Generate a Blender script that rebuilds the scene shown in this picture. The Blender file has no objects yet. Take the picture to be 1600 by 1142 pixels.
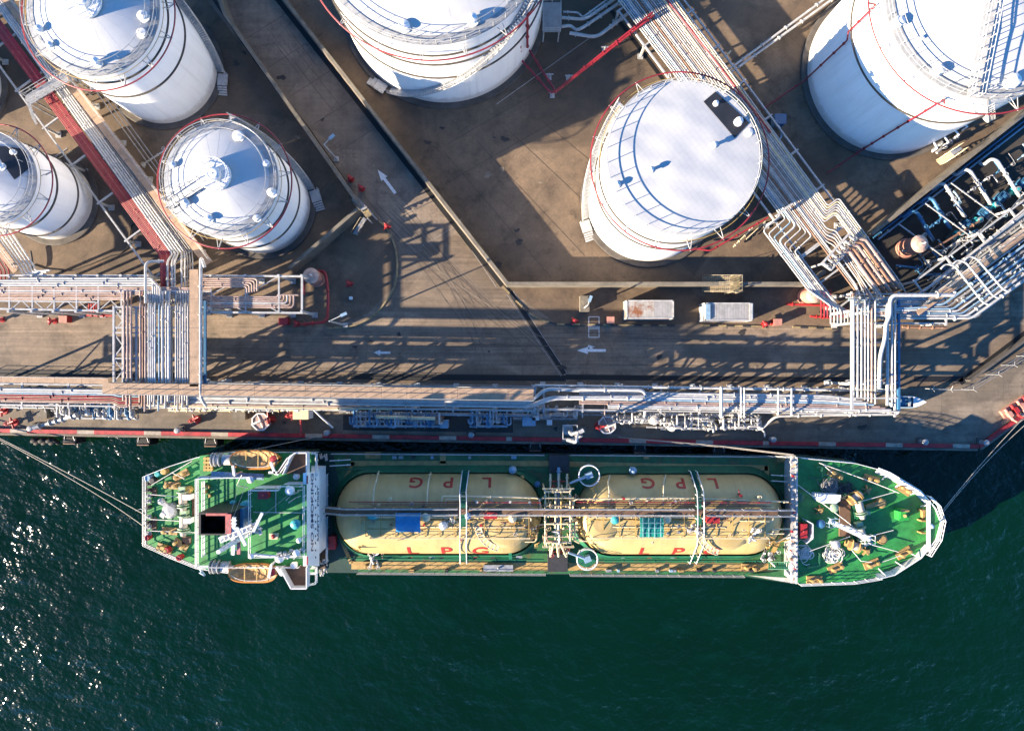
import bpy, bmesh, math, random
from mathutils import Vector, Matrix
rnd = random.Random(7)
SC = bpy.context.scene
COL = SC.collection
H = 88.9; F = 1066.667           # camera height (m) and focal length in photo pixels
PI = math.pi
def W(px, py, z=0.0):            # photo pixel seen at height z -> world point
    s = (H - z) / F
    return Vector(((px - 800) * s, (571 - py) * s, z))
ORG = {}
class MB:
    def __init__(s): s.v = []; s.f = []; s.m = []; s.s = []
    def add(s, vs, fs, m=0, smooth=False):
        b = len(s.v); s.v += [Vector(v) for v in vs]
        for f in fs:
            s.f.append([i + b for i in f]); s.m.append(m); s.s.append(smooth)
    def box(s, c, size, rz=0, m=0, mat=None):
        x, y, z = size[0] / 2, size[1] / 2, size[2] / 2
        Mx = mat if mat else Matrix.Rotation(rz, 3, 'Z')
        c = Vector(c)
        vs = [c + Mx @ Vector((a * x, b * y, d * z)) for d in (-1, 1) for a, b in ((-1, -1), (1, -1), (1, 1), (-1, 1))]
        s.add(vs, [(3, 2, 1, 0), (4, 5, 6, 7), (0, 1, 5, 4), (1, 2, 6, 5), (2, 3, 7, 6), (3, 0, 4, 7)], m)
    def bar(s, p, q, w, h, m=0):
        p = Vector(p); q = Vector(q); d = q - p; L = d.length
        if L < 1e-5: return
        x = d / L; up = Vector((0, 0, 1))
        if abs(x.z) > .98: up = Vector((0, 1, 0))
        y = up.cross(x).normalized(); z = x.cross(y)
        s.box((p + q) / 2, (L, w, h), m=m, mat=Matrix((x, y, z)).transposed())
    def tube(s, pts, r, n=8, m=0, closed=False, bend=0, flange=0, cap=True):
        P = [Vector(p) for p in pts]
        if bend and len(P) > 2:
            Q = [P[0]]
            for i in range(1, len(P) - 1):
                a, b, c = P[i - 1], P[i], P[i + 1]
                l1 = (a - b).length; l2 = (c - b).length
                k = min(bend, l1 * .48, l2 * .48)
                if k < 1e-4: continue
                u = b + (a - b) / l1 * k; w = b + (c - b) / l2 * k
                for t in (0, .25, .5, .75, 1):
                    Q.append(u * (1 - t) ** 2 + b * 2 * t * (1 - t) + w * t * t)
            Q.append(P[-1]); P = Q
        N = len(P); rings = []; nrm = None
        for i in range(N):
            if closed: d = P[(i + 1) % N] - P[i - 1]
            else: d = P[min(i + 1, N - 1)] - P[max(i - 1, 0)]
            if d.length < 1e-6: d = Vector((1, 0, 0))
            d.normalize()
            if nrm is None:
                nrm = d.orthogonal().normalized()
            nrm = (nrm - d * nrm.dot(d))
            if nrm.length < 1e-5: nrm = d.orthogonal()
            nrm.normalize(); bn = d.cross(nrm)
            rr = r[i] if isinstance(r, (list, tuple)) else r
            rings.append([P[i] + (nrm * math.cos(2 * PI * k / n) + bn * math.sin(2 * PI * k / n)) * rr for k in range(n)])
        fs = []
        for i in range(N if closed else N - 1):
            j = (i + 1) % N
            for k in range(n):
                fs.append((i * n + k, i * n + (k + 1) % n, j * n + (k + 1) % n, j * n + k))
        s.add([v for R in rings for v in R], fs, m, True)
        if not closed and cap:
            s.add(rings[0], [tuple(range(n - 1, -1, -1))], m); s.add(rings[-1], [tuple(range(n))], m)
        if flange:
            rr = r if not isinstance(r, (list, tuple)) else r[0]
            for i in range(N - 1):
                L = (P[i + 1] - P[i]).length
                if L < 1.0: continue
                d = (P[i + 1] - P[i]) / L; t = .4 + rnd.random() * flange * .5
                while t < L - .3:
                    q = P[i] + d * t
                    s.tube([q - d * .05, q + d * .05], rr * 1.55 + .02, n, m)
                    t += flange * (.6 + .8 * rnd.random())
    def cyl(s, c, r, h, n=16, m=0, r2=None, smooth=True):
        c = Vector(c); r2 = r if r2 is None else r2
        s.lathe(c, [(0, 0), (r, 0), (r, 0), (r2, h), (r2, h), (0, h)], n, m)
    def lathe(s, c, prof, n=32, m=0, a0=0, smooth=True):
        c = Vector(c); N = len(prof); vs = []
        for (r, z) in prof:
            for k in range(n):
                a = 2 * PI * k / n + a0
                vs.append(c + Vector((r * math.cos(a), r * math.sin(a), z)))
        for i in range(N - 1):
            if prof[i] == prof[i + 1]: continue
            fs = []
            for k in range(n):
                k2 = (k + 1) % n
                if prof[i][0] == 0: fs.append((i * n + k, (i + 1) * n + k2, (i + 1) * n + k))
                elif prof[i + 1][0] == 0: fs.append((i * n + k, i * n + k2, (i + 1) * n + k))
                else: fs.append((i * n + k, i * n + k2, (i + 1) * n + k2, (i + 1) * n + k))
            b = len(s.v)
            used = sorted({x for f in fs for x in f}); mp = {x: q for q, x in enumerate(used)}
            s.add([vs[x] for x in used], [tuple(mp[x] for x in f) for f in fs], m, smooth)
    def prism(s, poly, z0, z1, m=0):
        n = len(poly); P = [Vector((p[0], p[1], 0)) for p in poly]
        A = sum(P[i].x * P[(i + 1) % n].y - P[(i + 1) % n].x * P[i].y for i in range(n))
        if A < 0: P.reverse()
        lo = [Vector((p.x, p.y, z0)) for p in P]; hi = [Vector((p.x, p.y, z1)) for p in P]
        s.add(lo + hi, [tuple(range(n - 1, -1, -1)), tuple(range(n, 2 * n))] + [(i, (i + 1) % n, n + (i + 1) % n, n + i) for i in range(n)], m)
    def pprism(s, pix, z0, z1, m=0):        # outline in photo pixels as seen at z1
        s.prism([W(x, y, z1) for x, y in pix], z0, z1, m)
    def prect(s, x0, y0, x1, y1, z0, z1, m=0):
        s.pprism([(x0, y0), (x1, y0), (x1, y1), (x0, y1)], z0, z1, m)
    def sphere(s, c, r, n=12, m=0, sz=1.0, half=False):
        k = 6; pr = []
        for i in range(k + 1):
            t = (-PI / 2 if not half else 0) + (PI if not half else PI / 2) * i / k
            pr.append((max(0, r * math.cos(t)) if 0 < i < k or half and i == 0 else 0, r * sz * math.sin(t)))
        s.lathe(c, pr, n, m)
    def ring(s, c, r, tr, n=48, m=0, tn=6):
        c = Vector(c)
        s.tube([c + Vector((r * math.cos(2 * PI * i / n), r * math.sin(2 * PI * i / n), 0)) for i in range(n)], tr, tn, m, closed=True)
    def rail(s, pts, h=1.0, step=1.5, rails=(1.0, .55), r=.035, m=0, closed=False):
        P = [Vector(p) for p in pts]
        if closed: P = P + [P[0]]
        for k in rails:
            s.tube([p + Vector((0, 0, h * k)) for p in P], r, 5, m)
        acc = 0
        for i in range(len(P) - 1):
            L = (P[i + 1] - P[i]).length; t = -acc if i else 0
            while t < L:
                if t >= 0:
                    q = P[i].lerp(P[i + 1], t / L); s.tube([q, q + Vector((0, 0, h))], r, 5, m)
                t += step
            acc = L - (t - step)
        s.tube([P[-1], P[-1] + Vector((0, 0, h))], r, 5, m)
    def wheel(s, c, r=.2, m=0):     # hand-wheel valve
        c = Vector(c)
        s.tube([c, c + Vector((0, 0, .45))], .05, 6, m); s.ring(c + Vector((0, 0, .45)), r, .035, 10, m, 5)
        s.sphere(c, .16, 8, m)
    def build(s, name, mats, parent=None, label=None, cat=None, group=None, kind=None, org=None):
        if not isinstance(mats, (list, tuple)): mats = [mats]
        if parent is not None: o0 = ORG[parent.name]
        elif org is not None: o0 = Vector(org)
        else:
            n = len(s.v); o0 = Vector((sum(v.x for v in s.v) / n, sum(v.y for v in s.v) / n, min(v.z for v in s.v)))
        me = bpy.data.meshes.new(name)
        me.from_pydata([tuple(v - o0) for v in s.v], [], s.f)
        for m in mats: me.materials.append(m)
        me.polygons.foreach_set('material_index', s.m); me.polygons.foreach_set('use_smooth', s.s)
        me.update()
        o = bpy.data.objects.new(name, me); COL.objects.link(o)
        if parent is not None: o.parent = parent
        else: o.location = o0
        ORG[o.name] = o0
        tag(o, label, cat, group, kind)
        return o
def tag(o, label=None, cat=None, group=None, kind=None):
    if label: o['label'] = label
    if cat: o['category'] = cat
    if group: o['group'] = group
    if kind: o['kind'] = kind
def thing(name, label, cat, loc, group=None):
    o = bpy.data.objects.new(name, None); COL.objects.link(o); o.location = loc; o.empty_display_size = .3
    ORG[o.name] = Vector(loc); tag(o, label, cat, group); return o
def clone(root, loc, rz=0, label=None):
    r = root.copy(); COL.objects.link(r); r.location = loc; r.rotation_euler = (0, 0, rz)
    if label: r['label'] = label
    for ch in list(root.children):
        c = ch.copy(); COL.objects.link(c); c.parent = r
        for g in list(ch.children):
            d = g.copy(); COL.objects.link(d); d.parent = c
    return r
ORD = ['first', 'second', 'third', 'fourth', 'fifth', 'sixth', 'seventh', 'eighth', 'ninth', 'tenth', 'eleventh', 'twelfth', 'thirteenth', 'fourteenth', 'fifteenth', 'sixteenth', 'seventeenth', 'eighteenth', 'nineteenth', 'twentieth', 'twenty-first', 'twenty-second', 'twenty-third', 'twenty-fourth', 'twenty-fifth', 'twenty-sixth']
# ---------------------------------------------------------------- materials
MAT = {}
def nt(name):
    m = bpy.data.materials.new(name); m.use_nodes = True; t = m.node_tree
    b = t.nodes['Principled BSDF']; return m, t, b
def node(t, typ, **kw):
    n = t.nodes.new(typ)
    for k, v in kw.items():
        if k in n.inputs: n.inputs[k].default_value = v
        else: setattr(n, k, v)
    return n
def ramp(t, fac, stops):
    r = t.nodes.new('ShaderNodeValToRGB'); e = r.color_ramp.elements
    while len(e) < len(stops): e.new(.5)
    for i, (p, c) in enumerate(stops):
        e[i].position = p; e[i].color = (*c, 1) if len(c) == 3 else c
    t.links.new(fac, r.inputs[0]); return r.outputs[0]
def mix(t, f, a, b, mode='MIX'):
    n = t.nodes.new('ShaderNodeMix'); n.data_type = 'RGBA'; n.blend_type = mode
    for sock, v in ((n.inputs[0], f), (n.inputs[6], a), (n.inputs[7], b)):
        if hasattr(v, 'is_linked'): t.links.new(v, sock)
        elif isinstance(v, tuple): sock.default_value = (*v, 1)
        else: sock.default_value = v
    return n.outputs[2]
def noise(t, co, scale, detail=5, rough=.6, stretch=None, rot=0):
    n = node(t, 'ShaderNodeTexNoise', Scale=scale, Detail=detail, Roughness=rough)
    if stretch or rot:
        mp = t.nodes.new('ShaderNodeMapping'); mp.inputs['Scale'].default_value = stretch or (1, 1, 1)
        mp.inputs['Rotation'].default_value = (0, 0, rot)
        t.links.new(co, mp.inputs[0]); co = mp.outputs[0]
    t.links.new(co, n.inputs['Vector']); return n.outputs['Fac']
KEEP = {'white_paint': .8, 'tank_white': 1, 'white_pipe_paint': .62, 'white_steel': .62, 'tank_roof_white': .55, 'green_deck_paint': 1, 'cream_paint': .9, 'tan_deck_paint': 1, 'white_rope': .9, 'road_marking_white': .8, 'wall_concrete': .45, 'pale_container': .9, 'rusty_container_roof': .5, 'cream_pipe_paint': .85}
def M(name, col, rough=.5, metal=0.0, var=.25, scale=1.2, bump=0.0, stretch=None, spots=None, world=False):
    if name in MAT: return MAT[name]
    m, t, b = nt(name)
    kk = KEEP.get(name, .66); col = tuple(c * kk for c in col); spots = (tuple(c * kk for c in spots[0]), spots[1], spots[2]) if spots else None
    co = t.nodes.new('ShaderNodeNewGeometry').outputs['Position'] if world else t.nodes.new('ShaderNodeTexCoord').outputs['Object']
    f = noise(t, co, scale, 6, .65, stretch)
    lo = tuple(c * (1 - var) for c in col); hi = tuple(min(.95, c * (1 + var * .45)) for c in col)
    c = ramp(t, f, [(.32, lo), (.62, hi)])
    if spots:
        sc, sscale, thr = spots
        g = noise(t, co, sscale, 7, .7)
        c = mix(t, ramp(t, g, [(thr, (0, 0, 0)), (thr + .12, (1, 1, 1))]), c, sc)
    t.links.new(c, b.inputs['Base Color'])
    b.inputs['Roughness'].default_value = rough; b.inputs['Metallic'].default_value = metal
    if bump:
        bp = node(t, 'ShaderNodeBump', Strength=bump, Distance=.05)
        t.links.new(noise(t, co, scale * 6, 4), bp.inputs['Height']); t.links.new(bp.outputs[0], b.inputs['Normal'])
    MAT[name] = m; return m
white = M('white_paint', (.78, .78, .77), .42, var=.12, scale=.9, spots=((.45, .36, .28), 2.2, .68))
whitep = M('white_pipe_paint', (.62, .61, .59), .38, var=.3, scale=1.6, spots=((.34, .22, .14), 1.4, .64))
def shell_mat():
    m, t, b = nt('tank_white'); co = t.nodes.new('ShaderNodeTexCoord').outputs['Object']
    c = ramp(t, noise(t, co, .5, 5, .6, (1, 1, .3)), [(.3, (.74, .745, .75)), (.62, (.81, .81, .8))])
    st = noise(t, co, 1.5, 6, .7, (1, 1, .035))            # rain runs down the plates
    c = mix(t, ramp(t, st, [(.52, (0, 0, 0)), (.74, (.4, .4, .4))]), c, (.5, .47, .42))
    sx = t.nodes.new('ShaderNodeSeparateXYZ'); t.links.new(co, sx.inputs[0])
    dv = node(t, 'ShaderNodeMath', operation='DIVIDE'); dv.inputs[1].default_value = 2.35; t.links.new(sx.outputs[2], dv.inputs[0])
    fr = node(t, 'ShaderNodeMath', operation='FRACT'); t.links.new(dv.outputs[0], fr.inputs[0])
    c = mix(t, ramp(t, fr.outputs[0], [(0, (.45, .45, .45)), (.022, (0, 0, 0))]), c, (.42, .41, .4))      # plate laps
    gz = noise(t, co, 1.1, 5, .7)
    ad = node(t, 'ShaderNodeMath', operation='MULTIPLY_ADD'); ad.inputs[1].default_value = -2.2; t.links.new(gz, ad.inputs[0]); t.links.new(sx.outputs[2], ad.inputs[2])
    c = mix(t, ramp(t, ad.outputs[0], [(0, (.55, .55, .55)), (.9, (0, 0, 0))]), c, (.36, .32, .27))      # splash dirt at the foot
    ru = noise(t, co, .9, 7, .75, (1, 1, .2)); c = mix(t, ramp(t, ru, [(.7, (0, 0, 0)), (.8, (.6, .6, .6))]), c, (.4, .25, .15))
    t.links.new(c, b.inputs['Base Color']); b.inputs['Roughness'].default_value = .4; return m
tankw = shell_mat()
roofw = M('tank_roof_white', (.76, .77, .78), .5, var=.10, scale=.35)
pinkp = M('pink_pipe_paint', (.46, .33, .28), .5, var=.3, scale=1.5, spots=((.62, .52, .46), 1.2, .6))
redp = M('red_pipe_paint', (.34, .022, .035), .45, var=.35, scale=1.5)
red = M('red_paint', (.45, .03, .03), .42, var=.3, scale=2)
rustp = M('rust_brown_pipe', (.3, .16, .1), .6, var=.4, scale=1.5, spots=((.55, .42, .33), 1.2, .6))
greyp = M('grey_pipe_paint', (.36, .35, .34), .5, var=.35, scale=1.3)
steel = M('galvanised_steel', (.42, .43, .44), .45, .3, var=.3, scale=2)
dark = M('dark_steel', (.035, .035, .038), .6, var=.4, scale=2)
black = M('black_rubber', (.012, .012, .012), .8, var=.4, scale=3, bump=.5)
bluep = M('blue_paint', (.05, .18, .34), .45, var=.3, scale=2)
lbluep = M('pale_blue_paint', (.3, .45, .58), .45, var=.25, scale=2)
teal = M('turquoise_paint', (.05, .42, .42), .45, var=.25, scale=2)
tan = M('tan_walkway', (.46, .31, .2), .75, var=.25, scale=1.2, spots=((.3, .2, .13), 1.0, .6), bump=.3)
cream = M('cream_paint', (.62, .48, .25), .5, var=.2, scale=.7, spots=((.42, .30, .16), 1.1, .64))
creamp = M('cream_pipe_paint', (.68, .56, .35), .5, var=.2, scale=1.5)
conc = M('wall_concrete', (.3, .26, .2), .85, var=.35, scale=.8, bump=.4, spots=((.12, .1, .08), .7, .62))
concd = M('dark_concrete', (.12, .105, .09), .85, var=.4, scale=.6, bump=.3)
salmon = M('salmon_paint', (.62, .3, .22), .5, var=.25, scale=1.2)
yel = M('ochre_paint', (.55, .36, .1), .5, var=.25, scale=1.5)
orange = M('orange_fibreglass', (.6, .22, .035), .4, var=.2, scale=1.5, spots=((.38, .16, .04), 1.6, .62))
gdeck = M('green_deck_paint', (.022, .185, .042), .5, var=.4, scale=.8, spots=((.045, .16, .07), 1.7, .6))
gdark = M('green_coaming_paint', (.012, .15, .075), .5, var=.3, scale=.8)
hullm = M('hull_paint', (.02, .06, .045), .5, var=.4, scale=.5, spots=((.12, .05, .03), .8, .66))
rope_m = M('rope_fibre', (.5, .45, .38), .9, var=.3, scale=6)
markw = M('road_marking_white', (.7, .7, .68), .7, var=.25, scale=3)
marky = M('kerb_ochre', (.34, .26, .13), .8, var=.4, scale=2)
brownd = M('brown_deck_paint', (.16, .09, .05), .7, var=.3, scale=1.2)
letter = M('red_lettering', (.45, .03, .025), .5, var=.3, scale=2)
lettb = M('navy_lettering', (.02, .04, .14), .5, var=.2, scale=2)
tarpb = M('blue_tarpaulin', (.02, .24, .5), .5, var=.3, scale=1.6, bump=.6)
tarpg = M('green_tarpaulin', (.01, .26, .2), .5, var=.3, scale=1.6, bump=.6)
# ---------------------------------------------------------------- camera, light, sky
cam = bpy.data.cameras.new('camera'); co_ = bpy.data.objects.new('camera', cam); COL.objects.link(co_)
co_.location = (0, 0, H); cam.lens = 24; cam.sensor_width = 36; cam.clip_end = 2000; SC.camera = co_
EL = math.radians(16.5); AZ = math.radians(23.3)
ldir = Vector((math.cos(AZ) * math.cos(EL), math.sin(AZ) * math.cos(EL), -math.sin(EL)))
sl = bpy.data.lights.new('sun', 'SUN'); sl.energy = 5.0; sl.angle = math.radians(.5); sl.color = (1, .83, .62)
so = bpy.data.objects.new('sun', sl); COL.objects.link(so); so.rotation_euler = ldir.to_track_quat('-Z', 'Y').to_euler()
so.location = (-60, -30, 60)
w = bpy.data.worlds.new('World'); SC.world = w; w.use_nodes = True
bg = w.node_tree.nodes['Background']; sk = w.node_tree.nodes.new('ShaderNodeTexSky'); sk.sky_type = 'NISHITA'
sk.sun_disc = False; sk.dust_density = 0; sk.ozone_density = 8; sk.air_density = 1.2; sk.sun_elevation = EL; sk.sun_rotation = math.atan2(-ldir.x, -ldir.y)
hs_ = w.node_tree.nodes.new('ShaderNodeHueSaturation'); hs_.inputs['Saturation'].default_value = 1.05; w.node_tree.links.new(sk.outputs[0], hs_.inputs['Color']); w.node_tree.links.new(hs_.outputs[0], bg.inputs[0]); bg.inputs[1].default_value = .08
SC.view_settings.view_transform = 'Standard'; SC.view_settings.look = 'None'; SC.view_settings.exposure = 2.3
SC.view_settings.gamma = 1
# ---------------------------------------------------------------- ground materials
def ground_mat(name, a, b_, c_, joints=True, streak=None, spots=True):
    m, t, b = nt(name); co = t.nodes.new('ShaderNodeNewGeometry').outputs['Position']; a, b_, c_ = [tuple(v * .54 for v in q) for q in (a, b_, c_)]
    n1 = noise(t, co, .05, 5, .6); n2 = noise(t, co, .33, 7, .7); n3 = noise(t, co, 3.2, 5, .7)
    c = ramp(t, n1, [(.34, a), (.5, b_), (.66, c_)])
    c = mix(t, 1.0, c, ramp(t, n2, [(.3, (.5, .49, .49)), (.48, (.95, .95, .95)), (.68, (1.28, 1.25, 1.21))]), 'MULTIPLY')
    c = mix(t, .6, c, ramp(t, n3, [(.3, (.72, .72, .72)), (.65, (1.15, 1.15, 1.15))]), 'MULTIPLY')
    if spots:   # oil stains, pale patches
        n4 = noise(t, co, .16, 8, .75)
        c = mix(t, ramp(t, n4, [(.57, (0, 0, 0)), (.68, (.75, .75, .75))]), c, tuple(x * .33 for x in a))
        n5 = noise(t, co, .9, 6, .75)
        c = mix(t, ramp(t, n5, [(.66, (0, 0, 0)), (.76, (.5, .5, .5))]), c, tuple(x * 1.5 for x in c_))
    for (rot, st, amt) in streak or []:
        s_ = noise(t, co, 1.0, 4, .6, st, rot)
        c = mix(t, amt, c, ramp(t, s_, [(.35, (.5, .5, .5)), (.62, (1.3, 1.3, 1.3))]), 'MULTIPLY')
    vo = t.nodes.new('ShaderNodeTexVoronoi'); vo.feature = 'DISTANCE_TO_EDGE'; vo.inputs['Scale'].default_value = .07
    wv = t.nodes.new('ShaderNodeTexNoise'); wv.inputs['Scale'].default_value = .5; wv.inputs['Detail'].default_value = 6; t.links.new(co, wv.inputs['Vector'])
    vm = t.nodes.new('ShaderNodeVectorMath'); vm.operation = 'MULTIPLY_ADD'; vm.inputs[1].default_value = (3, 3, 0); t.links.new(wv.outputs['Color'], vm.inputs[0]); t.links.new(co, vm.inputs[2]); t.links.new(vm.outputs[0], vo.inputs['Vector'])
    c = mix(t, ramp(t, vo.outputs['Distance'], [(0, (.28, .28, .28)), (.008, (0, 0, 0))]), c, tuple(x * .4 for x in a))
    pt = noise(t, co, .045, 2, .3, (1, 1.8, 1), .6)      # repaved patches with soft edges
    c = mix(t, ramp(t, pt, [(.53, (0, 0, 0)), (.545, (.45, .45, .45))]), c, tuple(x * .7 for x in a))
    sc_ = noise(t, co, .35, 8, .8); c = mix(t, ramp(t, sc_, [(.6, (0, 0, 0)), (.75, (.45, .45, .45))]), c, tuple(x * 1.35 for x in c_))
    if joints:
        bt = node(t, 'ShaderNodeTexBrick', Scale=.125, offset=0.0, squash=1.0)
        bt.inputs['Color1'].default_value = (.86, .86, .87, 1); bt.inputs['Color2'].default_value = (1.1, 1.09, 1.07, 1); bt.inputs['Mortar'].default_value = (1, 1, 1, 1); bt.inputs['Mortar Size'].default_value = .006; bt.inputs['Mortar Smooth'].default_value = .3
        bt.inputs['Brick Width'].default_value = 1.0; bt.inputs['Row Height'].default_value = .7
        mp = t.nodes.new('ShaderNodeMapping'); mp.inputs['Rotation'].default_value = (0, 0, joints if joints is not True else 0)
        t.links.new(co, mp.inputs[0]); t.links.new(mp.outputs[0], bt.inputs['Vector'])
        c = mix(t, 1.0, c, bt.outputs['Color'], 'MULTIPLY')
        c = mix(t, ramp(t, bt.outputs['Fac'], [(0, (0, 0, 0)), (1, (.2, .2, .2))]), c, tuple(x * .3 for x in a))
    t.links.new(c, b.inputs['Base Color']); b.inputs['Roughness'].default_value = .85
    bp = node(t, 'ShaderNodeBump', Strength=.35, Distance=.04); t.links.new(noise(t, co, 5, 6, .7), bp.inputs['Height'])
    t.links.new(bp.outputs[0], b.inputs['Normal'])
    return m
gm = ground_mat('compound_concrete', (.175, .12, .075), (.225, .157, .1), (.285, .203, .132), joints=-.9)
rm = ground_mat('road_concrete', (.25, .187, .13), (.315, .238, .168), (.385, .295, .21), joints=-.9,
                streak=[(.92, (.09, 1.7, 1), .28), (.25, (.1, 1.3, 1), .22), (-.6, (.05, 3.0, 1), .35), (.55, (.05, 3.4, 1), .3)])
qm = ground_mat('quay_concrete', (.2, .16, .115), (.26, .21, .155), (.32, .26, .195), joints=.015, streak=[(.015, (.1, 1.2, 1), .4)])
# ---------------------------------------------------------------- land and water
SL = .0150                                        # the quay runs 0.9 degrees off the picture's horizontal
def Q(x, y0): return (x, y0 + SL * x)
quay = [(-4000, 677 - 60), (0, 677), (1530, 700.5), (1600, 650), (3000, -360), (6000, -2600)]
g = MB(); pl = [W(x, y) for x, y in quay] + [Vector((500, 700, 0)), Vector((-600, 700, 0)), Vector((-600, 0, 0))]
g.prism(pl, -7, 0); g.build('ground', gm, kind='structure', org=(0, 0, 0))
def sheet(name, pix, z, m):
    s = MB(); P = [W(x, y, z) for x, y in pix]
    n = len(P); A = sum(P[i].x * P[(i + 1) % n].y - P[(i + 1) % n].x * P[i].y for i in range(n))
    if A < 0: P.reverse()
    s.add(P, [tuple(range(n))]); return s.build(name, m, kind='structure', org=(0, 0, 0))
sheet('road', [(-700, 486), (455, 494), (520, 512), (575, 490), (612, 450), (622, 400), (600, 350), (568, 322), (322, -2), (100, -300), (200, -300), (432, -2), (786, 446), (870, 506),
               (1200, 508), (1390, 512), (1510, 500), (2600, -100), (2600, 40), (1600, 545), (1490, 589), (885, 586), (0, 578), (-700, 570)], .004, rm)
sheet('quay_apron', [(-700, 600 - 8), (0, 594), (1490, 606), (1600, 548), (1800, 420), (1800, 505), (1600, 649), (1530, 699), (0, 675.5), (-700, 665)], .004, qm)
def water_mat():
    m, t, b = nt('harbour_water'); co = t.nodes.new('ShaderNodeNewGeometry').outputs['Position']
    n1 = noise(t, co, .02, 4, .6); n2 = noise(t, co, .22, 6, .7, (1, 1.6, 1), .6)
    c = ramp(t, n1, [(.35, (.0005, .0078, .0016)), (.65, (.0006, .0125, .0046))])
    c = mix(t, ramp(t, n2, [(.52, (0, 0, 0)), (.72, (.5, .5, .5))]), c, (.0008, .018, .0105))
    fo = noise(t, co, 1.1, 9, .8); fl = noise(t, co, .05, 3, .5)     # patchy wind foam
    fm = t.nodes.new('ShaderNodeMath'); fm.operation = 'MULTIPLY'
    t.links.new(ramp(t, fo, [(.665, (0, 0, 0)), (.72, (1, 1, 1))]), fm.inputs[0])
    t.links.new(ramp(t, fl, [(.5, (0, 0, 0)), (.62, (.45, .45, .45))]), fm.inputs[1])
    c = mix(t, fm.outputs[0], c, (.12, .16, .15))
    t.links.new(c, b.inputs['Base Color'])
    b.inputs['Roughness'].default_value = .55; b.inputs['Specular IOR Level'].default_value = 0; b.inputs['Coat Weight'].default_value = 1; b.inputs['Coat IOR'].default_value = 1.33; b.inputs['Coat Roughness'].default_value = .15
    h1 = noise(t, co, .2, 1, .5, (1, 1.7, 1), 1.1); h2 = noise(t, co, .85, 2, .5, (1, 1.4, 1), .9)
    ad = t.nodes.new('ShaderNodeMath'); ad.operation = 'MULTIPLY_ADD'; ad.inputs[1].default_value = 2.0
    t.links.new(h1, ad.inputs[0]); t.links.new(h2, ad.inputs[2])
    bp = node(t, 'ShaderNodeBump', Strength=1.0, Distance=.37); t.links.new(ad.outputs[0], bp.inputs['Height']); t.links.new(ramp(t, noise(t, co, .035, 3, .5, (1, 2, 1), .5), [(.35, (.6, .6, .6)), (.6, (1, 1, 1))]), bp.inputs['Strength'])
    t.links.new(bp.outputs[0], b.inputs['Coat Normal'])
    return m
s = MB(); s.add([(-700, -700, -3), (700, -700, -3), (700, 100, -3), (-700, 100, -3)], [(0, 1, 2, 3)])
s.build('water', water_mat(), kind='structure', org=(0, 0, -3))
# drain channels (dark gratings let into the paving)
gratem = M('drain_grating', (.004, .004, .0045), .7, var=.5, scale=3)
sheet('diagonal_road', [(322, -2), (200, -170), (300, -170), (432, -2), (720, 362), (640, 400), (605, 350), (568, 322)], .008, ground_mat('grey_road_concrete', (.28, .222, .17), (.345, .272, .205), (.41, .325, .25), joints=-.9, streak=[(.92, (.09, 1.7, 1), .25), (.9, (1.7, .12, 1), .2)]))
def strip(pts, wpx, z, name, m, kind='structure', label=None, cat=None, group=None, h=0):
    s = MB()
    for a, b in zip(pts, pts[1:]):
        p, q = W(*a, z), W(*b, z); s.bar(p, q, wpx / 12, .004 if not h else h)
    return s.build(name, m, kind=None if label else kind, label=label, cat=cat, group=group)
strip([(-60, 582), (322, 586)], 9, .012, 'drain_channel', gratem)
strip([(548, 588), (884, 591)], 9, .012, 'drain_channel', gratem)
strip([(884, 589), (1328, 594)], 8, .012, 'drain_channel', gratem)
strip([(1428, 592), (1505, 592)], 9, .012, 'drain_channel', gratem)
strip([(797, 456), (882, 584)], 7, .012, 'drain_channel', gratem)
strip([(426, -12), (786, 446)], 10, .012, 'drain_channel', gratem)
strip([(327, -12), (402, 98), (484, 206), (560, 316)], 6, .012, 'drain_channel', gratem)
strip([(940, -3), (1040, 130)], 6, .012, 'drain_channel', gratem)
strip([(1500, 598), (1606, 518)], 9, .012, 'drain_channel', gratem)
# ---------------------------------------------------------------- bund walls
def wall(pts, label, h=2.7, wpx=5):
    s = MB(); hw = wpx / 24
    P = [W(*p, 0) for p in pts]
    L = []; Rr = []
    for i, p in enumerate(P):
        d1 = (P[i] - P[i - 1]).normalized() if i else (P[1] - P[0]).normalized()
        d2 = (P[i + 1] - P[i]).normalized() if i < len(P) - 1 else d1
        n = Vector((-(d1 + d2).y, (d1 + d2).x, 0)).normalized(); k = hw / max(.4, n.dot(Vector((-d1.y, d1.x, 0))))
        L.append(p + n * k); Rr.append(p - n * k)
    for i in range(len(P) - 1):
        v = [Rr[i], Rr[i + 1], L[i + 1], L[i]]
        s.add([Vector((a.x, a.y, -.02)) for a in v] + [Vector((a.x, a.y, h)) for a in v],
              [(4, 5, 6, 7), (0, 1, 5, 4), (2, 3, 7, 6)] + ([(3, 0, 4, 7)] if i == 0 else []) + ([(1, 2, 6, 5)] if i == len(P) - 2 else []))
    return s.build('bund_wall', conc, label=label, cat='wall')
wall([(335, -40), (400, 88), (486, 204), (566, 320), (566, 342), (466, 428)][0:1] + [(365, 40), (570, 330), (462, 424), (462, 428)][0:3], 'concrete bund wall left of the diagonal road, bending back beside the stair')
wall([(411, -40), (793, 447), (1248, 447), (1275, 428)], 'long concrete bund wall right of the diagonal road and below the flat-roofed tank')
wall([(1346, 372), (1640, 140)], 'concrete bund wall between the big right tank and the pump yard')
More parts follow.
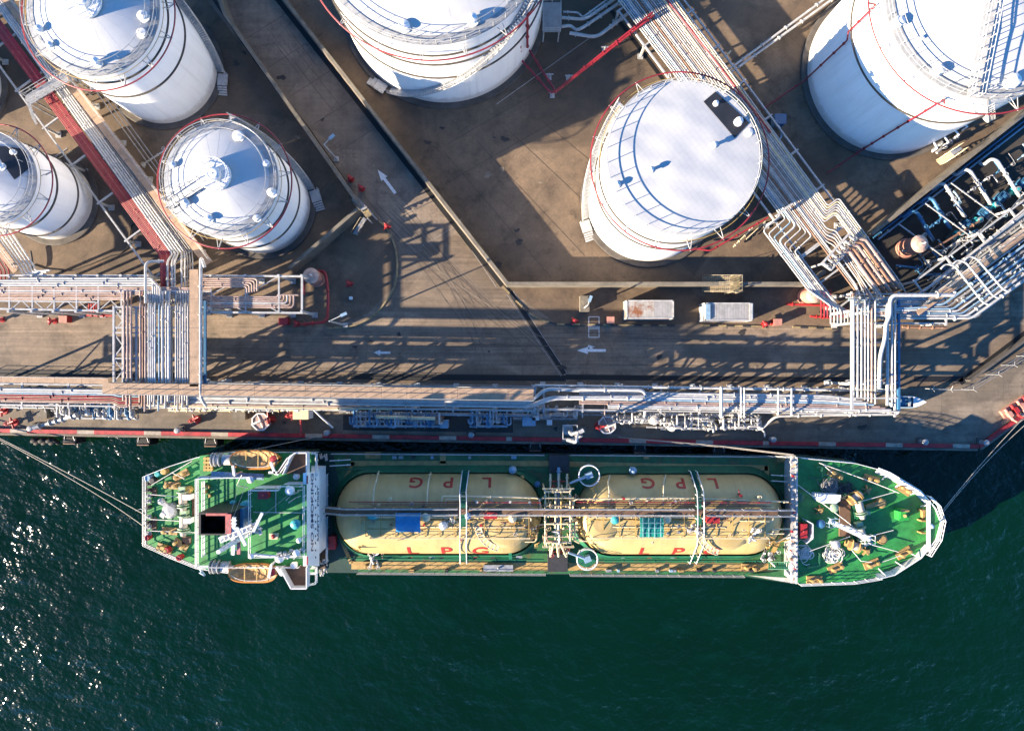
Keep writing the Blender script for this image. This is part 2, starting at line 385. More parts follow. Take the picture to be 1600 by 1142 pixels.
# ---------------------------------------------------------------- storage tanks
def spiral(t, c, r, a0, a1, h, label=None):
    s = MB(); n = int(h / .24)
    for i in range(n):
        f = (i + .5) / n; a = math.radians(a0 + (a1 - a0) * f); z = h * f
        s.box(c + Vector((math.cos(a) * (r + .5), math.sin(a) * (r + .5), z)), (.8, .24, .05), a)
    for rr in (r + .1, r + .92):
        pts = [c + Vector((math.cos(a) * rr, math.sin(a) * rr, h * k / 30)) for k in range(31) for a in [math.radians(a0 + (a1 - a0) * k / 30)]]
        s.tube(pts, .06, 5)
    st = s.build('stair', steel_w, t)
    s = MB()
    for k in range(31):
        a = math.radians(a0 + (a1 - a0) * k / 30); p = c + Vector((math.cos(a) * (r + .92), math.sin(a) * (r + .92), h * k / 30))
        s.tube([p, p + Vector((0, 0, 1))], .03, 5)
    for hh in (.55, 1.0):
        s.tube([c + Vector((math.cos(a) * (r + .92), math.sin(a) * (r + .92), h * k / 30 + hh)) for k in range(31) for a in [math.radians(a0 + (a1 - a0) * k / 30)]], .03, 5)
    s.build('handrail', steel_w, st)
    s = MB(); a = math.radians(a0)   # foot landing
    p = c + Vector((math.cos(a) * (r + .8), math.sin(a) * (r + .8), .5)); d = -1 if a1 > a0 else 1
    u = Vector((-math.sin(a), math.cos(a), 0)) * d
    s.box(p + u * .9, (1.3, 1.5, .08), a)
    for k in range(4): s.box(p + u * (1.85 + .28 * k) - Vector((0, 0, .1 * k + .05)), (1.2, .22, .05), a)
    s.rail([p + u * .2 + Vector((math.cos(a), math.sin(a), 0)) * .62, p + u * 1.6 + Vector((math.cos(a), math.sin(a), 0)) * .62], 1, .7)
    s.build('landing', steel_w, st)
steel_w = M('white_steel', (.55, .55, .54), .45, var=.25, scale=2)
ringd = M('dark_band', (.09, .075, .06), .6, var=.3, scale=2)
def tank(bx, by, rpx, k, label, rise=.235, bands=(), stair=None, vents=(), ribs=24, ring=1.35, walkway=True, tanring=True, nbr=14, hub=None, gang=None, innerrail=True):
    c = W(bx, by); r = rpx / 12; h = H * (1 - 1 / k)
    t = thing('storage_tank', label, 'storage tank', c)
    s = MB(); s.lathe(c, [(r + .75, 0), (r + .75, .28), (r + .75, .28), (r + .6, .32), (r - .1, .32)], 96); s.build('foundation', concd, t)
    s = MB(); pr = [(r, .3)]
    nc = max(4, int(h / 2.3))
    for i in range(1, nc + 1):
        z = h * i / nc; pr += [(r, z - .05), (r + .018, z - .03), (r + .018, z)] if i < nc else [(r, z)]
    s.lathe(c, pr, 128); s.build('shell', tankw, t)
    # roof: a shallow spherical dome with plate laps and radial seams
    s = MB(); ra = r + .04
    dome = lambda q: h + .02 + rise * r * (.4 * (1 - (q / r) ** 2) + .6 * (1 - q / r))
    N = 14; pr = []
    for i in range(N + 1):
        q = ra * (1 - i / N); pr.append((q if i < N else 0, dome(q) - c.z))
    s.lathe(c, pr, 128)
    for i in range(ribs):
        a = 2 * PI * i / ribs
        s.tube([c + Vector((math.cos(a) * q, math.sin(a) * q, dome(q) + .001)) for q in [r * (.12 + .87 * j / 8) for j in range(9)]], .009, 4)
    rf = s.build('roof', roofw, t)
    s = MB(); s.lathe(c, [(r - .75, h + .02 + dome(r - .75) - h), (r + .14, h + .06), (r + .14, h - .1), (r - .0, h - .1)], 96)
    if walkway: s.build('rim_walkway', steel, t)
    s = MB(); rr = r + .08 if walkway else r - .1
    nn = 72
    s.rail([c + Vector((rr * math.cos(2 * PI * i / nn), rr * math.sin(2 * PI * i / nn), h)) for i in range(nn)], 1.1, 1.6, (1.0, .5), .04, closed=True)
    if innerrail and walkway:
        ri = r - .85
        s.rail([c + Vector((ri * math.cos(2 * PI * i / nn), ri * math.sin(2 * PI * i / nn), dome(ri))) for i in range(nn)], .9, 1.8, (1.0,), .035, closed=True)
    s.build('railing', steel_w, t)
    for bz in bands:
        s = MB(); z = H * (1 - 1 / bz)
        s.lathe(c, [(r - .01, z - .06), (r + .2, z - .06), (r + .2, z + .05), (r + .2, z + .05), (r - .01, z + .05)], 96); s.build('stiffening_ring', ringd, t)
    if ring:
        z = h - .9; s = MB(); s.ring(c + Vector((0, 0, z)), r + ring, .085, 96); sr = s.build('sprinkler_ring', redp, t)
        for i in range(nbr):
            a = 2 * PI * (i + .3) / nbr; s = MB(); u = Vector((math.cos(a), math.sin(a), 0)); v = Vector((-u.y, u.x, 0))
            for d in (-.35, .35):
                s.tube([c + u * r + v * d + Vector((0, 0, z)), c + u * (r + ring + .1) + Vector((0, 0, z))], .045, 5)
            s.tube([c + u * r + Vector((0, 0, z - .9)), c + u * (r + ring + .1) + Vector((0, 0, z - .02))], .05, 5)
            s.build('bracket', steel_w, sr)
        if tanring:
            s = MB(); s.ring(c + Vector((0, 0, h - .2)), r + .45, .035, 96); s.build('cable_ring', yel, t)
    if stair: spiral(t, c, r, stair[0], stair[1], h)
    for (vx, vy, vr, vh) in vents:
        p = W(vx, vy, h + .6); q = math.hypot(p.x - c.x, p.y - c.y); p.z = dome(min(q, r))
        s = MB(); s.tube([p - Vector((0, 0, .1)), p + Vector((0, 0, vh * .7))], vr * .6, 10)
        s.lathe(p + Vector((0, 0, vh * .6)), [(vr * .6, 0), (vr, 0), (vr, .08), (vr * .85, vh * .25), (0, vh * .45)], 14)
        s.lathe(p, [(vr * 1.1, -.05), (vr * 1.1, .1), (vr * 1.1, .1), (0, .1)], 12)
        s.build('vent', white, rf)
    if hub:
        hr = hub; s = MB(); z = dome(0)
        s.lathe(c, [(hr, z - .15), (hr, z + .12), (hr, z + .12), (0, z + .12)], 32)
        s.rail([c + Vector((hr * math.cos(2 * PI * i / 24), hr * math.sin(2 * PI * i / 24), z + .1)) for i in range(24)], 1.1, 1.0, (1, .5), .04, closed=True)
        s.lathe(c, [(hr * .45, z + .1), (hr * .45, z + .7), (hr * .45, z + .7), (hr * .3, z + .85), (0, z + .9)], 20)
        for q in range(4):
            a = q * PI / 2 + .5; s.tube([c + Vector((0, 0, z + .9)), c + Vector((math.cos(a) * hr, math.sin(a) * hr, z + .2))], .05, 5)
        s.build('roof_hatch', white, rf)
    if gang is not None:
        a = math.radians(gang); u = Vector((math.cos(a), math.sin(a), 0)); v = Vector((-u.y, u.x, 0)); s = MB()
        q0 = hub or 1.2; st = 10
        for i in range(st):
            qa = q0 + (r + .3 - q0) * i / st; qb = q0 + (r + .3 - q0) * (i + 1) / st
            s.bar(c + u * qa + Vector((0, 0, dome(min(qa, r)) + .25)), c + u * qb + Vector((0, 0, dome(min(qb, r)) + .25)), 1.1, .06)
        for d in (-.55, .55):
            s.rail([c + u * q + v * d + Vector((0, 0, dome(min(q, r)) + .25)) for q in [q0 + (r + .3 - q0) * i / 8 for i in range(9)]], 1.1, 1.2, (1, .5), .045)
        s.build('gangway', steel_w, rf)
    return t, c, r, h, dome
tA = tank(257, 110, 84.6, 1.205, 'white domed tank in the top left corner with tall stair on its right', bands=(1.117, 1.175), stair=(-4, 66),
          vents=[(224, 26, .55, .7), (220, 51, .5, .35), (63, 47, .45, .8), (78, 71, .4, .6), (152, 98, .45, 1.0), (100, 2, .4, .7)], hub=1.9, ribs=20)
tD = tank(411, 322, 74.7, 1.168, 'smaller white domed tank beside the left bund wall with a gangway to its hatch', bands=(1.06, 1.115), stair=(17, 82),
          vents=[(292, 318, .5, .8), (327, 342, .45, .6), (424, 300, .5, .7), (372, 213, .6, .5), (270, 258, .4, .6), (415, 255, .4, .6), (400, 340, .4, .5)], hub=1.7, gang=207, ribs=20)
tF = tank(86, 314, 61, 1.14, 'white tank cut by the left edge with a black mat on its roof', bands=(1.04, 1.09), vents=[(6, 262, .4, .6), (20, 238, .3, .5)], ribs=18, nbr=12)
tG = tank(-60, 138, 65, 1.13, 'white tank showing only a sliver of its base at the left edge', bands=(1.06,), ribs=16, nbr=10)
tB = tank(695, 10, 152, 1.227, 'wide white tank at top centre wrapped by a stair and red pipes', bands=(1.10, 1.15, 1.185), stair=(236, 326),
          vents=[(632, 42, .6, .7), (738, 32, .6, .9)], ribs=28, nbr=18, tanring=False)
tC = tank(1013, 312, 97, 1.247, 'white flat-roofed tank in the middle of the yard with a black roof mat', rise=.035, bands=(1.13, 1.185), stair=(198, 138),
          vents=[(1120, 160, .28, .5), (1155, 189, .42, .9), (1116, 226, .3, .75), (1017, 265, .3, .75), (965, 287, .35, .6), (1172, 205, .4, .4)], ribs=0, walkway=False, nbr=16, innerrail=False)
tE = tank(1390, 112, 130, 1.27, 'largest white tank at top right, lower shell in the shadow of its neighbour', bands=(1.155,), stair=(-24, -92),
          vents=[(1405, 34, .55, .9), (1466, 110, .55, .9), (1580, 128, .7, 1.0), (1440, 60, .2, .3)], ribs=0, nbr=18, tanring=False)
# dented roof plates on the flat tank
def plate_roof(base):
    m, t, b = nt('dented_roof_plates'); co = t.nodes.new('ShaderNodeTexCoord').outputs['Object']
    b.inputs['Base Color'].default_value = (.5, .5, .5, 1); b.inputs['Roughness'].default_value = .45
    n = noise(t, co, .3, 0, .4, (1, 1.5, 1), .7)
    bp = node(t, 'ShaderNodeBump', Strength=.5, Distance=.55); t.links.new(n, bp.inputs['Height'])
    t.links.new(bp.outputs[0], b.inputs['Normal'])
    c = ramp(t, noise(t, co, .7, 6), [(.3, (.385, .39, .395)), (.65, (.415, .416, .418))])
    bt = node(t, 'ShaderNodeTexBrick', Scale=.45, offset=.5); bt.inputs['Mortar Size'].default_value = .008; mp = t.nodes.new('ShaderNodeMapping'); mp.inputs['Rotation'].default_value = (0, 0, .9); t.links.new(co, mp.inputs[0]); t.links.new(mp.outputs[0], bt.inputs['Vector'])
    c = mix(t, ramp(t, bt.outputs['Fac'], [(0, (0, 0, 0)), (1, (.5, .5, .5))]), c, (.27, .27, .28)); ru = noise(t, co, .8, 7, .75); c = mix(t, ramp(t, ru, [(.68, (0, 0, 0)), (.78, (.3, .3, .3))]), c, (.3, .27, .23)); t.links.new(c, b.inputs['Base Color'])
    return m
pm = plate_roof(0)
for ch in tC[0].children:
    if ch.name.startswith('roof'): ch.data.materials[0] = pm; roofC = ch
matm = M('black_roof_mat', (.018, .02, .028), .6, var=.3, scale=1.5)
def roofmat(t4, pix, lift=.06):
    t, c, r, h, dome = t4; s = MB(); z0 = h + .3
    P = [W(x, y, z0) for x, y in pix]; n = 10; g_ = []
    for i in range(n + 1):
        for j in range(n + 1):
            p = P[0].lerp(P[1], i / n).lerp(P[3].lerp(P[2], i / n), j / n)
            p.z = dome(math.hypot(p.x - c.x, p.y - c.y)) + lift; g_.append(p)
    s.add(g_, [(i * (n + 1) + j, i * (n + 1) + j + 1, (i + 1) * (n + 1) + j + 1, (i + 1) * (n + 1) + j) for i in range(n) for j in range(n)])
    s.v += [v - Vector((0, 0, .05)) for v in s.v]; k = (n + 1) ** 2
    s.f += [[a + k for a in reversed(f)] for f in s.f]; s.m += s.m[:]; s.s += s.s[:]
    s.build('roof_mat', matm, [q for q in t.children if q.name.startswith('roof')][0])
roofmat(tC, [(1119, 142), (1172, 191), (1149, 215), (1100, 158)])
roofmat(tF, [(-10, 228), (38, 232), (46, 262), (26, 282)])
# roof gangway and long stair on the big right tank
t, c, r, h, dome = tE
s = MB()
a_, b_ = W(1520, 152, h + .6), W(1556, -20, h + 3)
for d in (-.6, .6):
    s.rail([W(1520 + d * 14, 152, h + .5), W(1538 + d * 14, 60, h + 1.9), W(1556 + d * 14, -30, h + 2.6)], 1.1, 1.1, (1, .5), .05)
s.bar(W(1520, 152, h + .45), W(1538, 60, h + 1.85), 1.2, .08); s.bar(W(1538, 60, h + 1.85), W(1556, -30, h + 2.5), 1.2, .08)
s.build('gangway', steel_w, t)
# red feed pipes clamped to the tanks and running off over the ground
def feed(t4, ang, run, label, ring=1.35, bends=0, part=False):
    t, c, r, h, dome = t4; a = math.radians(ang); u = Vector((math.cos(a), math.sin(a), 0)); s = MB()
    p = [c + u * (r + ring) + Vector((0, 0, h - .95)), c + u * (r + .35) + Vector((0, 0, h - 1.3)), c + u * (r + .35) + Vector((0, 0, .7))]
    if bends:
        v = Vector((-u.y, u.x, 0)); zm = h * .62
        p = p[:2] + [c + u * (r + .35) + Vector((0, 0, zm)), c + u * (r + .35) + v * .8 + Vector((0, 0, zm - .3)), c + u * (r + .5) + v * .8 + Vector((0, 0, .7))]
    s.tube(p + [W(*q) for q in run], .1, 8, bend=.2, flange=3)
    return s.build('sprinkler_feed_pipe', redp, label=label, cat='pipe', group='red feed pipes of the tanks')
feed(tE, 249, [(1293, 271, .6)], 'red pipe down the shaded shell of the largest tank, lower of two', 1.0)
feed(tE, 183, [(1190, 172, .6)], 'red pipe with a kink down the shaded shell of the largest tank', 1.2, 1)
# ---------------------------------------------------------------- pipes and racks
def lerp2(a, b, t): return (a[0] + (b[0] - a[0]) * t, a[1] + (b[1] - a[1]) * t)
def pipe(pts, r, m, label, group=None, n=8, bend=None, flange=7, valves=(), z=0, cat='pipe'):
    s = MB()
    P = [W(p[0], p[1], p[2] if len(p) > 2 else z) for p in pts]
    s.tube(P, r, n, bend=r * 4 if bend is None else bend, flange=flange)
    for v in valves:
        s.wheel(W(v[0], v[1], (v[2] if len(v) > 2 else z) + r), .22)
    return s.build("pipe", m, label=label, cat=cat, group=group)
CN = {}
def row(paths, fmt, group, z=0, flange=7):
    """paths: (points, radius, material, colour word); labels count along the row"""
    for i, (pts, r, m, cw) in enumerate(paths):
        pipe(pts, r, m, fmt.format(n=ORD[i], c=cw), group, z=z, flange=flange)
def rack(name, label, pts, z, width, step=5.0, brace=True, m=None, cat='pipe rack', sides=True, low=None, t0=0):
    """steel trestle under a run of pipes; pts in photo pixels at height z"""
    m = m or steel_w; P = [W(*p, z) for p in pts]; t = thing(name, label, cat, (P[0].x, P[0].y, 0))
    for i in range(len(P) - 1):
        a, b = P[i], P[i + 1]; L = (b - a).length; u = (b - a) / L; v = Vector((-u.y, u.x, 0)); hw = width / 2
        n = max(1, int(round(L / step)))
        for d in (-1, 1):
            s = MB(); s.bar(a + v * hw * d - Vector((0, 0, .3)), b + v * hw * d - Vector((0, 0, .3)), .18, .28); s.build('stringer', m, t)
        for k in range(n + 1):
            q = a + u * (L * k / n)
            if k == 0 and i > 0: continue
            s = MB(); s.bar(q - v * (hw + .3) - Vector((0, 0, .24)), q + v * (hw + .3) - Vector((0, 0, .24)), .2, .2); s.build('cross_beam', m, t)
            for d in (-1, 1):
                s = MB(); p = q + v * hw * d; s.bar((p.x, p.y, 0), (p.x, p.y, z - .35), .26, .26)
                s.box((p.x, p.y, .1), (.7, .7, .2)); s.build('post', m, t)
            if brace and k < n:
                q2 = a + u * (L * (k + 1) / n); s = MB()
                for d in (-1, 1):
                    s.bar(q + v * hw * d - Vector((0, 0, .35)), q2 + v * hw * d - Vector((0, 0, z * .75)), .1, .1)
                s.build('brace', m, t)
    return t
def walkway(pts, z, width, label, m=tan, rails=True, sides=(-1, 1), step=1.6, cat='walkway'):
    P = [W(*p, z) for p in pts]; t = thing('walkway', label, cat, P[0]); s = MB(); sr = []
    for a, b in zip(P, P[1:]):
        L = (b - a).length; u = (b - a) / L; n = max(1, int(L / 3))
        for k in range(n):
            s.bar(a + u * (L * k / n + .015), a + u * (L * (k + 1) / n - .015), width, .08)
    s.build('deck', m, t)
    if rails:
        for d in sides:
            Rr = []
            for i, p in enumerate(P):
                q = (P[min(i + 1, len(P) - 1)] - P[max(i - 1, 0)]).normalized(); Rr.append(p + Vector((-q.y, q.x, 0)) * (width / 2 - .04) * d)
            s = MB(); s.rail(Rr, 1.05, step, (1, .5), .03); s.build('railing', steel_w, t)
    return t
# --- R1: the diagonal run at left
Z1 = 3.0
def ln(p, q, t0): return lerp2(p, q, t0)
def diag(A0, A1, B0, B1, n, e0=-.18, e1=1.0, t0=0, t1=1):
    out = []
    for i in range(n):
        t = t0 + (t1 - t0) * (i / (n - 1) if n > 1 else 0)
        p, q = lerp2(A0, B0, t), lerp2(A1, B1, t); out.append((lerp2(p, q, e0), lerp2(p, q, e1)))
    return out
rows = []
for i, (p, q) in enumerate(diag((0, 58), (250, 400), (0, 32), (268, 396), 9)):
    rows.append(([p, q, (251 + i * 1.6, 409 + i * .4, 4.2), (252 + i * 1.6, 462, 4.2)], .085, redp if i % 4 != 1 else M('faded_red_pipe', (.42, .1, .08), .5, var=.4), 'red'))
row(rows, 'thin {c} pipe, {n} from the left in the diagonal red bundle at left', 'red pipes of the diagonal rack', Z1)
rows = []
for i, (p, q) in enumerate(diag((90, 143), (270, 397), (104, 138), (288, 394), 5, -.9)):
    x = [262, 269, 273, 284, 289][i]
    rows.append(([p, q, (x, 408, 4.5 + .1 * i), (x, 476, 4.8)], [.14, .14, .12, .12, .1][i], whitep, 'white'))
row(rows, '{c} pipe, {n} from the left between the red bundle and the tan walkway', 'white pipes of the left diagonal rack', Z1 + .1)
rows = []
for i, (p, q) in enumerate(diag((108, 137), (291, 393), (112, 135), (300, 393), 3, -.9)):
    rows.append(([p, q, (293 + i * 4, 408, 4.5), (293 + i * 4, 476, 4.8)], .08, greyp, 'grey'))
row(rows, 'thin {c} pipe, {n} from the left hugging the tan diagonal walkway', 'grey pipes of the left diagonal rack', Z1)
rows = [([p, q], .07, greyp, 'grey') for p, q in diag((148, 140), (318, 376), (160, 136), (330, 372), 3, -.5)]
row(rows, '{c} conduit, {n} from the left beyond the tan diagonal walkway', 'grey conduits beside the diagonal walkway', 1.6)
walkway([(8, -4), (125, 150), (250, 313), (326, 412)], Z1 + .3, 1.15, 'tan walkway running diagonally between the left tanks', sides=(1,))
rack('pipe_rack', 'low steel trestle under the diagonal red and white pipes at left', [(-30, 0), (270, 411)], Z1, 6.2, 5.5, brace=False)
def crossbridge():
    t = thing('footbridge', 'short grey footbridge crossing over the diagonal red pipes', 'footbridge', W(70, 145))
    a, b = W(44, 157, 4.6), W(104, 120, 4.6); u = (b - a).normalized(); v = Vector((-u.y, u.x, 0))
    s = MB(); s.bar(a, b, 1.3, .1); s.build('deck', steel, t)
    for d in (-.62, .62):
        s = MB(); s.rail([a + v * d, b + v * d], 1.05, 1.2, (1, .5), .04); s.build('railing', steel_w, t)
    s = MB()
    for k in range(8):
        for (p, e) in ((a, -1), (b, 1)):
            s.box(p + u * e * (.2 + .28 * k) - Vector((0, 0, .25 + .5 * k)), (.26, 1.2, .05), math.atan2(u.y, u.x))
    s.build('steps', steel, t)
    for p in (a, b):
        s = MB()
        for d in (-.55, .55): s.bar(p + v * d - Vector((0, 0, 4.6)), p + v * d, .15, .15)
        s.build('post', steel, t)
crossbridge()
# --- far-left short diagonal run
rows = [([p, q, (q[0] + 4, q[1] + 10, 5.3), (q[0] + 26, q[1] + 14 - i * 1.4, 5.5)], .12, whitep, 'white') for i, (p, q) in enumerate(diag((-6, 366), (32, 420), (14, 358), (52, 414), 5, -.3))]
row(rows, '{c} pipe, {n} from the left in the short run under the left-edge tank', 'white pipes under the left-edge tank', 4.0)
rows = [([p, q, (q[0], q[1] + 28)], .085, redp, 'red') for p, q in diag((-24, 396), (-4, 424), (-8, 386), (14, 422), 4, -.3)]
row(rows, 'thin {c} pipe, {n} from the left in the short red run at the left edge', 'red pipes at the left edge', 4.0)
walkway([(-20, 364), (26, 424)], 4.2, 1.0, 'short tan walkway under the left-edge tank', sides=(1,))
# --- R2: the horizontal rack at left
Z2 = 5.5
rows = []
for i, y in enumerate((435, 438.6, 442.2, 445.8)):
    rows.append(([(-40 if i else 30, y), (239.5 + 3.5 * i, y), (239.5 + 3.5 * i, 478)], .14, whitep, 'white'))
row(rows, '{c} pipe, {n} from the top of the left horizontal rack', 'white pipes of the left horizontal rack', Z2 + .2)
rows = []
pc = [pinkp, pinkp, whitep, pinkp, pinkp, rustp, pinkp, pinkp]
for i in range(8):
    y = 449.6 + 2.55 * i
    if i < 5: pts = [(-40, y), (150 + 12 * i, y), (250 + 9 * i, y), (300, y + .5), (330, y + .5)]
    else: pts = [(-40, y), (204.5 - 5 * (i - 5), y), (204.5 - 5 * (i - 5), 478, 6.4)]
    rows.append((pts, .11, pc[i], {'pink_pipe_paint': 'pink', 'white_pipe_paint': 'white', 'rust_brown_pipe': 'rusty'}[pc[i].name]))
row(rows, '{c} pipe, {n} down in the lower bundle of the left horizontal rack', 'pink pipes of the left horizontal rack', Z2)
rows = [([(300, 435.5 + 3.1 * i), (402 - 4 * i, 435.5 + 3.1 * i), (402 - 4 * i, 455 + i * .6)], .11, pinkp, 'pink') for i in range(5)]
row(rows, '{c} pipe, {n} down in the upper bundle right of the tan crossing', 'upper pink pipes right of the crossing', Z2 + .3)
rows = [([(300, 464 + 3.2 * i), (434 + 5 * i, 464 + 3.2 * i), (434 + 5 * i, 461), (466, 461)][:4 if i == 0 else 3], .11, pinkp if i != 3 else whitep, 'pink' if i != 3 else 'white') for i in range(6)]
row(rows, '{c} pipe, {n} down in the nested bends beside the salmon foam tank', 'nested pipe bends by the foam tank', Z2)
def frame_rack():
    t = thing('pipe_rack', 'white trussed steel rack carrying the left horizontal pipes', 'pipe rack', W(0, 460))
    def b(p, q, w=.2, nm='beam', z=Z2, z2=None):
        s = MB(); s.bar(W(*p, z), W(*q, z if z2 is None else z2), w, w); s.build(nm, steel_w, t)
    b((-40, 430.5), (232, 431), .2); b((-40, 482), (178, 486), .22); b((-40, 470), (150, 472), .16); b((318, 431), (474, 432), .22); b((318, 488), (474, 489), .22)
    b((472, 432), (472, 490), .24); b((436, 432), (436, 489), .2); b((384, 432), (384, 489), .16); b((330, 432), (330, 489), .16)
    xs = [15, 51, 85, 120, 154, 190]
    for i, x in enumerate(xs):
        b((x, 431), (x, 485), .18)
        if i < 5:
            b((x + (2 if i % 2 else 20), 470), (x + (34 if not i % 2 else 18), 484), .1, 'brace'); b((x + (2 if not i % 2 else 20), 484), (x + (18 if not i % 2 else 34), 470), .1, 'brace')
    for x, y in [(x, y) for x in xs + [232, 330, 384, 436, 472] for y in (431, 487)]:
        p = W(x, y, Z2); s = MB(); s.bar((p.x, p.y, 0), (p.x, p.y, Z2 + .3), .28, .28); s.box((p.x, p.y, .12), (.7, .7, .24)); s.build('post', steel_w, t)
    for (x0, x1) in ((330, 384), (384, 436)): b((x0, 460), (x1, 488), .1, 'brace'); b((x0, 460), (x1, 432), .1, 'brace')
frame_rack()
# --- R3: the crossing over the road at left
Z3 = 6.8
spec = [(194, .14, pinkp), (199.4, .14, pinkp), (204.8, .14, pinkp), (219.5, .13, pinkp), (223.5, .13, rustp), (227.5, .13, pinkp), (232.5, .12, whitep), (235.8, .12, whitep), (239, .12, whitep), (242.3, .12, whitep), (248.5, .1, lbluep),
        (254.2, .17, whitep), (259.6, .13, whitep), (264.2, .19, whitep), (275, .11, whitep), (278.6, .11, greyp), (282.2, .12, whitep), (286.2, .12, whitep), (290.2, .12, whitep), (294, .12, whitep)]
nmc = {'pink_pipe_paint': 'pink', 'white_pipe_paint': 'white', 'rust_brown_pipe': 'rusty', 'pale_blue_paint': 'bluish', 'grey_pipe_paint': 'grey', 'red_pipe_paint': 'red', 'cream_pipe_paint': 'cream'}
rows = []
for i, (x, r, m) in enumerate(spec):
    rows.append(([(x, 455, 5.6), (x, 474 + (i % 3) * 1.5, 5.6), (x, 474 + (i % 3) * 1.5, Z3), (x, 600, Z3), (x - 1, 604, 5.2), (x - 1, 626 + (i * 7) % 18, 5.2)], r, m, nmc[m.name]))
row(rows, '{c} pipe, {n} from the left of the row bridging the road at left', 'pipes bridging the road at left', Z3, flange=9)
pipe([(256, 408, 6.0), (227.5, 409, 6.6), (227.5, 474, 6.6)], .16, whitep, 'white pipe hooking round the head of the left crossing')
pipe([(320, 418, 7.2), (314, 400, 7.2), (313.5, 470, 7.2), (313.5, 622, 7.2), (322, 634, 6.0)], .2, whitep, 'thick white pipe right of the tan strip on the left crossing')
walkway([(303, 421), (303.5, 604)], 7.3, 1.05, 'tan walkway bridging the road at left beside white pipes', sides=(1,), rails=False)
def crossing_frame():
    t = thing('pipe_bridge', 'pale steel truss bridge carrying pipes over the road at left', 'pipe bridge', W(250, 540))
    def b(p, q, w=.2, nm='beam', z=Z3 - .4, m=steel_w):
        s = MB(); s.bar(W(*p, z), W(*q, z), w, w); s.build(nm, m, t)
    b((178, 478), (178, 600), .24); b((192, 478), (192, 600), .2); b((213.5, 480), (213.5, 600), .24); b((320.5, 470), (320.5, 602), .28, m=bluep); b((268, 480), (268, 600), .2)
    for i, y in enumerate((480, 512, 520, 560, 598)): b((178, y), (321, y), .18)
    for i in range(3):
        y = 482 + 39 * i
        b((178, y), (192, y + 19), .12, 'brace'); b((192, y + 19), (178, y + 38), .12, 'brace')
    for x in (178, 213, 248, 285, 321):
        for y in (481, 599):
            p = W(x, y, Z3); s = MB(); s.bar((p.x, p.y, 0), (p.x, p.y, Z3 - .4), .34, .34); s.box((p.x, p.y, .15), (.8, .8, .3)); s.build('post', steel_w, t)
    for y in (481, 599):
        b((178, y), (321, y), .12, 'beam', 2.6)
        for x in (178, 248):
            s = MB(); s.bar(W(x, y, 2.6), W(x + 36, y, 6.2), .12, .12); s.build('brace', steel_w, t)
crossing_frame()
# --- R4: the long rack along the quay
Z4 = 4.6
rows = []
for y0, r, m in ((607.5, .17, whitep), (611, .13, whitep), (614, .1, lbluep), (617, .11, redp), (619.4, .11, rustp), (621.8, .11, redp), (624.2, .11, rustp), (626.6, .09, pinkp)):
    rows.append(([Q(-40, y0), Q(178, y0), (186, y0 + 3 + (y0 - 607) * .3), Q(232, y0 + 2)], r, m, nmc[m.name]))
row(rows, '{c} pipe, {n} from the road side of the quay rack in the lower left', 'quay rack pipes left of the crossing', Z4)
pipe([Q(-40, 630.5), Q(72, 630.5), Q(80, 626), Q(118, 626)], .15, whitep, 'white pipe with a short jog in front of the red quay pipes', z=Z4 - .6)
pipe([Q(-40, 630), (95, 631), (95, 646), (101, 648)], .13, whitep, 'white pipe turning down beside the left valve skid', z=2.6)
rows = []
for y0, r, m in ((616.2, .22, whitep), (619.6, .16, whitep), (622.6, .2, whitep), (627, .1, pinkp), (630, .1, creamp), (632.4, .08, whitep)):
    x1 = 828 if y0 < 626 else (612 if y0 < 632 else 560)
    pts = [Q(250, y0), Q(x1, y0)]
    if y0 < 626:
        d = (y0 - 616) * .9
        pts += [(852 + d, 607 + d * 1.3), Q(905, 596 + d * 1.3)] if y0 < 619 else [(858 + d, 617 + d), Q(1010 - d, 601 + d)]
    rows.append((pts, r, m, nmc[m.name]))
row(rows, '{c} pipe, {n} seaward of the long tan quay walkway', 'pipes beside the long tan quay walkway', Z4 + .2)
pipe([Q(400, 598.5), Q(836, 598.5)], .12, lbluep, 'bluish pipe on the road side of the tan quay walkway', z=5.4)
pipe([Q(836, 589.5), Q(1290, 589.5)], .16, whitep, 'long white pipe nearest the road along the right quay rack', z=Z4, flange=3)
pipe([Q(900, 594.8), (1008, 609.5), (1008, 648, 3.2), (1003, 660, 1.2)], .2, whitep, 'white pipe turning off the quay rack down to the right skid', z=Z4 + .4)
rows = []
R6X = [1333.5, 1340, 1346, 1352, 1358, 1363, 1369, 1375]
for i, (y0, r, m) in enumerate(((599, .17, whitep), (602.5, .14, whitep), (606, .19, whitep), (609.5, .14, lbluep), (613, .12, pinkp), (616.2, .13, pinkp), (619.4, .16, whitep), (622.6, .12, whitep))):
    xe = R6X[i] if i < 8 else 1390
    rows.append(([Q(905 if i < 6 else 950, y0), Q(1292, y0), (1330, y0 + SL * 1330 + 4 - .6 * i), (xe + 26 - 3.3 * (7 - i), y0 + SL * 1330 + 4.5 - .6 * i)], r, m, nmc[m.name]))
row(rows, '{c} pipe, {n} from the road side of the right quay rack', 'pipes of the right quay rack', Z4 - .2)
walkway([Q(-40, 592.5), Q(170, 592.5)], 6.6, .75, 'narrow tan walkway along the quay rack at the left edge', sides=(1,))
walkway([Q(160, 604.5), Q(834, 604.5)], 7.3, 1.35, 'long tan walkway along the quay rack above the ship', sides=(-1,))
walkway([Q(170, 598.2), Q(834, 598.2)], 7.15, .55, 'narrow tan cable tray beside the long quay walkway', sides=(), rails=False)
rack('pipe_rack', 'steel rack along the quay at left of the crossing', [Q(-40, 616), Q(178, 616)], Z4, 2.6, 5)
rack('pipe_rack', 'long steel rack under the tan quay walkway', [Q(196, 612), Q(836, 612)], Z4, 2.8, 5)
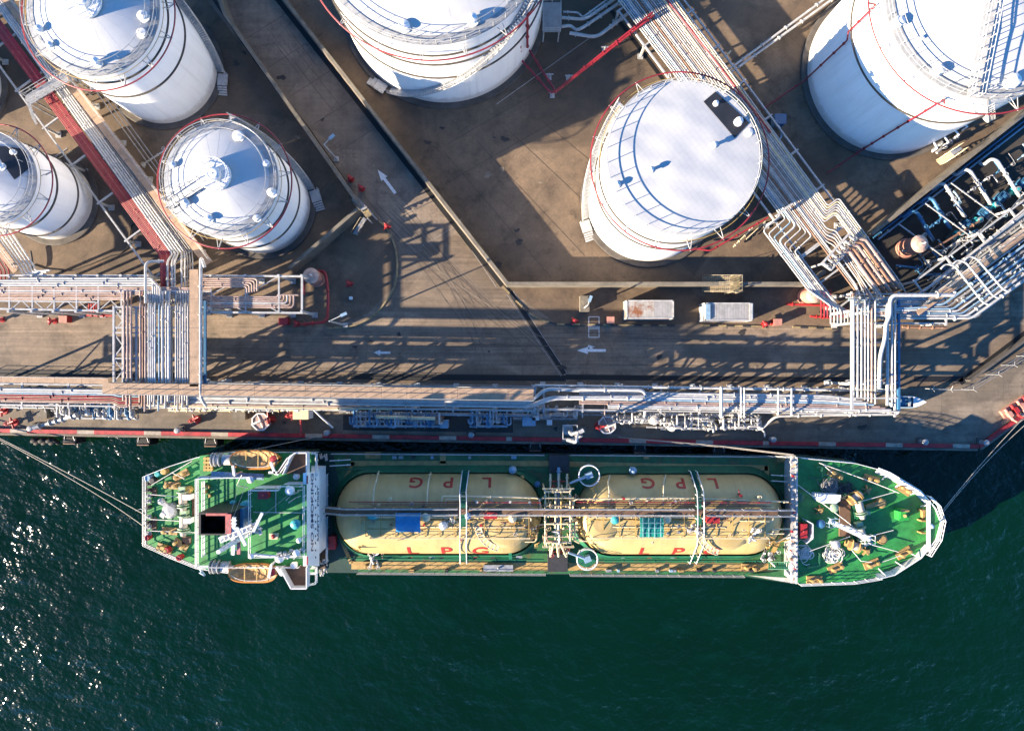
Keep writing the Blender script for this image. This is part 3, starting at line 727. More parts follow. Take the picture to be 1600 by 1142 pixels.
rack('pipe_rack', 'steel rack under the blue-white pipes of the right quay', [Q(850, 608), Q(1400, 608)], Z4 - .5, 3.0, 5)
# --- R5: the diagonal run at right
Z5 = 3.4
A0, A1, B0, B1 = (975, 12), (1255, 383), (1080, 30), (1322, 361)
rows = []
cols = [whitep, whitep, lbluep, whitep, whitep, greyp, whitep, rustp, greyp, whitep, whitep, pinkp, whitep, greyp, whitep, whitep, creamp, whitep, whitep, whitep, creamp, whitep]
for i in range(22):
    t = i / 21; p, q = lerp2(A0, B0, t), lerp2(A1, B1, t); u = Vector((q[0] - p[0], q[1] - p[1])).normalized()
    d = Vector((-u.y, u.x)); st = lerp2(p, q, -.2); pts = [st]
    def at(y): k = (y - p[1]) / (q[1] - p[1]); return Vector(lerp2(p, q, k))
    if i < 7:
        a = at(336 + 5.5 * i); b = a + d * 34 + Vector((0, 4)); e = b + u * ((452 + i * 3) - b.y) / u.y
        pts += [tuple(a), tuple(b), tuple(e), (1298 + 5.4 * i, 478 + 2 * i, 4.6), (1298 + 5.4 * i, 506, 4.6)]
    elif i < 15:
        j = i - 7; a = at(392 - j * 5); e = a + u * 80
        pts += [tuple(a)] + ([tuple(a + d * (-4 - j * .8) + u * 12), tuple(e + d * (-4))] if j > 2 else [tuple(e)])
        pts += [(1332 + 6.6 * j, 462 + (j % 3) * 3, 5.4)]
    else:
        j = 21 - i; a = at(322 + 4.2 * j); b = a - d * 21; e = b + u * ((436 - j * 3) - b.y) / u.y
        pts += [tuple(a), tuple(b), tuple(e), (e.x + 12, e.y + 20)]
    rows.append((pts, .09 if i not in (3, 9, 16) else .14, cols[i], nmc[cols[i].name]))
row(rows, '{c} pipe, {n} from the left in the wide diagonal bundle past the flat-roofed tank', 'pipes of the right diagonal bundle', Z5)
rows = []
for j in range(5):
    a = (1323 + 6.2 * j, 391 - 4.6 * j); pts = [(a[0] - 9, a[1] + 12, 2.2), (a[0] - 4, a[1] + 2, 4.4), (a[0] + 4, a[1] + 2, 4.4), (a[0] + 50, a[1] + 66, 4.4), (a[0] + 56, a[1] + 76, 3.4)]
    rows.append((pts, .25, rustp if j % 2 else pinkp, nmc[(rustp if j % 2 else pinkp).name]))
row(rows, 'thick {c} pipe, {n} from the left, arching out of the right diagonal bundle', 'thick arched pipes at the right rack', 4.2)
pipe([(1030, -16), (1050, 10), (1118, 96), (1150, 138), (1178, 172), (1204, 208)], .13, redp, 'red pipe running along the right diagonal bundle beside the flat-roofed tank', z=Z5 + .5)
pipe([(1078, 26), (1152, 128), (1198, 196), (1276, 300), (1276, 300, 1.0)], .09, whitep, 'thin pale conduit on the right of the wide diagonal bundle', z=Z5 - 1)
rack('pipe_rack', 'steel trestle under the wide diagonal pipe bundle', [(1004, -12), (1290, 372)], Z5 - .1, 7.4, 5.5, brace=False)
rack('pipe_rack', 'steel frame where the diagonal bundle bends at the right', [(1292, 374), (1350, 452)], Z5 - .1, 7.6, 4, brace=True)
# collector frame over the bend
def collector():
    t = thing('valve_gantry', 'pale rectangular steel gantry laid across the bent pipes', 'gantry', W(1310, 390))
    for a, b, w in (((1284, 412), (1326, 366), .22), ((1298, 422), (1338, 376), .22), ((1284, 412), (1298, 422), .2), ((1326, 366), (1338, 376), .2), ((1212, 338), (1238, 318), .25)):
        s = MB(); s.bar(W(*a, 4.3), W(*b, 4.3), w, w); s.build('beam', steel_w, t)
    s = MB()
    for k in range(7):
        p = lerp2((1287, 411), (1327, 369), k / 6); s.tube([W(p[0], p[1], 4.3), W(p[0] + 11, p[1] + 10, 4.3)], .17, 8); s.wheel(W(p[0] + 6, p[1] + 5, 4.5), .26)
    s.build('valve', steel, t)
    for p in ((1286, 412), (1336, 374)):
        q = W(*p, 4.3); s = MB(); s.bar((q.x, q.y, 0), q, .2, .2); s.build('post', steel_w, t)
collector()
# --- R6: crossing at right
Z6 = 6.5
rows = []
spec = [(1333.5, .15, whitep), (1340, .13, whitep), (1346, .13, whitep), (1351.5, .11, whitep), (1356.5, .11, whitep), (1362, .14, pinkp), (1367.5, .11, whitep), (1386.5, .19, whitep), (1393.5, .14, whitep), (1398.5, .12, whitep)]
for i, (x, r, m) in enumerate(spec):
    pts = [(x + 2, 464 + (i * 5) % 14, Z6 - 1.2), (x, 470 + (i * 5) % 14, Z6), (x, 608, Z6), (x, 612, Z6 - 1.8), (x, 618 + i * 2.2, Z6 - 1.8)]
    rows.append((pts, r, m, nmc[m.name]))
row(rows, '{c} pipe, {n} from the left of the row bridging the road at right', 'pipes bridging the road at right', Z6, 9)
pipe([(1492, 456), (1491, 461), (1391, 461), (1390, 495), (1384, 506), (1383, 530), (1375, 556), (1374, 606)], .24, whitep, 'thick white pipe with a dogleg bridging the road at right', z=Z6 + .3)
rows = []
for i in range(4):
    rows.append(([(1352 + 5 * i, 500), (1352 + 5 * i, 494 - 3.5 * i), (1400 + 16 * i, 492 - 4 * i)], .12, [whitep, pinkp, whitep, lbluep][i], ['white', 'pink', 'white', 'bluish'][i]))
row(rows, '{c} pipe, {n} from the left, elbowing out of the right road crossing', 'elbow pipes at the right crossing', Z6 - .2)
def crossing2():
    t = thing('pipe_bridge', 'pale steel bridge carrying pipes over the road at right', 'pipe bridge', W(1370, 540))
    for x in (1331, 1404):
        s = MB(); s.bar(W(x, 468, Z6 - .4), W(x, 640, Z6 - .4), .26, .3); s.build('beam', steel_w if x < 1400 else bluep, t)
    for y in (478, 506, 535, 565, 598, 622):
        s = MB(); s.bar(W(1331, y, Z6 - .35), W(1404, y, Z6 - .35), .16, .18); s.build('beam', steel_w, t)
    for x in (1331, 1367, 1404):
        for y in (486, 600):
            p = W(x, y, Z6); s = MB(); s.bar((p.x, p.y, 0), (p.x, p.y, Z6 - .5), .32, .32); s.box((p.x, p.y, .15), (.8, .8, .3)); s.build('post', steel_w, t)
    for y0, y1 in ((506, 535), (565, 598)):
        s = MB(); s.bar(W(1331, y0, Z6 - .5), W(1404, y1, Z6 - .5), .1, .1); s.build('brace', steel_w, t)
crossing2()
# --- R7: right-hand rack running off up to the right
Z7 = 5.0
rows = []
spec = [(465, .1, whitep), (468.5, .14, lbluep), (472, .1, whitep), (475.5, .16, lbluep), (479, .1, greyp), (482.5, .13, lbluep), (486, .12, whitep), (489.5, .1, lbluep), (493, .15, whitep), (497, .17, whitep)]
for i, (y, r, m) in enumerate(spec):
    xc = 1452 + 7.4 * i; e = (1680, y - (1680 - xc) * .73)
    rows.append(([(1322 + i * 4, y), (xc, y), e], r, m, nmc[m.name]))
row(rows, '{c} pipe, {n} from the top of the rack bending up to the right edge', 'pipes of the right-edge rack', Z7)
walkway([(1432, 488), (1512, 430), (1660, 318)], 5.6, .95, 'tan walkway sloping up to the right edge among pipes', sides=(1,))
rows = [([(1420 + 8 * i, 470 - 5 * i), (1455 + 9 * i, 445 - 6 * i), (1690, 268 - 5 * i)], .13 if i % 2 else .1, [lbluep, whitep, greyp, whitep][i], ['bluish', 'white', 'grey', 'white'][i]) for i in range(4)]
row(rows, '{c} pipe, {n} from the walkway on the pump side of the right rack', 'pump side pipes of the right rack', 4.4)
rows = [([(1470 + i * 18, 420 - i * 6), (1478 + i * 18, 412 - i * 6), (1492 + i * 17, 416 - i * 6), (1535 + i * 16, 472 - i * 10), (1544 + i * 16, 476 - i * 10)], .11, whitep, 'white') for i in range(3)]
row(rows, '{c} pipe, {n} from the left, laid across the right rack', 'white pipes crossing over the right rack', 6.6)
rack('pipe_rack', 'steel rack under the pipes bending up to the right edge', [(1332, 482), (1480, 482), (1640, 366)], Z7 - .1, 3.6, 5)
rack('pipe_rack', 'narrow steel rack on the pump side of the right walkway', [(1440, 452), (1640, 303)], 4.2, 2.4, 5)
# --- pipes by the pump yard
for i, (x, y) in enumerate(((1380, 352), (1388, 346), (1396, 340))):
    pipe([(1356 + 8 * i, 370 + 2 * i, .5), (1640 + 8 * i, 150 + 2 * i, .5)], .13, lbluep if i != 1 else bluep, 'white pipe in shade-blue colour, %s from the bund wall along the pump yard' % ORD[i], 'white pipes coloured shade-blue along the pump yard wall')  # white pipes; the blue of their shade is put into the colour
hooks = [(1549, 252), (1507, 268), (1468, 290), (1448, 312), (1424, 333)]
for i, (x, y) in enumerate(hooks):
    pipe([(x - 18, y + 3, .6), (x - 12, y + 6, 1.0), (x, y - 4, 1.6), (x + 9, y - 1, 1.6), (x + 42 - 3 * i, y + 52 - 4 * i, 1.6), (x + 46 - 3 * i, y + 57 - 4 * i, .8)], .22, whitep if i < 3 else bluep,
         '%s hooked pipe, %s from the top right in the pump yard' % ('white' if i < 3 else 'blue', ORD[i]), 'hooked pipes of the pump yard', valves=((x + 20, y + 22, 1.7),), flange=2)
def pump(cx, cy, rz, label):
    c = W(cx, cy); t = thing('pump', label, 'pump', c, 'pumps of the yard'); R_ = Matrix.Rotation(rz, 3, 'Z')
    def L(x, y, z): return c + R_ @ Vector((x, y, z))
    s = MB(); s.box(c + Vector((0, 0, .15)), (3.2, 1.3, .3), rz); s.build('plinth', concd, t)
    s = MB(); s.tube([L(.1, 0, .95), L(1.5, 0, .95)], .45, 14)
    for k in range(7): s.box(L(.25 + .17 * k, 0, .95), (.05, 1.02, 1.02), rz)
    s.box(L(.8, 0, 1.5), (.5, .45, .3), rz); s.build('motor', bluep, t)
    s = MB(); s.tube([L(-.9, 0, .95), L(-.5, 0, .95)], .55, 16); s.tube([L(-.5, 0, .95), L(.1, 0, .95)], .14, 8); s.tube([L(-.7, 0, 1.2), L(-.7, 0, 1.95)], .2, 10); s.tube([L(-.9, 0, .95), L(-1.6, 0, .95)], .24, 10)
    s.build('pump_casing', teal, t)
    s = MB(); s.tube([L(-.7, 0, 1.8), L(-.7, 0, 1.92)], .36, 12); s.build('flange', steel, t); s = MB(); s.tube([L(-1.6, 0, .95), L(-1.7, 0, .95)], .38, 12); s.build('flange', steel, t)
for i, (x, y) in enumerate(((1581, 296), (1549, 318), (1523, 342), (1494, 362))):
    pump(x, y, .72 + .05 * i, 'blue electric pump on a plinth, %s from the right in the pump yard' % ORD[i])
pipe([(1440, 400, 2.2), (1482, 375, 2.2), (1530, 346, 2.2)], .14, rustp, 'rusty pipe lying aslant between the pumps', flange=2)
for i, pts in enumerate(([(1460, 392), (1474, 392), (1498, 376), (1530, 376)], [(1498, 348), (1520, 366), (1530, 362), (1548, 386)], [(1468, 420), (1476, 420), (1462, 398), (1440, 378)], [(1556, 376), (1582, 352), (1600, 344)], [(1410, 392), (1434, 392), (1450, 414), (1456, 424)], [(1400, 415), (1430, 418), (1440, 430), (1470, 428)])):
    pipe(pts, .13, [whitep, whitep, bluep, whitep, greyp, bluep][i], ['white pipe curling round the second pump', 'white stepped pipe running to the right rack', 'blue bent pipe below the pumps', 'white pipe joining the right rack near the edge', 'thin grey pipe beside the pink-topped drum', 'blue pipe low beside the right diagonal bundle'][i], z=1.6, flange=2,
         valves=(pts[1] + (1.7,), pts[2] + (1.7,)))
# unseen tray added under the long tan walkway to fill its road shadow
s = MB(); s.bar(W(*Q(196, 604), 5.6), W(*Q(834, 604), 5.6), 1.3, .12); s.build('shadow_tray', steel, label='hidden flat tray added under the long tan quay walkway to deepen its shadow', cat='shadow tray')
# --- denser small-bore piping and plant in the pump yard
sheet('pump_yard_shade', [(1352, 378), (1640, 156), (1700, 130), (1700, 330), (1490, 470), (1415, 462)], .004, ground_mat('shade_dark_concrete', (.03, .026, .023), (.055, .047, .038), (.1, .082, .062), joints=False))  # shade over the yard ground, painted as a dark sheet
rr = random.Random(21); k = 0
for bx, by in [(1436, 372), (1452, 356), (1470, 342), (1490, 322), (1508, 304), (1530, 288), (1552, 274), (1574, 262), (1590, 250), (1466, 400), (1486, 388), (1508, 372), (1540, 362), (1562, 342), (1584, 322), (1596, 306), (1430, 424), (1450, 438), (1478, 424), (1502, 398)]:
    w1 = rr.uniform(12, 26); w2 = rr.uniform(8, 20); z = rr.uniform(.6, 2.0); f = rr.choice((-1, 1))
    pts = [(bx, by, z), (bx + w1 * .8, by - w1 * .6, z), (bx + w1 * .8 + f * w2 * .59, by - w1 * .6 + f * w2 * .81, z), (bx + w1 * .8 + f * w2 * .59, by - w1 * .6 + f * w2 * .81, .2)]
    m = [whitep, bluep, greyp, lbluep, steel][k % 5]
    pipe(pts, rr.choice((.07, .1, .13)), m, '%s bent pipe low in the pump yard, %s along the row of pumps' % (['white', 'blue', 'grey', 'bluish', 'steel'][k % 5], ORD[k]), 'low bent pipes of the pump yard', flange=1.0, valves=((bx + w1 * .4, by - w1 * .3, z + .1),)); k += 1
for i, (x0, y0, x1, y1) in enumerate(((1404, 350, 1500, 420), (1446, 318, 1520, 372), (1486, 286, 1560, 340))):
    pipe([(x0, y0, 2.6), (x1, y1, 2.6)], .09, steel, 'thin steel pipe spanning the pump yard, %s from the left' % ORD[i], 'thin pipes spanning the pump yard', flange=3)

# thin pipes laced between the big ones on the right-edge rack
rows = []
for i in range(12):
    y = 466.5 + 2.7 * i; xc = 1456 + 6.2 * i; m = [whitep, greyp, lbluep, steel][i % 4]
    rows.append(([(1408 + (i * 13) % 40, y), (xc, y), (1690, y - (1690 - xc) * .735)], .065, m, ['white', 'grey', 'bluish', 'steel'][i % 4]))
row(rows, 'thin {c} pipe, {n} from the top, laced along the right-edge rack', 'thin pipes of the right-edge rack', 4.5, 4)
rows = []
for i in range(9):
    y = 440 - 5.2 * i; m = [steel, whitep, greyp][i % 3]
    rows.append(([(1448 + 9 * i, y + 14), (1458 + 9 * i, y), (1700, y - (242 - 9 * i) * .76)], .06, m, ['steel', 'white', 'grey'][i % 3]))
row(rows, 'thin {c} pipe, {n} from the tan walkway, on the pump side rack', 'thin pipes of the pump side rack', 4.0, 4)
# ---------------------------------------------------------------- the gas tanker
ZD, ZF, ZB, ZC = 1.0, 3.3, 10.6, 13.1          # main deck, forecastle/poop, boat deck, compass deck
ship = thing('gas_tanker', 'green-decked gas tanker with two cream cargo tanks moored along the quay', 'ship', W(850, 805, -3))
def sp(mb, name, mats, parent=None, label=None):
    return mb.build(name, mats, parent or ship, label=label)
up_ = [(229, 742), (270, 726), (313, 712), (365, 705), (450, 704), (520, 706), (800, 708), (1100, 710), (1245, 712), (1330, 720), (1390, 739), (1437, 767), (1461, 795), (1469, 816),
       (1462, 842), (1438, 871), (1397, 897), (1330, 910), (1245, 913), (1150, 899), (800, 897), (560, 895), (450, 894), (360, 893), (312, 886), (270, 868), (229, 850)]
def hull():
    s = MB(); n = len(up_)
    def ringz(z, fx, fy, zp):
        out = []
        for x, y in up_:
            k = max(0, (x - 1150) / 320); kk = fx * k + (.3 * fx if x < 300 else 0)
            X = x - kk * 40 if x > 800 else x + fx * 10 * (x < 300)
            p = W(X, 806 + (y - 806) * (1 - fy * (.25 + .75 * k)), zp); p.z = z; out.append(p)
        return out
    R0 = ringz(-4, 1, .18, ZD); R1 = ringz(-1, .5, .06, ZD); R2 = ringz(ZD - .05, 0, 0, ZD)
    s.add(R0 + R1 + R2, [(a * n + i, a * n + (i + 1) % n, (a + 1) * n + (i + 1) % n, (a + 1) * n + i) for a in (0, 1) for i in range(n)], 0, False)
    s.add(R2, [tuple(range(n - 1, -1, -1))]); s.add(R0, [tuple(range(n))])
    sp(s, 'hull', hullm)
    s = MB(); md = [(x, y + (1.5 if y < 806 else -1.5)) for x, y in up_ if 480 <= x <= 1250]
    s.pprism(md, ZD - .05, ZD + .02); sp(s, 'main_deck', M('worn_green_deck', (.034, .16, .05), .55, var=.45, scale=.9, spots=((.14, .105, .035), 1.1, .53)))
    fo = [(x, y) for x, y in up_ if x >= 1245]
    s = MB(); s.pprism(fo, ZD, ZF); sp(s, 'forecastle', hullm)
    s = MB(); s.pprism([(1359 + (x - 1359) * .985, 806 + (y - 806) * .982) for x, y in fo], ZF - .02, ZF + .02); sp(s, 'forecastle_deck', gdeck)
    po = [(x, y) for x, y in up_ if x <= 365] + [(493, 894), (493, 705)]
    po = [(229, 742), (270, 726), (313, 712), (365, 705), (493, 705), (493, 895), (360, 893), (312, 886), (270, 868), (229, 850)]
    s = MB(); s.pprism(po, ZD, ZF); sp(s, 'poop', hullm)
    s = MB(); s.pprism([(365 + (x - 365) * .99, 800 + (y - 800) * .985) for x, y in po], ZF - .02, ZF + .02); sp(s, 'poop_deck', gdeck)
hull()
# bulwark round the bow: flared plates with stays
def bulwark():
    pts = [(1372, 732)] + [(x, y) for x, y in up_ if x >= 1385] + [(1372, 903)]
    # densify
    D = []
    for a, b in zip(pts, pts[1:]):
        n = max(2, int(math.hypot(b[0] - a[0], b[1] - a[1]) / 9))
        for i in range(n): D.append(lerp2(a, b, i / n))
    D.append(pts[-1]); cen = (1300, 814); s = MB(); n = len(D); rows_ = []
    for x, y in D:
        u = Vector((x - cen[0], y - cen[1])).normalized()
        b = W(x - u.x * 9, y - u.y * 9, ZF); t_ = W(x + u.x * .5, y + u.y * .5, ZF + 1.35); t2 = W(x + u.x * 2.2, y + u.y * 2.2, ZF + 1.35); b2 = W(x - u.x * 7, y - u.y * 7, ZF - .2)
        rows_.append((b, t_, t2, b2))
    s.add([v for r in rows_ for v in r], [(i * 4 + k, i * 4 + k + 1, (i + 1) * 4 + k + 1, (i + 1) * 4 + k) for i in range(n - 1) for k in range(3)], 0, False)
    s.add([v for v in rows_[0]], [(0, 1, 2, 3)]); s.add([v for v in rows_[-1]], [(3, 2, 1, 0)])
    bw = sp(s, 'bulwark', white)
    for i in range(2, n - 1, 3):
        x, y = D[i]
        if 1455 < x: continue
        u = Vector((x - cen[0], y - cen[1])).normalized(); s = MB()
        s.bar(W(x - u.x * 17, y - u.y * 17, ZF + .02), W(x - u.x * .5, y - u.y * .5, ZF + 1.3), .08, .16); sp(s, 'stay', white, bw)
    s = MB(); s.tube([(r[1] + r[2]) / 2 + Vector((0, 0, .03)) for r in rows_], .07, 6); sp(s, 'cap_rail', white, bw)
    # bow platform
    pl_ = MB(); pl_.pprism([(1447, 776), (1462, 790), (1470, 812), (1464, 840), (1448, 864), (1449, 845), (1452, 812), (1449, 795)], ZF + 1.2, ZF + 1.28); sp(pl_, 'bow_platform', gdeck)
    s = MB(); s.prect(1449, 782, 1454, 862, ZF + 1.3, ZF + 1.5); sp(s, 'bow_gangway', white)
    s = MB(); s.rail([W(x, y, ZF + 1.35) for x, y in ((1448, 774), (1462, 788), (1470, 812), (1464, 841), (1448, 866))], 1.0, 1.2, (1, .6, .3), .05); sp(s, 'bow_railing', white)
    s = MB(); s.tube([W(1456, 822, ZF + 1.4), W(1456, 822, ZF + 3.2)], .09, 8); s.sphere(W(1456, 822, ZF + 3.2), .3, 10); sp(s, 'bow_light', lbluep)
bulwark()
def drail(pts, z, name='deck_railing', m=None, h=1.05, step=1.4, r=.045):
    s = MB(); s.rail([W(x, y, z) for x, y in pts], h, step, (1, .66, .33), r); return sp(s, name, m or white)
drail([(1247, 714), (1330, 722), (1372, 733)], ZF); drail([(1247, 911), (1330, 908), (1372, 901)], ZF)
drail([(498, 706), (365, 706), (313, 713), (270, 727), (230, 743), (230, 849), (270, 867), (312, 884), (360, 891), (498, 893)], ZF)
for q in ([(520, 708), (850, 710)], [(890, 710), (1232, 713)], [(560, 893), (852, 895)], [(890, 896), (1160, 898)]): drail(q, ZD, r=.032, m=steel_w)
# painted deck paths
tanp = M('tan_deck_paint', (.34, .22, .075), .7, var=.3, scale=1.2)
s = MB()
for pts, w_ in (([(548, 724), (858, 724)], 8), ([(552, 722), (519, 790), (521, 815), (549, 880)], 5.5), ([(549, 883), (858, 885)], 12), ([(890, 725), (1200, 731)], 8), ([(1198, 728), (1198, 748), (1224, 790), (1226, 826), (1200, 878)], 7), ([(888, 885), (1208, 886)], 12), ([(692, 708), (692, 724)], 9)):
    for a, b in zip(pts, pts[1:]): s.bar(W(*a, ZD + .03), W(*b, ZD + .03), w_ / 12, .012)
sp(s, 'painted_path', tanp)
# cargo tanks: dished-end cylinders lying in the hold
RT = 5.22; ZT = .9
def cargo(x0, x1, yc, lab, lets_top, lets_bot, catx):
    a, b = W(x0, yc, ZT), W(x1, yc, ZT); s = MB(); n = 40; e = 4.6; pr = []
    for i in range(9): t_ = PI / 2 * i / 8; pr.append((a.x + e * (1 - math.cos(t_)), RT * math.sin(t_)))
    for i in range(1, 10): pr.append((a.x + e + (b.x - a.x - 2 * e) * i / 10, RT))
    for i in range(9): t_ = PI / 2 * (1 - i / 8); pr.append((b.x - e * (1 - math.cos(t_)), RT * math.sin(t_)))
    vs = []
    for X, r in pr:
        for k in range(n):
            an = PI * k / (n - 1) * 1.1 - .05 * PI; vs.append((X, a.y + math.cos(an) * r, ZT + math.sin(an) * r))
    N = len(pr)
    s.add(vs, [(i * n + k, i * n + k + 1, (i + 1) * n + k + 1, (i + 1) * n + k) for i in range(N - 1) for k in range(n - 1)], 0, True)
    cyl = sp(s, 'cargo_tank', creamt)
    # green coaming round the tank opening
    s = MB(); ol = []; il = []
    for k in range(64):
        t_ = 2 * PI * k / 64; c_, s_ = math.cos(t_), math.sin(t_)
        sx = math.copysign(1, c_); bx = (b.x - e) if sx > 0 else (a.x + e)
        for lst, d, hz in ((ol, .8, 0), (il, .05, 1.3)):
            lst.append(Vector((bx + c_ * (e + d), a.y + s_ * (RT + d), ZD + hz)))
    s.add(ol + il, [(k, (k + 1) % 64, 64 + (k + 1) % 64, 64 + k) for k in range(64)]); sp(s, 'tank_coaming', gdark)
    # seam straps
    for X in ((x0 * .86 + x1 * .14) + 12, (x0 * .48 + x1 * .52) - 54, ):
        pass
    # lettering laid on the curved shell
    for txt, ys, flip in ((lets_top, 1, True), (lets_bot, -1, False)):
        for chx, ch in txt:
            cu = bpy.data.curves.new('t', 'FONT'); cu.body = ch; cu.size = 2.5 if flip else 3.0; cu.align_x = 'CENTER'; cu.offset = .05
            ob = bpy.data.objects.new('t', cu); COL.objects.link(ob); bpy.context.view_layer.update()
            me = bpy.data.meshes.new_from_object(ob.evaluated_get(bpy.context.evaluated_depsgraph_get()))
            bm = bmesh.new(); bm.from_mesh(me)
            for k in range(1, 9): bmesh.ops.bisect_plane(bm, geom=bm.verts[:] + bm.edges[:] + bm.faces[:], plane_co=(0, k * .27, 0), plane_no=(0, 1, 0))
            bm.verts.index_update(); X = W(chx, yc, 5).x; s = MB(); vs = []
            for v in bm.verts:
                lx, ly = v.co.x * (-1 if flip else 1), v.co.y; an = (.45 if flip else .42) + ly / RT
                vs.append((X + lx, a.y + ys * math.cos(an) * (RT + .04), ZT + math.sin(an) * (RT + .04)))
            s.add(vs, [tuple(v.index for v in f.verts) for f in bm.faces], 0); bm.free()
            sp(s, 'letter', letter, cyl)
            bpy.data.objects.remove(ob); bpy.data.meshes.remove(me); bpy.data.curves.remove(cu)
    return cyl
def tank_mat():
    m, t, b = nt('cream_tank_shell'); co = t.nodes.new('ShaderNodeTexCoord').outputs['Object']
    c = ramp(t, noise(t, co, .5, 6), [(.3, (.34, .25, .095)), (.65, (.43, .325, .14))])
    st = noise(t, co, 1.4, 5, .7, (1, .08, .12))       # rain streaks running down the shell
    c = mix(t, ramp(t, st, [(.5, (0, 0, 0)), (.72, (.55, .55, .55))]), c, (.25, .18, .10))
    sp_ = noise(t, co, 1.2, 7, .75); c = mix(t, ramp(t, sp_, [(.66, (0, 0, 0)), (.74, (.5, .5, .5))]), c, (.28, .12, .06))
    t.links.new(c, b.inputs['Base Color']); b.inputs['Roughness'].default_value = .42; return m
creamt = tank_mat()
cargo(527, 847, 799, '', [(761, 'L'), (700, 'P'), (648, 'G')], [(642, 'L'), (696, 'P'), (750, 'G')], 727)
cargo(897, 1217, 800, '', [(1119, 'L'), (1067, 'P'), (1015, 'G')], [(1009, 'L'), (1062, 'P'), (1116, 'G')], 1090)
# catwalks over the tanks
ZK = 6.75
def catwalk():
    s = MB()
    s.bar(W(508, 795.5, 5.6), W(540, 798, ZK), .8, .08); s.bar(W(540, 798, ZK), W(1215, 800, ZK), .75, .08); s.bar(W(1215, 800, ZK), W(1236, 800, 5.6), .75, .08)
    cw = sp(s, 'catwalk', brownd)
    for y in (-4.6, 4.6):
        s = MB(); s.rail([W(508, 795 + y, 5.6), W(540, 798 + y, ZK), W(716, 798 + y, ZK)], 1.0, 2.2, (1, .5), .042); s.rail([W(734, 798 + y, ZK), W(1082, 799 + y, ZK)], 1.0, 2.2, (1, .5), .042); s.rail([W(1102, 799 + y, ZK), W(1215, 800 + y, ZK), W(1238, 800 + y, 5.6)], 1.0, 2.2, (1, .5), .042)
        sp(s, 'handrail', whitep, cw)
    for xa in (725, 1092):
        path = [(728 if xa == 725 else 1081, 735, 2.2), (xa - 1, 765, 5.6), (xa, 785, ZK), (xa, 815, ZK), (xa - .5, 848, 4.3), (xa + (0 if xa == 725 else -12), 877, 1.2)]
        s = MB()
        for p, q in zip(path, path[1:]):
            P, R_ = W(*p), W(*q); n = max(1, int((R_ - P).length / .3))
            if abs(p[2] - q[2]) < .2: s.bar(P, R_, .75, .06)
            else:
                for k in range(n): s.box(P.lerp(R_, (k + .5) / n), (.75, .24, .05))
        cs = sp(s, 'cross_ladder', gdark)
        for d in (-5, 5):
            s = MB(); s.rail([W(p[0] + d, p[1], p[2]) for p in path if not 787 < p[1] < 813], .95, 1.5, (1,), .06); sp(s, 'handrail', white, cs)
catwalk()
# pipes over the tanks
def spipe(pts, r, m, z=6.2, nm='deck_pipe', flange=4):
    s = MB(); s.tube([W(p[0], p[1], p[2] if len(p) > 2 else z) for p in pts], r, 7, bend=r * 4, flange=flange); return sp(s, nm, m)
for k, (y, r, m, x0, x1) in enumerate(((784, .06, redp, 545, 845), (784, .06, redp, 900, 1205), (786.8, .05, rustp, 560, 840), (789.5, .06, rustp, 580, 1205), (787, .05, redp, 905, 1180))):
    spipe([(x0, y), (x1, y + 1)], r, m, 6.35)
spipe([(690, 791), (690, 775), (800, 776), (842, 778), (846, 800, 5)], .1, creamp); spipe([(696, 791), (696, 780), (720, 780)], .08, creamp)
spipe([(893, 815, 5.2), (897, 780), (1060, 778), (1232, 784, 5)], .1, creamp); spipe([(1063, 790), (1063, 778)], .08, creamp); spipe([(1070, 790), (1070, 781)], .07, creamp)
for x0, x1, y in ((583, 592, 736), (667, 673, 738), (951, 953, 742), (1036, 1040, 742)):
    spipe([(x1, y, 2.6), (x1 - 3, y + 12, 5), (x0 + 1, 765, 5.9), (x0, 790, 6.3)], .09, creamp)
for (x0, x1, y, z) in ((588, 835, 829, 5.6), (595, 835, 834, 5.4), (584, 838, 840, 5.0), (920, 1225, 833, 5.5), (915, 1200, 838, 5.2), (905, 1215, 845, 4.6)):
    spipe([(x0, y, z), (x1, y + .5, z)], .085, creamp if y % 2 else rustp)
spipe([(820, 846, 4.6), (838, 846, 4.6), (840, 820, 4.6), (862, 818, 4.6)], .1, creamp); spipe([(898, 818, 5), (898, 838, 5), (912, 845, 4.6)], .1, creamp); spipe([(886, 826, 5), (894, 826, 5), (894, 842, 5), (905, 848, 4.4)], .1, creamp)
spipe([(1160, 828, 6), (1236, 826, 5)], .09, creamp); spipe([(1196, 846, 4), (1214, 846, 4), (1236, 836, 4)], .1, creamp); spipe([(1200, 850, 3.5), (1236, 842, 3.5)], .09, yel)
spipe([(1205, 742, 2), (1236, 744, 2)], .07, white); spipe([(1205, 751, 2), (1236, 753, 2)], .07, white); spipe([(515, 720, 2), (548, 718, 2)], .07, white); spipe([(515, 728, 2), (548, 726, 2)], .07, white)
spipe([(602, 805, 6.3), (602, 798, 6.3), (622, 798, 6.3)], .09, white)
spipe([(586, 843, 4.6), (596, 862, 2.5), (598, 872, 1.6)], .09, salmon); spipe([(592, 842, 4.6), (600, 868, 1.8)], .08, creamp)
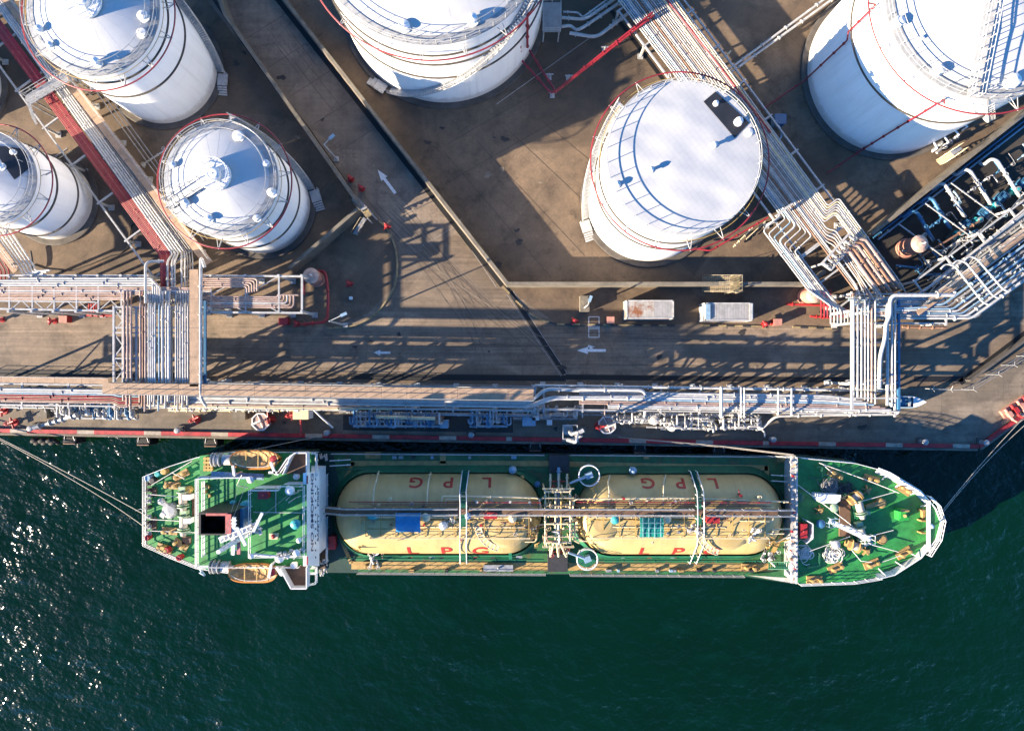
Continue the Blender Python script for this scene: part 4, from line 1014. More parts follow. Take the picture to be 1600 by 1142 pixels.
# tarpaulins, domes, lockers
def tarp(x0, y0, x1, y1, m, grid=False):
    s = MB(); n = 10; g_ = []
    for i in range(n + 1):
        for j in range(n + 1):
            p = W(x0 + (x1 - x0) * i / n, y0 + (y1 - y0) * j / n, 7.4); p.z = 7.1 + .45 * math.sin(PI * j / n) - .05 * math.cos(i * 2.2); g_.append(p)
    s.add(g_, [(i * (n + 1) + j, i * (n + 1) + j + 1, (i + 1) * (n + 1) + j + 1, (i + 1) * (n + 1) + j) for i in range(n) for j in range(n)], 0, True)
    o = sp(s, 'tarpaulin', m)
    s = MB()
    for x in (x0, x1):
        for y in (y0, y1):
            p = W(x, y, 7.2); s.tube([Vector((p.x, p.y, 4.5)), p], .05, 6)
    sp(s, 'tarpaulin_frame', steel_w)
    if grid:
        for i in range(4):
            s = MB(); x = x0 + (x1 - x0) * (i + .5) / 4; s.tube([W(x, y0 + (y1 - y0) * j / 8, 7.24 + .45 * math.sin(PI * j / 8)) for j in range(9)], .03, 5); sp(s, 'lashing', lbluep, o)
        for j in (2, 4, 6):
            s = MB(); s.tube([W(x0, y0 + (y1 - y0) * j / 8, 7.24 + .45 * math.sin(PI * j / 8)), W(x1, y0 + (y1 - y0) * j / 8, 7.24 + .45 * math.sin(PI * j / 8))], .03, 5); sp(s, 'lashing', lbluep, o)
tarp(618, 802, 657, 832, tarpb); tarp(1000, 809, 1037, 840, tarpg, True)
def dome(x, y, r, hgt, m, name, z=5.6):
    s = MB(); s.lathe(W(x, y, z), [(r, -1.0), (r, hgt * .5), (r, hgt * .5), (r * .86, hgt * .8), (r * .5, hgt), (0, hgt * 1.05)], 20); return sp(s, name, m)
dome(790, 818, 2.9, .7, creamt, 'tank_dome', 5.3); dome(940, 815, 2.3, .9, creamt, 'tank_dome', 5.3); dome(1135, 822, 2.9, .6, creamt, 'tank_dome', 5.2)
dome(666, 806, .62, 1.0, creamp, 'tank_hatch', 6); dome(801, 808, .5, 1.3, creamp, 'tank_hatch', 6); dome(1040, 809, .6, 1, creamp, 'tank_hatch', 6); dome(694, 818, .55, 1.6, white, 'tank_hatch', 5.5)
for cx, cy in ((788, 818), (1133, 824)):           # curved access steps round the domes
    s = MB(); c = W(cx, cy, 6.1)
    for k in range(16):
        an = math.radians(120 + k * 9); s.box(c + Vector((math.cos(an) * 3.2, math.sin(an) * 3.2, -.06 * abs(k - 8))), (.7, .3, .05), an)
    for r_ in (2.85, 3.55): s.tube([c + Vector((math.cos(math.radians(120 + k * 9)) * r_, math.sin(math.radians(120 + k * 9)) * r_, -.06 * abs(k - 8))) for k in range(16)], .06, 5)
    sp(s, 'dome_steps', creamp)
def vent(x, y, r, m, z0, hgt, name='ventilator'):
    s = MB(); c = W(x, y, z0 + hgt); c.z = z0
    s.tube([c, c + Vector((0, 0, hgt * .75))], r * .55, 10)
    s.lathe(c + Vector((0, 0, hgt * .7)), [(r * .5, -.1), (r, 0), (r, hgt * .12), (r * .8, hgt * .22), (r * .3, hgt * .3), (0, hgt * .31)], 16); return sp(s, name, m)
vent(582, 805, .8, teal, 5, 1.6); vent(962, 812, .6, teal, 5, 1.7); vent(801, 735, .5, lbluep, 1.2, 2); vent(990, 736, .5, lbluep, 1.2, 2); vent(731, 807, .4, lbluep, 6, 1.3); vent(816, 746, .3, yel, 1.2, 1.2); vent(840, 757, .4, bluep, 1.2, 1.4)
def locker(x0, y0, x1, y1, z0, z1, m, name='locker'):
    s = MB(); s.prect(x0, y0, x1, y1, z0, z1); s.prect(x0 - .6, y0 - .6, x1 + .6, y1 + .6, z1, z1 + .08)
    c = W((x0 + x1) / 2, (y0 + y1) / 2, z1 + .2); s.sphere(c, .14, 8); return sp(s, name, m)
locker(757, 801, 776, 810, 5.9, 6.9, red); locker(1105, 808, 1124, 817, 5.9, 6.9, red); locker(514, 838, 523, 858, ZD, 2.3, red); locker(1250, 819, 1261, 840, ZF, 4.5, red); locker(756, 883, 801, 892, ZD, 1.5, steel, 'grating_box')
# white clutter machinery on the domes
for cx, cy in ((697, 812), (1083, 822), (585, 868), (1176, 838), (1200, 866)):
    s = MB()
    for k in range(9):
        p = W(cx + rnd.uniform(-7, 7), cy + rnd.uniform(-8, 8), 6.0 if cy < 840 else 2.0)
        q = p + Vector((rnd.uniform(-.9, .9), rnd.uniform(-.9, .9), rnd.uniform(.2, .9))); s.tube([p, q], rnd.uniform(.06, .16), 7)
        if k % 3 == 0: s.wheel(q, .22)
    sp(s, 'valve_group', whitep)
# midship manifold
for q in ((858, 711, 889, 738), (856, 866, 887, 893)):
    s = MB(); s.prect(*q, ZD, 2.1); sp(s, 'manifold_platform', dark)
for y in (768, 790, 806, 818, 847):
    spipe([(851, y, 5.6), (892, y, 5.6)], .12, creamp, flange=1.5)
for x in (852, 891, 868, 877):
    spipe([(x, 766, 5.6), (x, 849, 5.6)], .11, creamp if x != 877 else yel, flange=2)
for x in (851, 892):
    for y in (766, 848):
        s = MB(); p = W(x, y, 5.6); s.bar((p.x, p.y, ZD), p, .2, .2); sp(s, 'manifold_post', creamp)
spipe([(873, 730, 2.6), (873, 860, 3)], .2, lbluep, flange=2)
for y0, y1 in ((740, 764), (852, 872)):
    for x in (860, 873, 886): spipe([(x, y0, 3), (x, y1, 3.4), (868 + (x - 868) * .4, (766 if y0 < 800 else 848), 4.6)], .13, creamp, flange=1)
    spipe([(859, (y0 + y1) / 2, 3.1), (888, (y0 + y1) / 2, 3.1)], .09, red, flange=1)
# hose cranes inside round railings
for cx, cy, jx, jy in ((920, 742, 890, 755), (917, 872, 888, 863)):
    c = W(cx, cy, 4.0); s = MB(); s.lathe(Vector((c.x, c.y, ZD)), [(.55, 0), (.45, 2.8), (.45, 2.8), (.0, 2.9)], 14); cr = sp(s, 'hose_crane', gdark)
    s = MB(); s.box((c.x, c.y, 4.2), (.9, .7, .8), .4); s.tube([(c.x, c.y, 4.3), W(jx, jy, 5.0)], [.22, .12], 8); sp(s, 'jib', lbluep, cr)
    s = MB(); s.ring((c.x, c.y, 4.6), 1.28, .07, 32); s.ring((c.x, c.y, 4.1), 1.28, .04, 32)
    for k in range(8):
        a = k * PI / 4; s.tube([(c.x + 1.28 * math.cos(a), c.y + 1.28 * math.sin(a), 3.5), (c.x + 1.28 * math.cos(a), c.y + 1.28 * math.sin(a), 4.6)], .04, 5)
    sp(s, 'crane_railing', white, cr)
    s = MB(); s.lathe((c.x, c.y, 3.45), [(0, 0), (1.25, 0), (1.25, .06), (1.25, .06), (0, .06)], 24); sp(s, 'crane_platform', gdark, cr)
# forecastle break
s = MB(); s.prect(1236, 716, 1244, 911, ZF + .9, ZF + 1.1); s.prect(1244, 714, 1246.5, 912, ZD, ZF + 1.4); sp(s, 'breakwater', whitep)
for k in range(26):
    y = 722 + k * 7.2; s = MB(); c = W(1238 + rnd.uniform(-4, 3), y, ZF + 1.4)
    if k % 3: s.tube([c, c + Vector((rnd.uniform(-.4, .4), rnd.uniform(-.3, .3), .5))], rnd.uniform(.06, .12), 7)
    else: s.box(c, (rnd.uniform(.2, .4), .25, .4))
    sp(s, 'breakwater_fitting', [steel, rustp, steel, redp][k % 4])
for y0, y1 in ((878, 889),):
    s = MB()
    for k in range(10): s.prect(1201 + 3.2 * k, y0, 1203 + 3.2 * k, y1, 1.6 + .18 * k, 1.66 + .18 * k)
    for y in (y0, y1): s.tube([W(1200, y, 2.4), W(1234, y, 4.2)], .06, 6)
    sp(s, 'forecastle_ladder', gdark)
# bollards, winches and gear
def bitts(x, y, deg, z, L=1.8, w=.85, m=None):
    c = W(x, y, z); a = -math.radians(deg); u = Vector((math.cos(a), math.sin(a), 0)); s = MB(); s.box(c + Vector((0, 0, .1)), (L * 1.1, w * 1.1, .2), a); pad = sp(s, 'bitts', m or yelb); s = MB()
    for d in (-.5, .5):
        s.lathe(c + u * d + Vector((0, 0, .2)), [(.18, 0), (.17, .6), (.17, .6), (.22, .65), (.22, .75), (.22, .75), (0, .78)], 14)
        sp(s, 'bitts_post', tanp, pad); s = MB()
yelb = M('tan_bitts_paint', (.45, .29, .11), .6, var=.35, scale=2, spots=((.2, .1, .05), 2, .6))
for x, y, d in ((1304, 741, 35), (1360, 748, 16), (1411, 764, 33), (1305, 886, -26), (1361, 880, -22), (1411, 863, -32), (1272, 905, 0)): bitts(x, y, d, ZF)
for x, y, d in ((583, 711, 0), (1226, 716, 0), (579, 882, 0), (1170, 886, 5)): bitts(x, y, d, ZD, 1.8, .8)
for x, y, d in ((270, 758, 4), (266, 829, 4), (284, 742, -30), (283, 850, 32), (258, 856, 20)): bitts(x, y, d, ZF, 1.8, .8)
def winch(x, y, deg, z, L=3.2, m=None):
    c = W(x, y, z); a = -math.radians(deg); u = Vector((math.cos(a), math.sin(a), 0)); v = Vector((-u.y, u.x, 0)); s = MB(); m = m or whitep
    s.box(c + Vector((0, 0, .12)), (L, 1.3, .24), a); wn = sp(s, 'winch', gdark)
    s = MB(); s.tube([c + u * (-L * .3) + Vector((0, 0, .85)), c + u * (L * .18) + Vector((0, 0, .85))], .48, 14); s.tube([c + u * (L * .36) + Vector((0, 0, .85)), c + u * (L * .52) + Vector((0, 0, .85))], [.42, .3], 12); sp(s, 'drum', rope_m, wn)
    for d in (-.32, .2, .3):
        s = MB(); s.tube([c + u * (L * d) + Vector((0, 0, .85)), c + u * (L * d + .09) + Vector((0, 0, .85))], .72, 18); sp(s, 'drum_flange', m, wn)
    s = MB(); s.box(c + u * (-L * .45) + Vector((0, 0, .7)), (.5, .8, .9), a); sp(s, 'gearbox', m, wn)
lgreen = M('pale_green_paint', (.35, .5, .32), .5, var=.25, scale=2)
winch(1338, 790, 75, ZF, 2.9, lgreen); winch(1341, 832, 75, ZF, 2.9, lgreen); winch(1330, 850, 20, ZF, 1.7, yelb); winch(1332, 775, -40, ZF, 1.7, yelb)
for x0, y0, x1, y1 in ((1352, 792, 1374, 785), (1356, 838, 1376, 841)):
    s = MB(); s.bar(W(x0, y0, ZF + .3), W(x1, y1, ZF + .35), .45, .4); s.lathe(W(x1, y1, ZF), [(.62, 0), (.62, .5), (.62, .5), (.4, .6), (0, .6)], 16); sp(s, 'chain_stopper', yelb)
    s = MB(); s.bar(W(x0 - 6, y0 + 8, ZF + .4), W(x0 + 7, y0 + 9, ZF + .4), .45, .4); sp(s, 'brake_housing', lgreen)
s = MB(); s.pprism([(1279, 773), (1313, 774), (1313, 782), (1306, 787), (1284, 786), (1279, 780)], ZF, ZF + 2.0); s.pprism([(1278, 772), (1314, 773), (1314, 777), (1278, 776)], ZF + 2.0, ZF + 2.1); sp(s, 'deckhouse', white)
s = MB(); s.prect(1312, 781, 1329, 838, ZF, ZF + .3); sp(s, 'windlass_bed', brownd)
def foremast():
    s = MB(); a, b = W(1296, 813, 9.5), W(1352, 839, 5.5)
    base = W(1322, 824, ZF)
    s = MB(); s.tube([base, base + Vector((0, 0, 5.5))], [.42, .3], 12); fm = sp(s, 'foremast', white)
    s = MB(); t_ = base + Vector((0, 0, 4.6)); L = W(1297, 814, 8); Rr = W(1352, 840, 8)
    s.bar(L, Rr, .55, .5)
    for k in range(7):
        p = L.lerp(Rr, k / 6); s.box(p + Vector((0, 0, .4)), (.25, .25, .4), .4)
    sp(s, 'crosstree', white, fm)
    for p in (L, Rr):
        s = MB(); s.rail([p + Vector((-.6, -.5, .3)), p + Vector((.6, -.5, .3)), p + Vector((.6, .5, .3)), p + Vector((-.6, .5, .3))], .8, .8, (1,), .04, closed=True); s.sphere(p + Vector((0, 0, .8)), .25, 8); sp(s, 'lamp_platform', lbluep if p is L else white, fm)
foremast()
def pile(x, y, r, z, m=rope_m, n=26):
    c = W(x, y, z); s = MB()
    for k in range(n):
        q = c + Vector((rnd.gauss(0, r * .35), rnd.gauss(0, r * .35), .12 + .35 * rnd.random())); rr = r * rnd.uniform(.35, .7); a0 = rnd.random() * 6
        tl = rnd.uniform(-.3, .3)
        s.tube([q + Vector((rr * math.cos(a0 + i * .5), rr * math.sin(a0 + i * .5), tl * math.cos(i * .5) * .5 + .02 * i)) for i in range(11)], .05, 5)
    return sp(s, 'rope_pile', m)
ropew = M('white_rope', (.66, .63, .58), .9, var=.2, scale=5)
pile(1254, 863, 1.0, ZF, ropew); pile(1300, 866, 1.0, ZF, ropew); pile(1296, 760, 1.2, ZF, M('grey_net', (.3, .3, .3), .9, var=.4, scale=4)); pile(1318, 764, 1.0, ZF, M('dark_net', (.08, .08, .085), .9, var=.4, scale=4))
vent(1308, 852, .55, whitep, ZF, 1.4, 'mushroom_ventilator'); vent(1305, 794, .55, lgreen, ZF, 1.0, 'mushroom_ventilator'); vent(1250, 778, .6, gdark, ZF, 1.0, 'mushroom_ventilator'); vent(1284, 819, .55, bluep, ZF, 1.0, 'mushroom_ventilator')
s = MB(); s.prect(1405, 796, 1420, 813, ZF, ZF + 1.1); s.prect(1407, 799, 1418, 810, ZF + 1.1, ZF + 1.25); sp(s, 'hatch', gbr := M('bright_green_paint', (.03, .38, .06), .5, var=.25, scale=2))
s = MB(); s.tube([W(1408, 797.5, ZF + 1.5), W(1420, 797.5, ZF + 1.5)], .16, 8); s.tube([W(1414, 806, ZF + 1.3), W(1414, 806, ZF + 1.6)], .2, 8); sp(s, 'hatch_roller', yelb)
s = MB(); s.prect(1440, 797, 1448, 799, ZF, ZF + 1); s.prect(1440, 813, 1448, 815, ZF, ZF + 1); s.prect(1442, 799, 1446, 813, ZF, ZF + .5); sp(s, 'fairlead', yelb)
s = MB(); s.prect(1440, 832, 1447, 834, ZF, ZF + 1); sp(s, 'fairlead', yelb)
s = MB(); 
for p, q in (((1256, 811), (1267, 817)), ((1267, 817), (1267, 839)), ((1267, 839), (1257, 847))): s.bar(W(*p, ZF + .6), W(*q, ZF + .6), .12, 1.2)
sp(s, 'windbreak', white)
for x, y in ((1355, 766), (1354, 861), (1281, 797)):     # star-shaped roller fairleads
    s = MB(); c = W(x, y, ZF + .35)
    for k in range(5): a = k * 1.2566 + .3; s.bar(c, c + Vector((math.cos(a) * .6, math.sin(a) * .6, -.25)), .2, .2)
    s.cyl(c, .25, .35, 10); sp(s, 'roller_stand', yelb)
for pts in ([(1246, 757), (1320, 812), (1352, 838)], [(1280, 723), (1360, 752), (1405, 770)], [(1262, 862), (1328, 838)], [(1325, 852), (1335, 864), (1345, 876), (1362, 878)], [(1346, 783), (1400, 768)], [(1352, 848), (1404, 862)], [(1378, 878), (1406, 868)], [(1284, 724), (1300, 738)], [(1357, 838), (1396, 828)]):
    s = MB(); s.tube([W(x, y, ZF + .8) for x, y in pts], .05, 5); sp(s, 'deck_rope', ropew)
for pts in ([(1272, 728), (1280, 728), (1280, 746), (1262, 746)], [(1276, 862), (1276, 880), (1256, 884)]):
    drail(pts, ZF, 'hatch_railing', gdark, .9, 1.2)
# poop deck gear
winch(291, 778, 88, ZF, 3.0, lgreen); winch(292, 815, 92, ZF, 3.0, lgreen)
for y in (773, 810):
    s = MB(); s.prect(285, y, 297, y + 8, ZF + .2, ZF + 1.3); sp(s, 'winch_drum', white)
s = MB(); c = W(270, 796, ZF); s.lathe(c, [(.95, 0), (.95, .8), (.95, .8), (.75, 1.2), (0, 1.3)], 18); s.bar(W(268, 795, ZF + .9), W(252, 783, ZF + 1.1), .5, .5); s.sphere(W(252, 783, ZF + 1.1), .42, 10); s.tube([W(262, 803, ZF + .6), W(256, 799, ZF + .6)], .7, 12); sp(s, 'stern_crane', whitep)
for q in ((300, 772, 311, 806), (237, 762, 244, 776), (237, 808, 244, 828), (284, 838, 298, 850)):
    s = MB(); s.prect(*q, ZF, ZF + .2); sp(s, 'deck_pad', brownd)
for x, y, r_, m in ((251, 739, .32, teal), (261, 735, .36, yel), (259, 855, .38, yel), (265, 857, .38, red), (235, 838, .3, red), (236, 745, .4, lbluep), (243, 749, .35, dark), (297, 764, .45, yel), (284, 869, .35, red)):
    s = MB(); c = W(x, y, ZF); s.lathe(c, [(r_, 0), (r_ * 1.05, .45), (r_, .9), (r_, .9), (r_ * .85, .93), (0, .93)], 14); s.ring(c + Vector((0, 0, .3)), r_ * 1.04, .03, 16); s.ring(c + Vector((0, 0, .62)), r_ * 1.04, .03, 16); sp(s, 'drum_barrel', m)
for y in (755, 765, 774, 782, 791, 806, 815, 822, 832):
    s = MB(); c = W(234, y, ZF); s.tube([c, c + Vector((0, 0, .7))], .14, 8); s.box(c + Vector((.1, 0, .3)), (.5, .5, .3)); sp(s, 'fairlead', dark if y % 2 else steel)
for pts in ([(234, 772), (287, 777)], [(234, 811), (287, 814)], [(236, 758), (300, 720)], [(235, 829), (312, 832)], [(268, 738), (288, 748)]):
    s = MB(); s.tube([W(x, y, ZF + .85) for x, y in pts], .05, 5); sp(s, 'deck_rope', ropew)
s = MB(); s.tube([W(232, 796, ZF), W(219, 795, ZF + 2.4)], .05, 6); fs = sp(s, 'flagstaff', white)
s = MB(); a, b = W(219, 795, ZF + 2.4), W(211, 798, ZF + 2.1)
s.add([a, b, b + Vector((.1, 0, -.75)), a + Vector((.1, 0, -.75)), a + Vector((0, .02, 0)), b + Vector((0, .02, 0)), b + Vector((.1, .02, -.75)), a + Vector((.1, .02, -.75))], [(0, 1, 2, 3), (7, 6, 5, 4), (0, 4, 5, 1), (2, 6, 7, 3)]); sp(s, 'stern_flag', lettb, fs)
# superstructure
s = MB(); s.pprism([(313, 746), (395, 742), (482, 742), (482, 882), (395, 882), (313, 882)], ZF, ZB); hs = sp(s, 'deckhouse', white)
s = MB(); s.pprism([(309, 744), (395, 740), (484, 740), (484, 884), (395, 884), (309, 884)], ZB, ZB + .08); sp(s, 'boat_deck', gdeck)
for q in ([(312, 712), (365, 707), (486, 707), (486, 744), (312, 744)], [(312, 882), (466, 882), (466, 893), (330, 893)]):
    s = MB(); s.pprism(q, ZB - .9, ZB - .8); sp(s, 'boat_platform', gdeck)
drail([(312, 746), (312, 882)], ZB + .08); drail([(312, 746), (395, 743)], ZB + .08); drail([(312, 882), (470, 883)], ZB + .08); drail([(322, 750), (322, 866)], ZB + .08)
s = MB(); s.bar(W(314, 745, ZB + .5), W(412, 746, ZB + .5), .15, 1.0); s.bar(W(330, 741, ZB + .3), W(412, 745, ZB + .3), .7, .1); sp(s, 'side_screen', lbluep)
brg = MB(); brg.pprism([(394, 764), (440, 764), (440, 758), (478, 758), (478, 866), (394, 866)], ZB + .08, ZC); bh = sp(brg, 'wheelhouse', white)
s = MB(); s.pprism([(393, 763), (439, 763), (439, 757), (479, 757), (479, 868), (393, 868)], ZC, ZC + .06); sp(s, 'compass_deck', gdeck)
s = MB(); s.rail([W(x, y, ZC + .06) for x, y in ((394, 764), (440, 764), (440, 758), (478, 758), (478, 867), (394, 867))], 1.05, 1.5, (1, .5), .045, closed=True); sp(s, 'compass_deck_railing', white)
# bridge wings and the sloped front screen
s = MB(); s.pprism([(455, 718), (462, 708), (478, 708), (481, 712), (481, 918), (457, 918), (444, 896), (444, 884), (480, 884), (480, 740), (448, 740)], ZB + .4, ZB + .5); sp(s, 'bridge_wing', brownd)
for pts in (((444, 740), (457, 712), (462, 707), (481, 707), (481, 740)), ((440, 886), (457, 917), (481, 917), (481, 884))):
    s = MB()
    for p, q in zip(pts, pts[1:]): s.bar(W(*p, ZB + 1.0), W(*q, ZB + 1.0), .1, 1.2)
    sp(s, 'wing_bulwark', white)
fr = MB()
b0 = [W(499, 736, 7.7), W(499, 884, 7.7)]; t0_ = [W(479.2, 739, ZC - .1), W(479.2, 884, ZC - .1)]
fr.add([b0[0], b0[1], t0_[1], t0_[0]] + [v - Vector((.4, 0, 0)) for v in (b0[0], b0[1], t0_[1], t0_[0])], [(0, 1, 2, 3), (7, 6, 5, 4), (3, 2, 6, 7), (0, 3, 7, 4), (1, 5, 6, 2), (0, 4, 5, 1)])
frs = sp(fr, 'front_screen', tankw)
# windows in the front screen and the NO SMOKING / SAFETY FIRST lettering
def screen_pt(u, v, off=.03):            # u along image y (px 740..884), v 0..1 up the screen
    k = (u - 738) / 146; p = b0[0].lerp(b0[1], k).lerp(t0_[0].lerp(t0_[1], k), v); nrm = (b0[1] - b0[0]).cross(t0_[0] - b0[0]).normalized()
    if nrm.x < 0: nrm = -nrm
    return p + nrm * off
def screen_text(txt, size, u0, v0, m):
    cu = bpy.data.curves.new('t', 'FONT'); cu.body = txt; cu.size = size; cu.offset = .02
    ob = bpy.data.objects.new('t', cu); COL.objects.link(ob); bpy.context.view_layer.update()
    me = bpy.data.meshes.new_from_object(ob.evaluated_get(bpy.context.evaluated_depsgraph_get())); s = MB()
    ht = (t0_[0] - b0[0]).length; ln_ = (b0[1] - b0[0]).length
    s.add([screen_pt(u0 - v.co.x / ln_ * 146, v0 + v.co.y / ht) for v in me.vertices], [tuple(p.vertices) for p in me.polygons]); sp(s, 'lettering', m, frs)
    bpy.data.objects.remove(ob); bpy.data.meshes.remove(me); bpy.data.curves.remove(cu)
screen_text('NO', 1.5, 862, .5, lettb); screen_text('SMOKING', 1.5, 826, .5, lettb)
screen_text('SAFETY', 1.0, 846, .06, lettb); screen_text('FIRST', 1.0, 792, .06, lettb)
for u in range(748, 880, 11):
    s = MB(); s.add([screen_pt(u, .29), screen_pt(u + 3, .29), screen_pt(u + 3, .37), screen_pt(u, .37)], [(0, 1, 2, 3), (3, 2, 1, 0)]); sp(s, 'window', dark, frs)
for u, m in ((744, red), (870, red)):
    s = MB(); s.bar(W(480, u - 1, ZC - .05), W(480, u + 12, ZC - .05), .16, .06); sp(s, 'side_light', m)
drail([(489, 708), (497, 708), (497, 742)], ZB - 2); drail([(489, 884), (497, 884), (497, 908), (484, 911)], ZB - 2); 
s = MB(); s.prect(501, 733, 508, 890, ZD + .02, ZD + .1); sp(s, 'front_walk', brownd)
drail([(513, 740), (513, 790)], ZD + .4); drail([(513, 806), (513, 876)], ZD + .4)
for y in (714, 880, 893):
    s = MB()
    for k in range(6): s.tube([W(500 + k * 2 + rnd.uniform(-1, 1), y + rnd.uniform(-6, 6), ZD + 1), W(501 + k * 2, y + rnd.uniform(-7, 7), ZD + 1.8)], .09, 6)
    sp(s, 'mooring_gear', whitep)
# funnel
def funnel():
    P = [(310, 801), (361, 801), (361, 836), (310, 836)]; z0, z1 = ZB + .08, 16.5
    tp = [W(x, y, z1) for x, y in P]; s = MB(); bt = [Vector((p.x + (.3 if i in (1, 2) else 0), p.y, z0)) for i, p in enumerate(tp)]
    inn = [p.lerp(sum(tp, Vector()) / 4, .14) for p in tp]; lo = [Vector((p.x, p.y, z1 - 1.6)) for p in inn]
    s.add(bt + tp + inn + lo, [(i, (i + 1) % 4, 4 + (i + 1) % 4, 4 + i) for i in range(4)] + [(4 + i, 4 + (i + 1) % 4, 8 + (i + 1) % 4, 8 + i) for i in range(4)] + [(8 + i, 8 + (i + 1) % 4, 12 + (i + 1) % 4, 12 + i) for i in range(4)] + [(12, 13, 14, 15)]
    )
    fn = sp(s, 'funnel', black_f)
    s = MB(); s.box((bt[1] + tp[2]) / 2 + Vector((.12, 0, -1.0)), (.3, (tp[1] - tp[2]).length * .98, 3.6)); sp(s, 'funnel_casing', bluep, fn)
    s = MB(); s.bar(W(357, 803, z1 + .1), W(357, 834, z1 + .1), .6, .16); s.bar(W(322, 803.5, z1 + .1), W(356, 803.5, z1 + .1), .25, .14); sp(s, 'funnel_rim', M('faded_red_rim', (.5, .12, .11), .55, var=.35, scale=2.5), fn)
    for x, y, r_ in ((330, 822, .55), (343, 818, .4), (326, 812, .3), (345, 828, .3)):
        s = MB(); s.tube([W(x, y, z1 - 1.5), W(x, y, z1 - .3)], r_, 12, cap=False); sp(s, 'exhaust_pipe', dark, fn)
black_f = M('funnel_black', (.014, .014, .016), .5, var=.4, scale=1.5)
funnel()
# radar mast
def mast():
    b = W(372, 826, ZB); s = MB(); b = Vector((b.x + 1.6, b.y - .2, ZB))
    s.tube([b, b + Vector((0, 0, 9))], [.38, .22], 10); ms = sp(s, 'radar_mast', white)
    z = ZC + 3.0
    s = MB(); s.bar(W(343, 843, z), W(404, 818, z), .55, .18); s.bar(W(346, 840, z + .5), W(404, 815, z + .5), .12, .12); s.bar(W(346, 847, z + .5), W(404, 824, z + .5), .12, .12)
    for k in range(9):
        p = W(345 + k * 7, 842.5 - k * 2.9, z); s.bar(p + Vector((0, -.35, 0)), p + Vector((0, .35, .5)), .08, .08)
    sp(s, 'yard', white, ms)
    s = MB(); s.bar(W(366, 808, z + 1), W(364, 866, z - 1), .35, .2)
    for k in range(10): s.bar(W(361, 812 + k * 5.2, z + .9 - k * .2), W(370, 813 + k * 5.2, z + .9 - k * .2), .1, .1)
    sp(s, 'mast_ladder', white, ms)
    s = MB(); s.bar(W(370, 824, z + 3), W(384, 852, z + 3), .3, .22); sp(s, 'radar_scanner', white, ms)
    s = MB(); s.bar(W(396, 830, z + 2), W(410, 801, z + 2), .28, .2); sp(s, 'radar_scanner', white, ms)
    s = MB(); s.prect(370, 847, 375, 866, z - 1, z - .8); sp(s, 'mast_signal', M('faded_pink_paint', (.6, .2, .2), .5), ms)
    s = MB()
    for k in range(7):
        p = W(398 + rnd.uniform(-6, 12), 822 + rnd.uniform(-10, 12), z); s.tube([p, p + Vector((rnd.uniform(-.5, .5), rnd.uniform(-.5, .5), 1.2))], .08, 6); s.box(p + Vector((0, 0, .3)), (.4, .3, .3), k)
    sp(s, 'mast_fittings', whitep, ms)
    s = MB()
    for q in ((388, 748), (452, 772), (375, 752)): s.tube([b + Vector((0, 0, 8.5)), W(*q, ZC + .6)], .02, 4)
    s.tube([W(378, 742, ZC + 1), W(370, 758, ZC + .6), W(388, 762, ZC + .6)], .06, 5); sp(s, 'stay_wire', steel, ms)
mast()
def radome(x, y, r, z):
    s = MB(); c = W(x, y, z + 1.3); c.z = z; s.tube([c, c + Vector((0, 0, .9))], .12, 8); s.sphere(c + Vector((0, 0, 1.0 + r * .6)), r, 16, sz=1.1); sp(s, 'radome', white)
radome(453, 766, .52, ZC); radome(437, 872, .5, ZB + 1.5); radome(463, 864, .4, ZC); radome(392, 869, .3, ZC)
vent(382, 793, .75, teal, ZB, 2.2); vent(362, 787, .35, teal, ZB, 1.2); vent(460, 820, .55, teal, ZC, 1.4); vent(390, 750, .4, white, ZB, 1.2); vent(462, 745, .4, white, ZB - .8, 1.4); vent(458, 884, .4, white, ZB, 1.2); vent(466, 845, .3, white, ZC, 1.1)
locker(403, 769, 418, 779, ZC, ZC + 1, red); locker(421, 834, 433, 842, ZC, ZC + .6, creamp); 
s = MB(); s.tube([W(427, 838, ZC + .7), W(427, 838, ZC + 1.5)], .2, 10); s.sphere(W(427, 838, ZC + 1.6), .25, 10); sp(s, 'compass_binnacle', red)
for _ in range(10):
    s = MB(); p = W(rnd.uniform(432, 476), rnd.uniform(856, 866), ZC); s.tube([p, p + Vector((rnd.uniform(-.3, .3), rnd.uniform(-.3, .3), rnd.uniform(.8, 1.8)))], .06, 6); s.box(p + Vector((0, 0, .6)), (.35, .25, .2)); sp(s, 'antenna', whitep)
for k in range(7):
    s = MB(); p = W(458 + rnd.uniform(-2, 14), 768 + rnd.uniform(-3, 9), ZC); s.tube([p, p + Vector((rnd.uniform(-.4, .4), rnd.uniform(-.4, .4), 1.6))], .05, 6); sp(s, 'antenna', whitep)
spipe([(396, 866, ZC + .5), (424, 869, ZC + .5), (462, 869, ZC + .5)], .18, white, flange=2); spipe([(431, 760, ZC + .2), (431, 800, ZC + .2)], .05, whitep, flange=0); spipe([(396, 800, ZC + .2), (474, 801, ZC + .2)], .05, whitep, flange=0)
for x, y in ((320, 758), (326, 760), (322, 768), (328, 774)):
    s = MB(); s.cyl(W(x, y, ZB - .5 if y < 745 else ZB + .1), .22, .35, 10); sp(s, 'mooring_stud', yel)
for x in (322, 327, 332):
    for y in (716, 722, 728, 733):
        s = MB(); s.cyl(W(x, y, ZB - .8), .2, .35, 10); sp(s, 'deck_drum', yel)
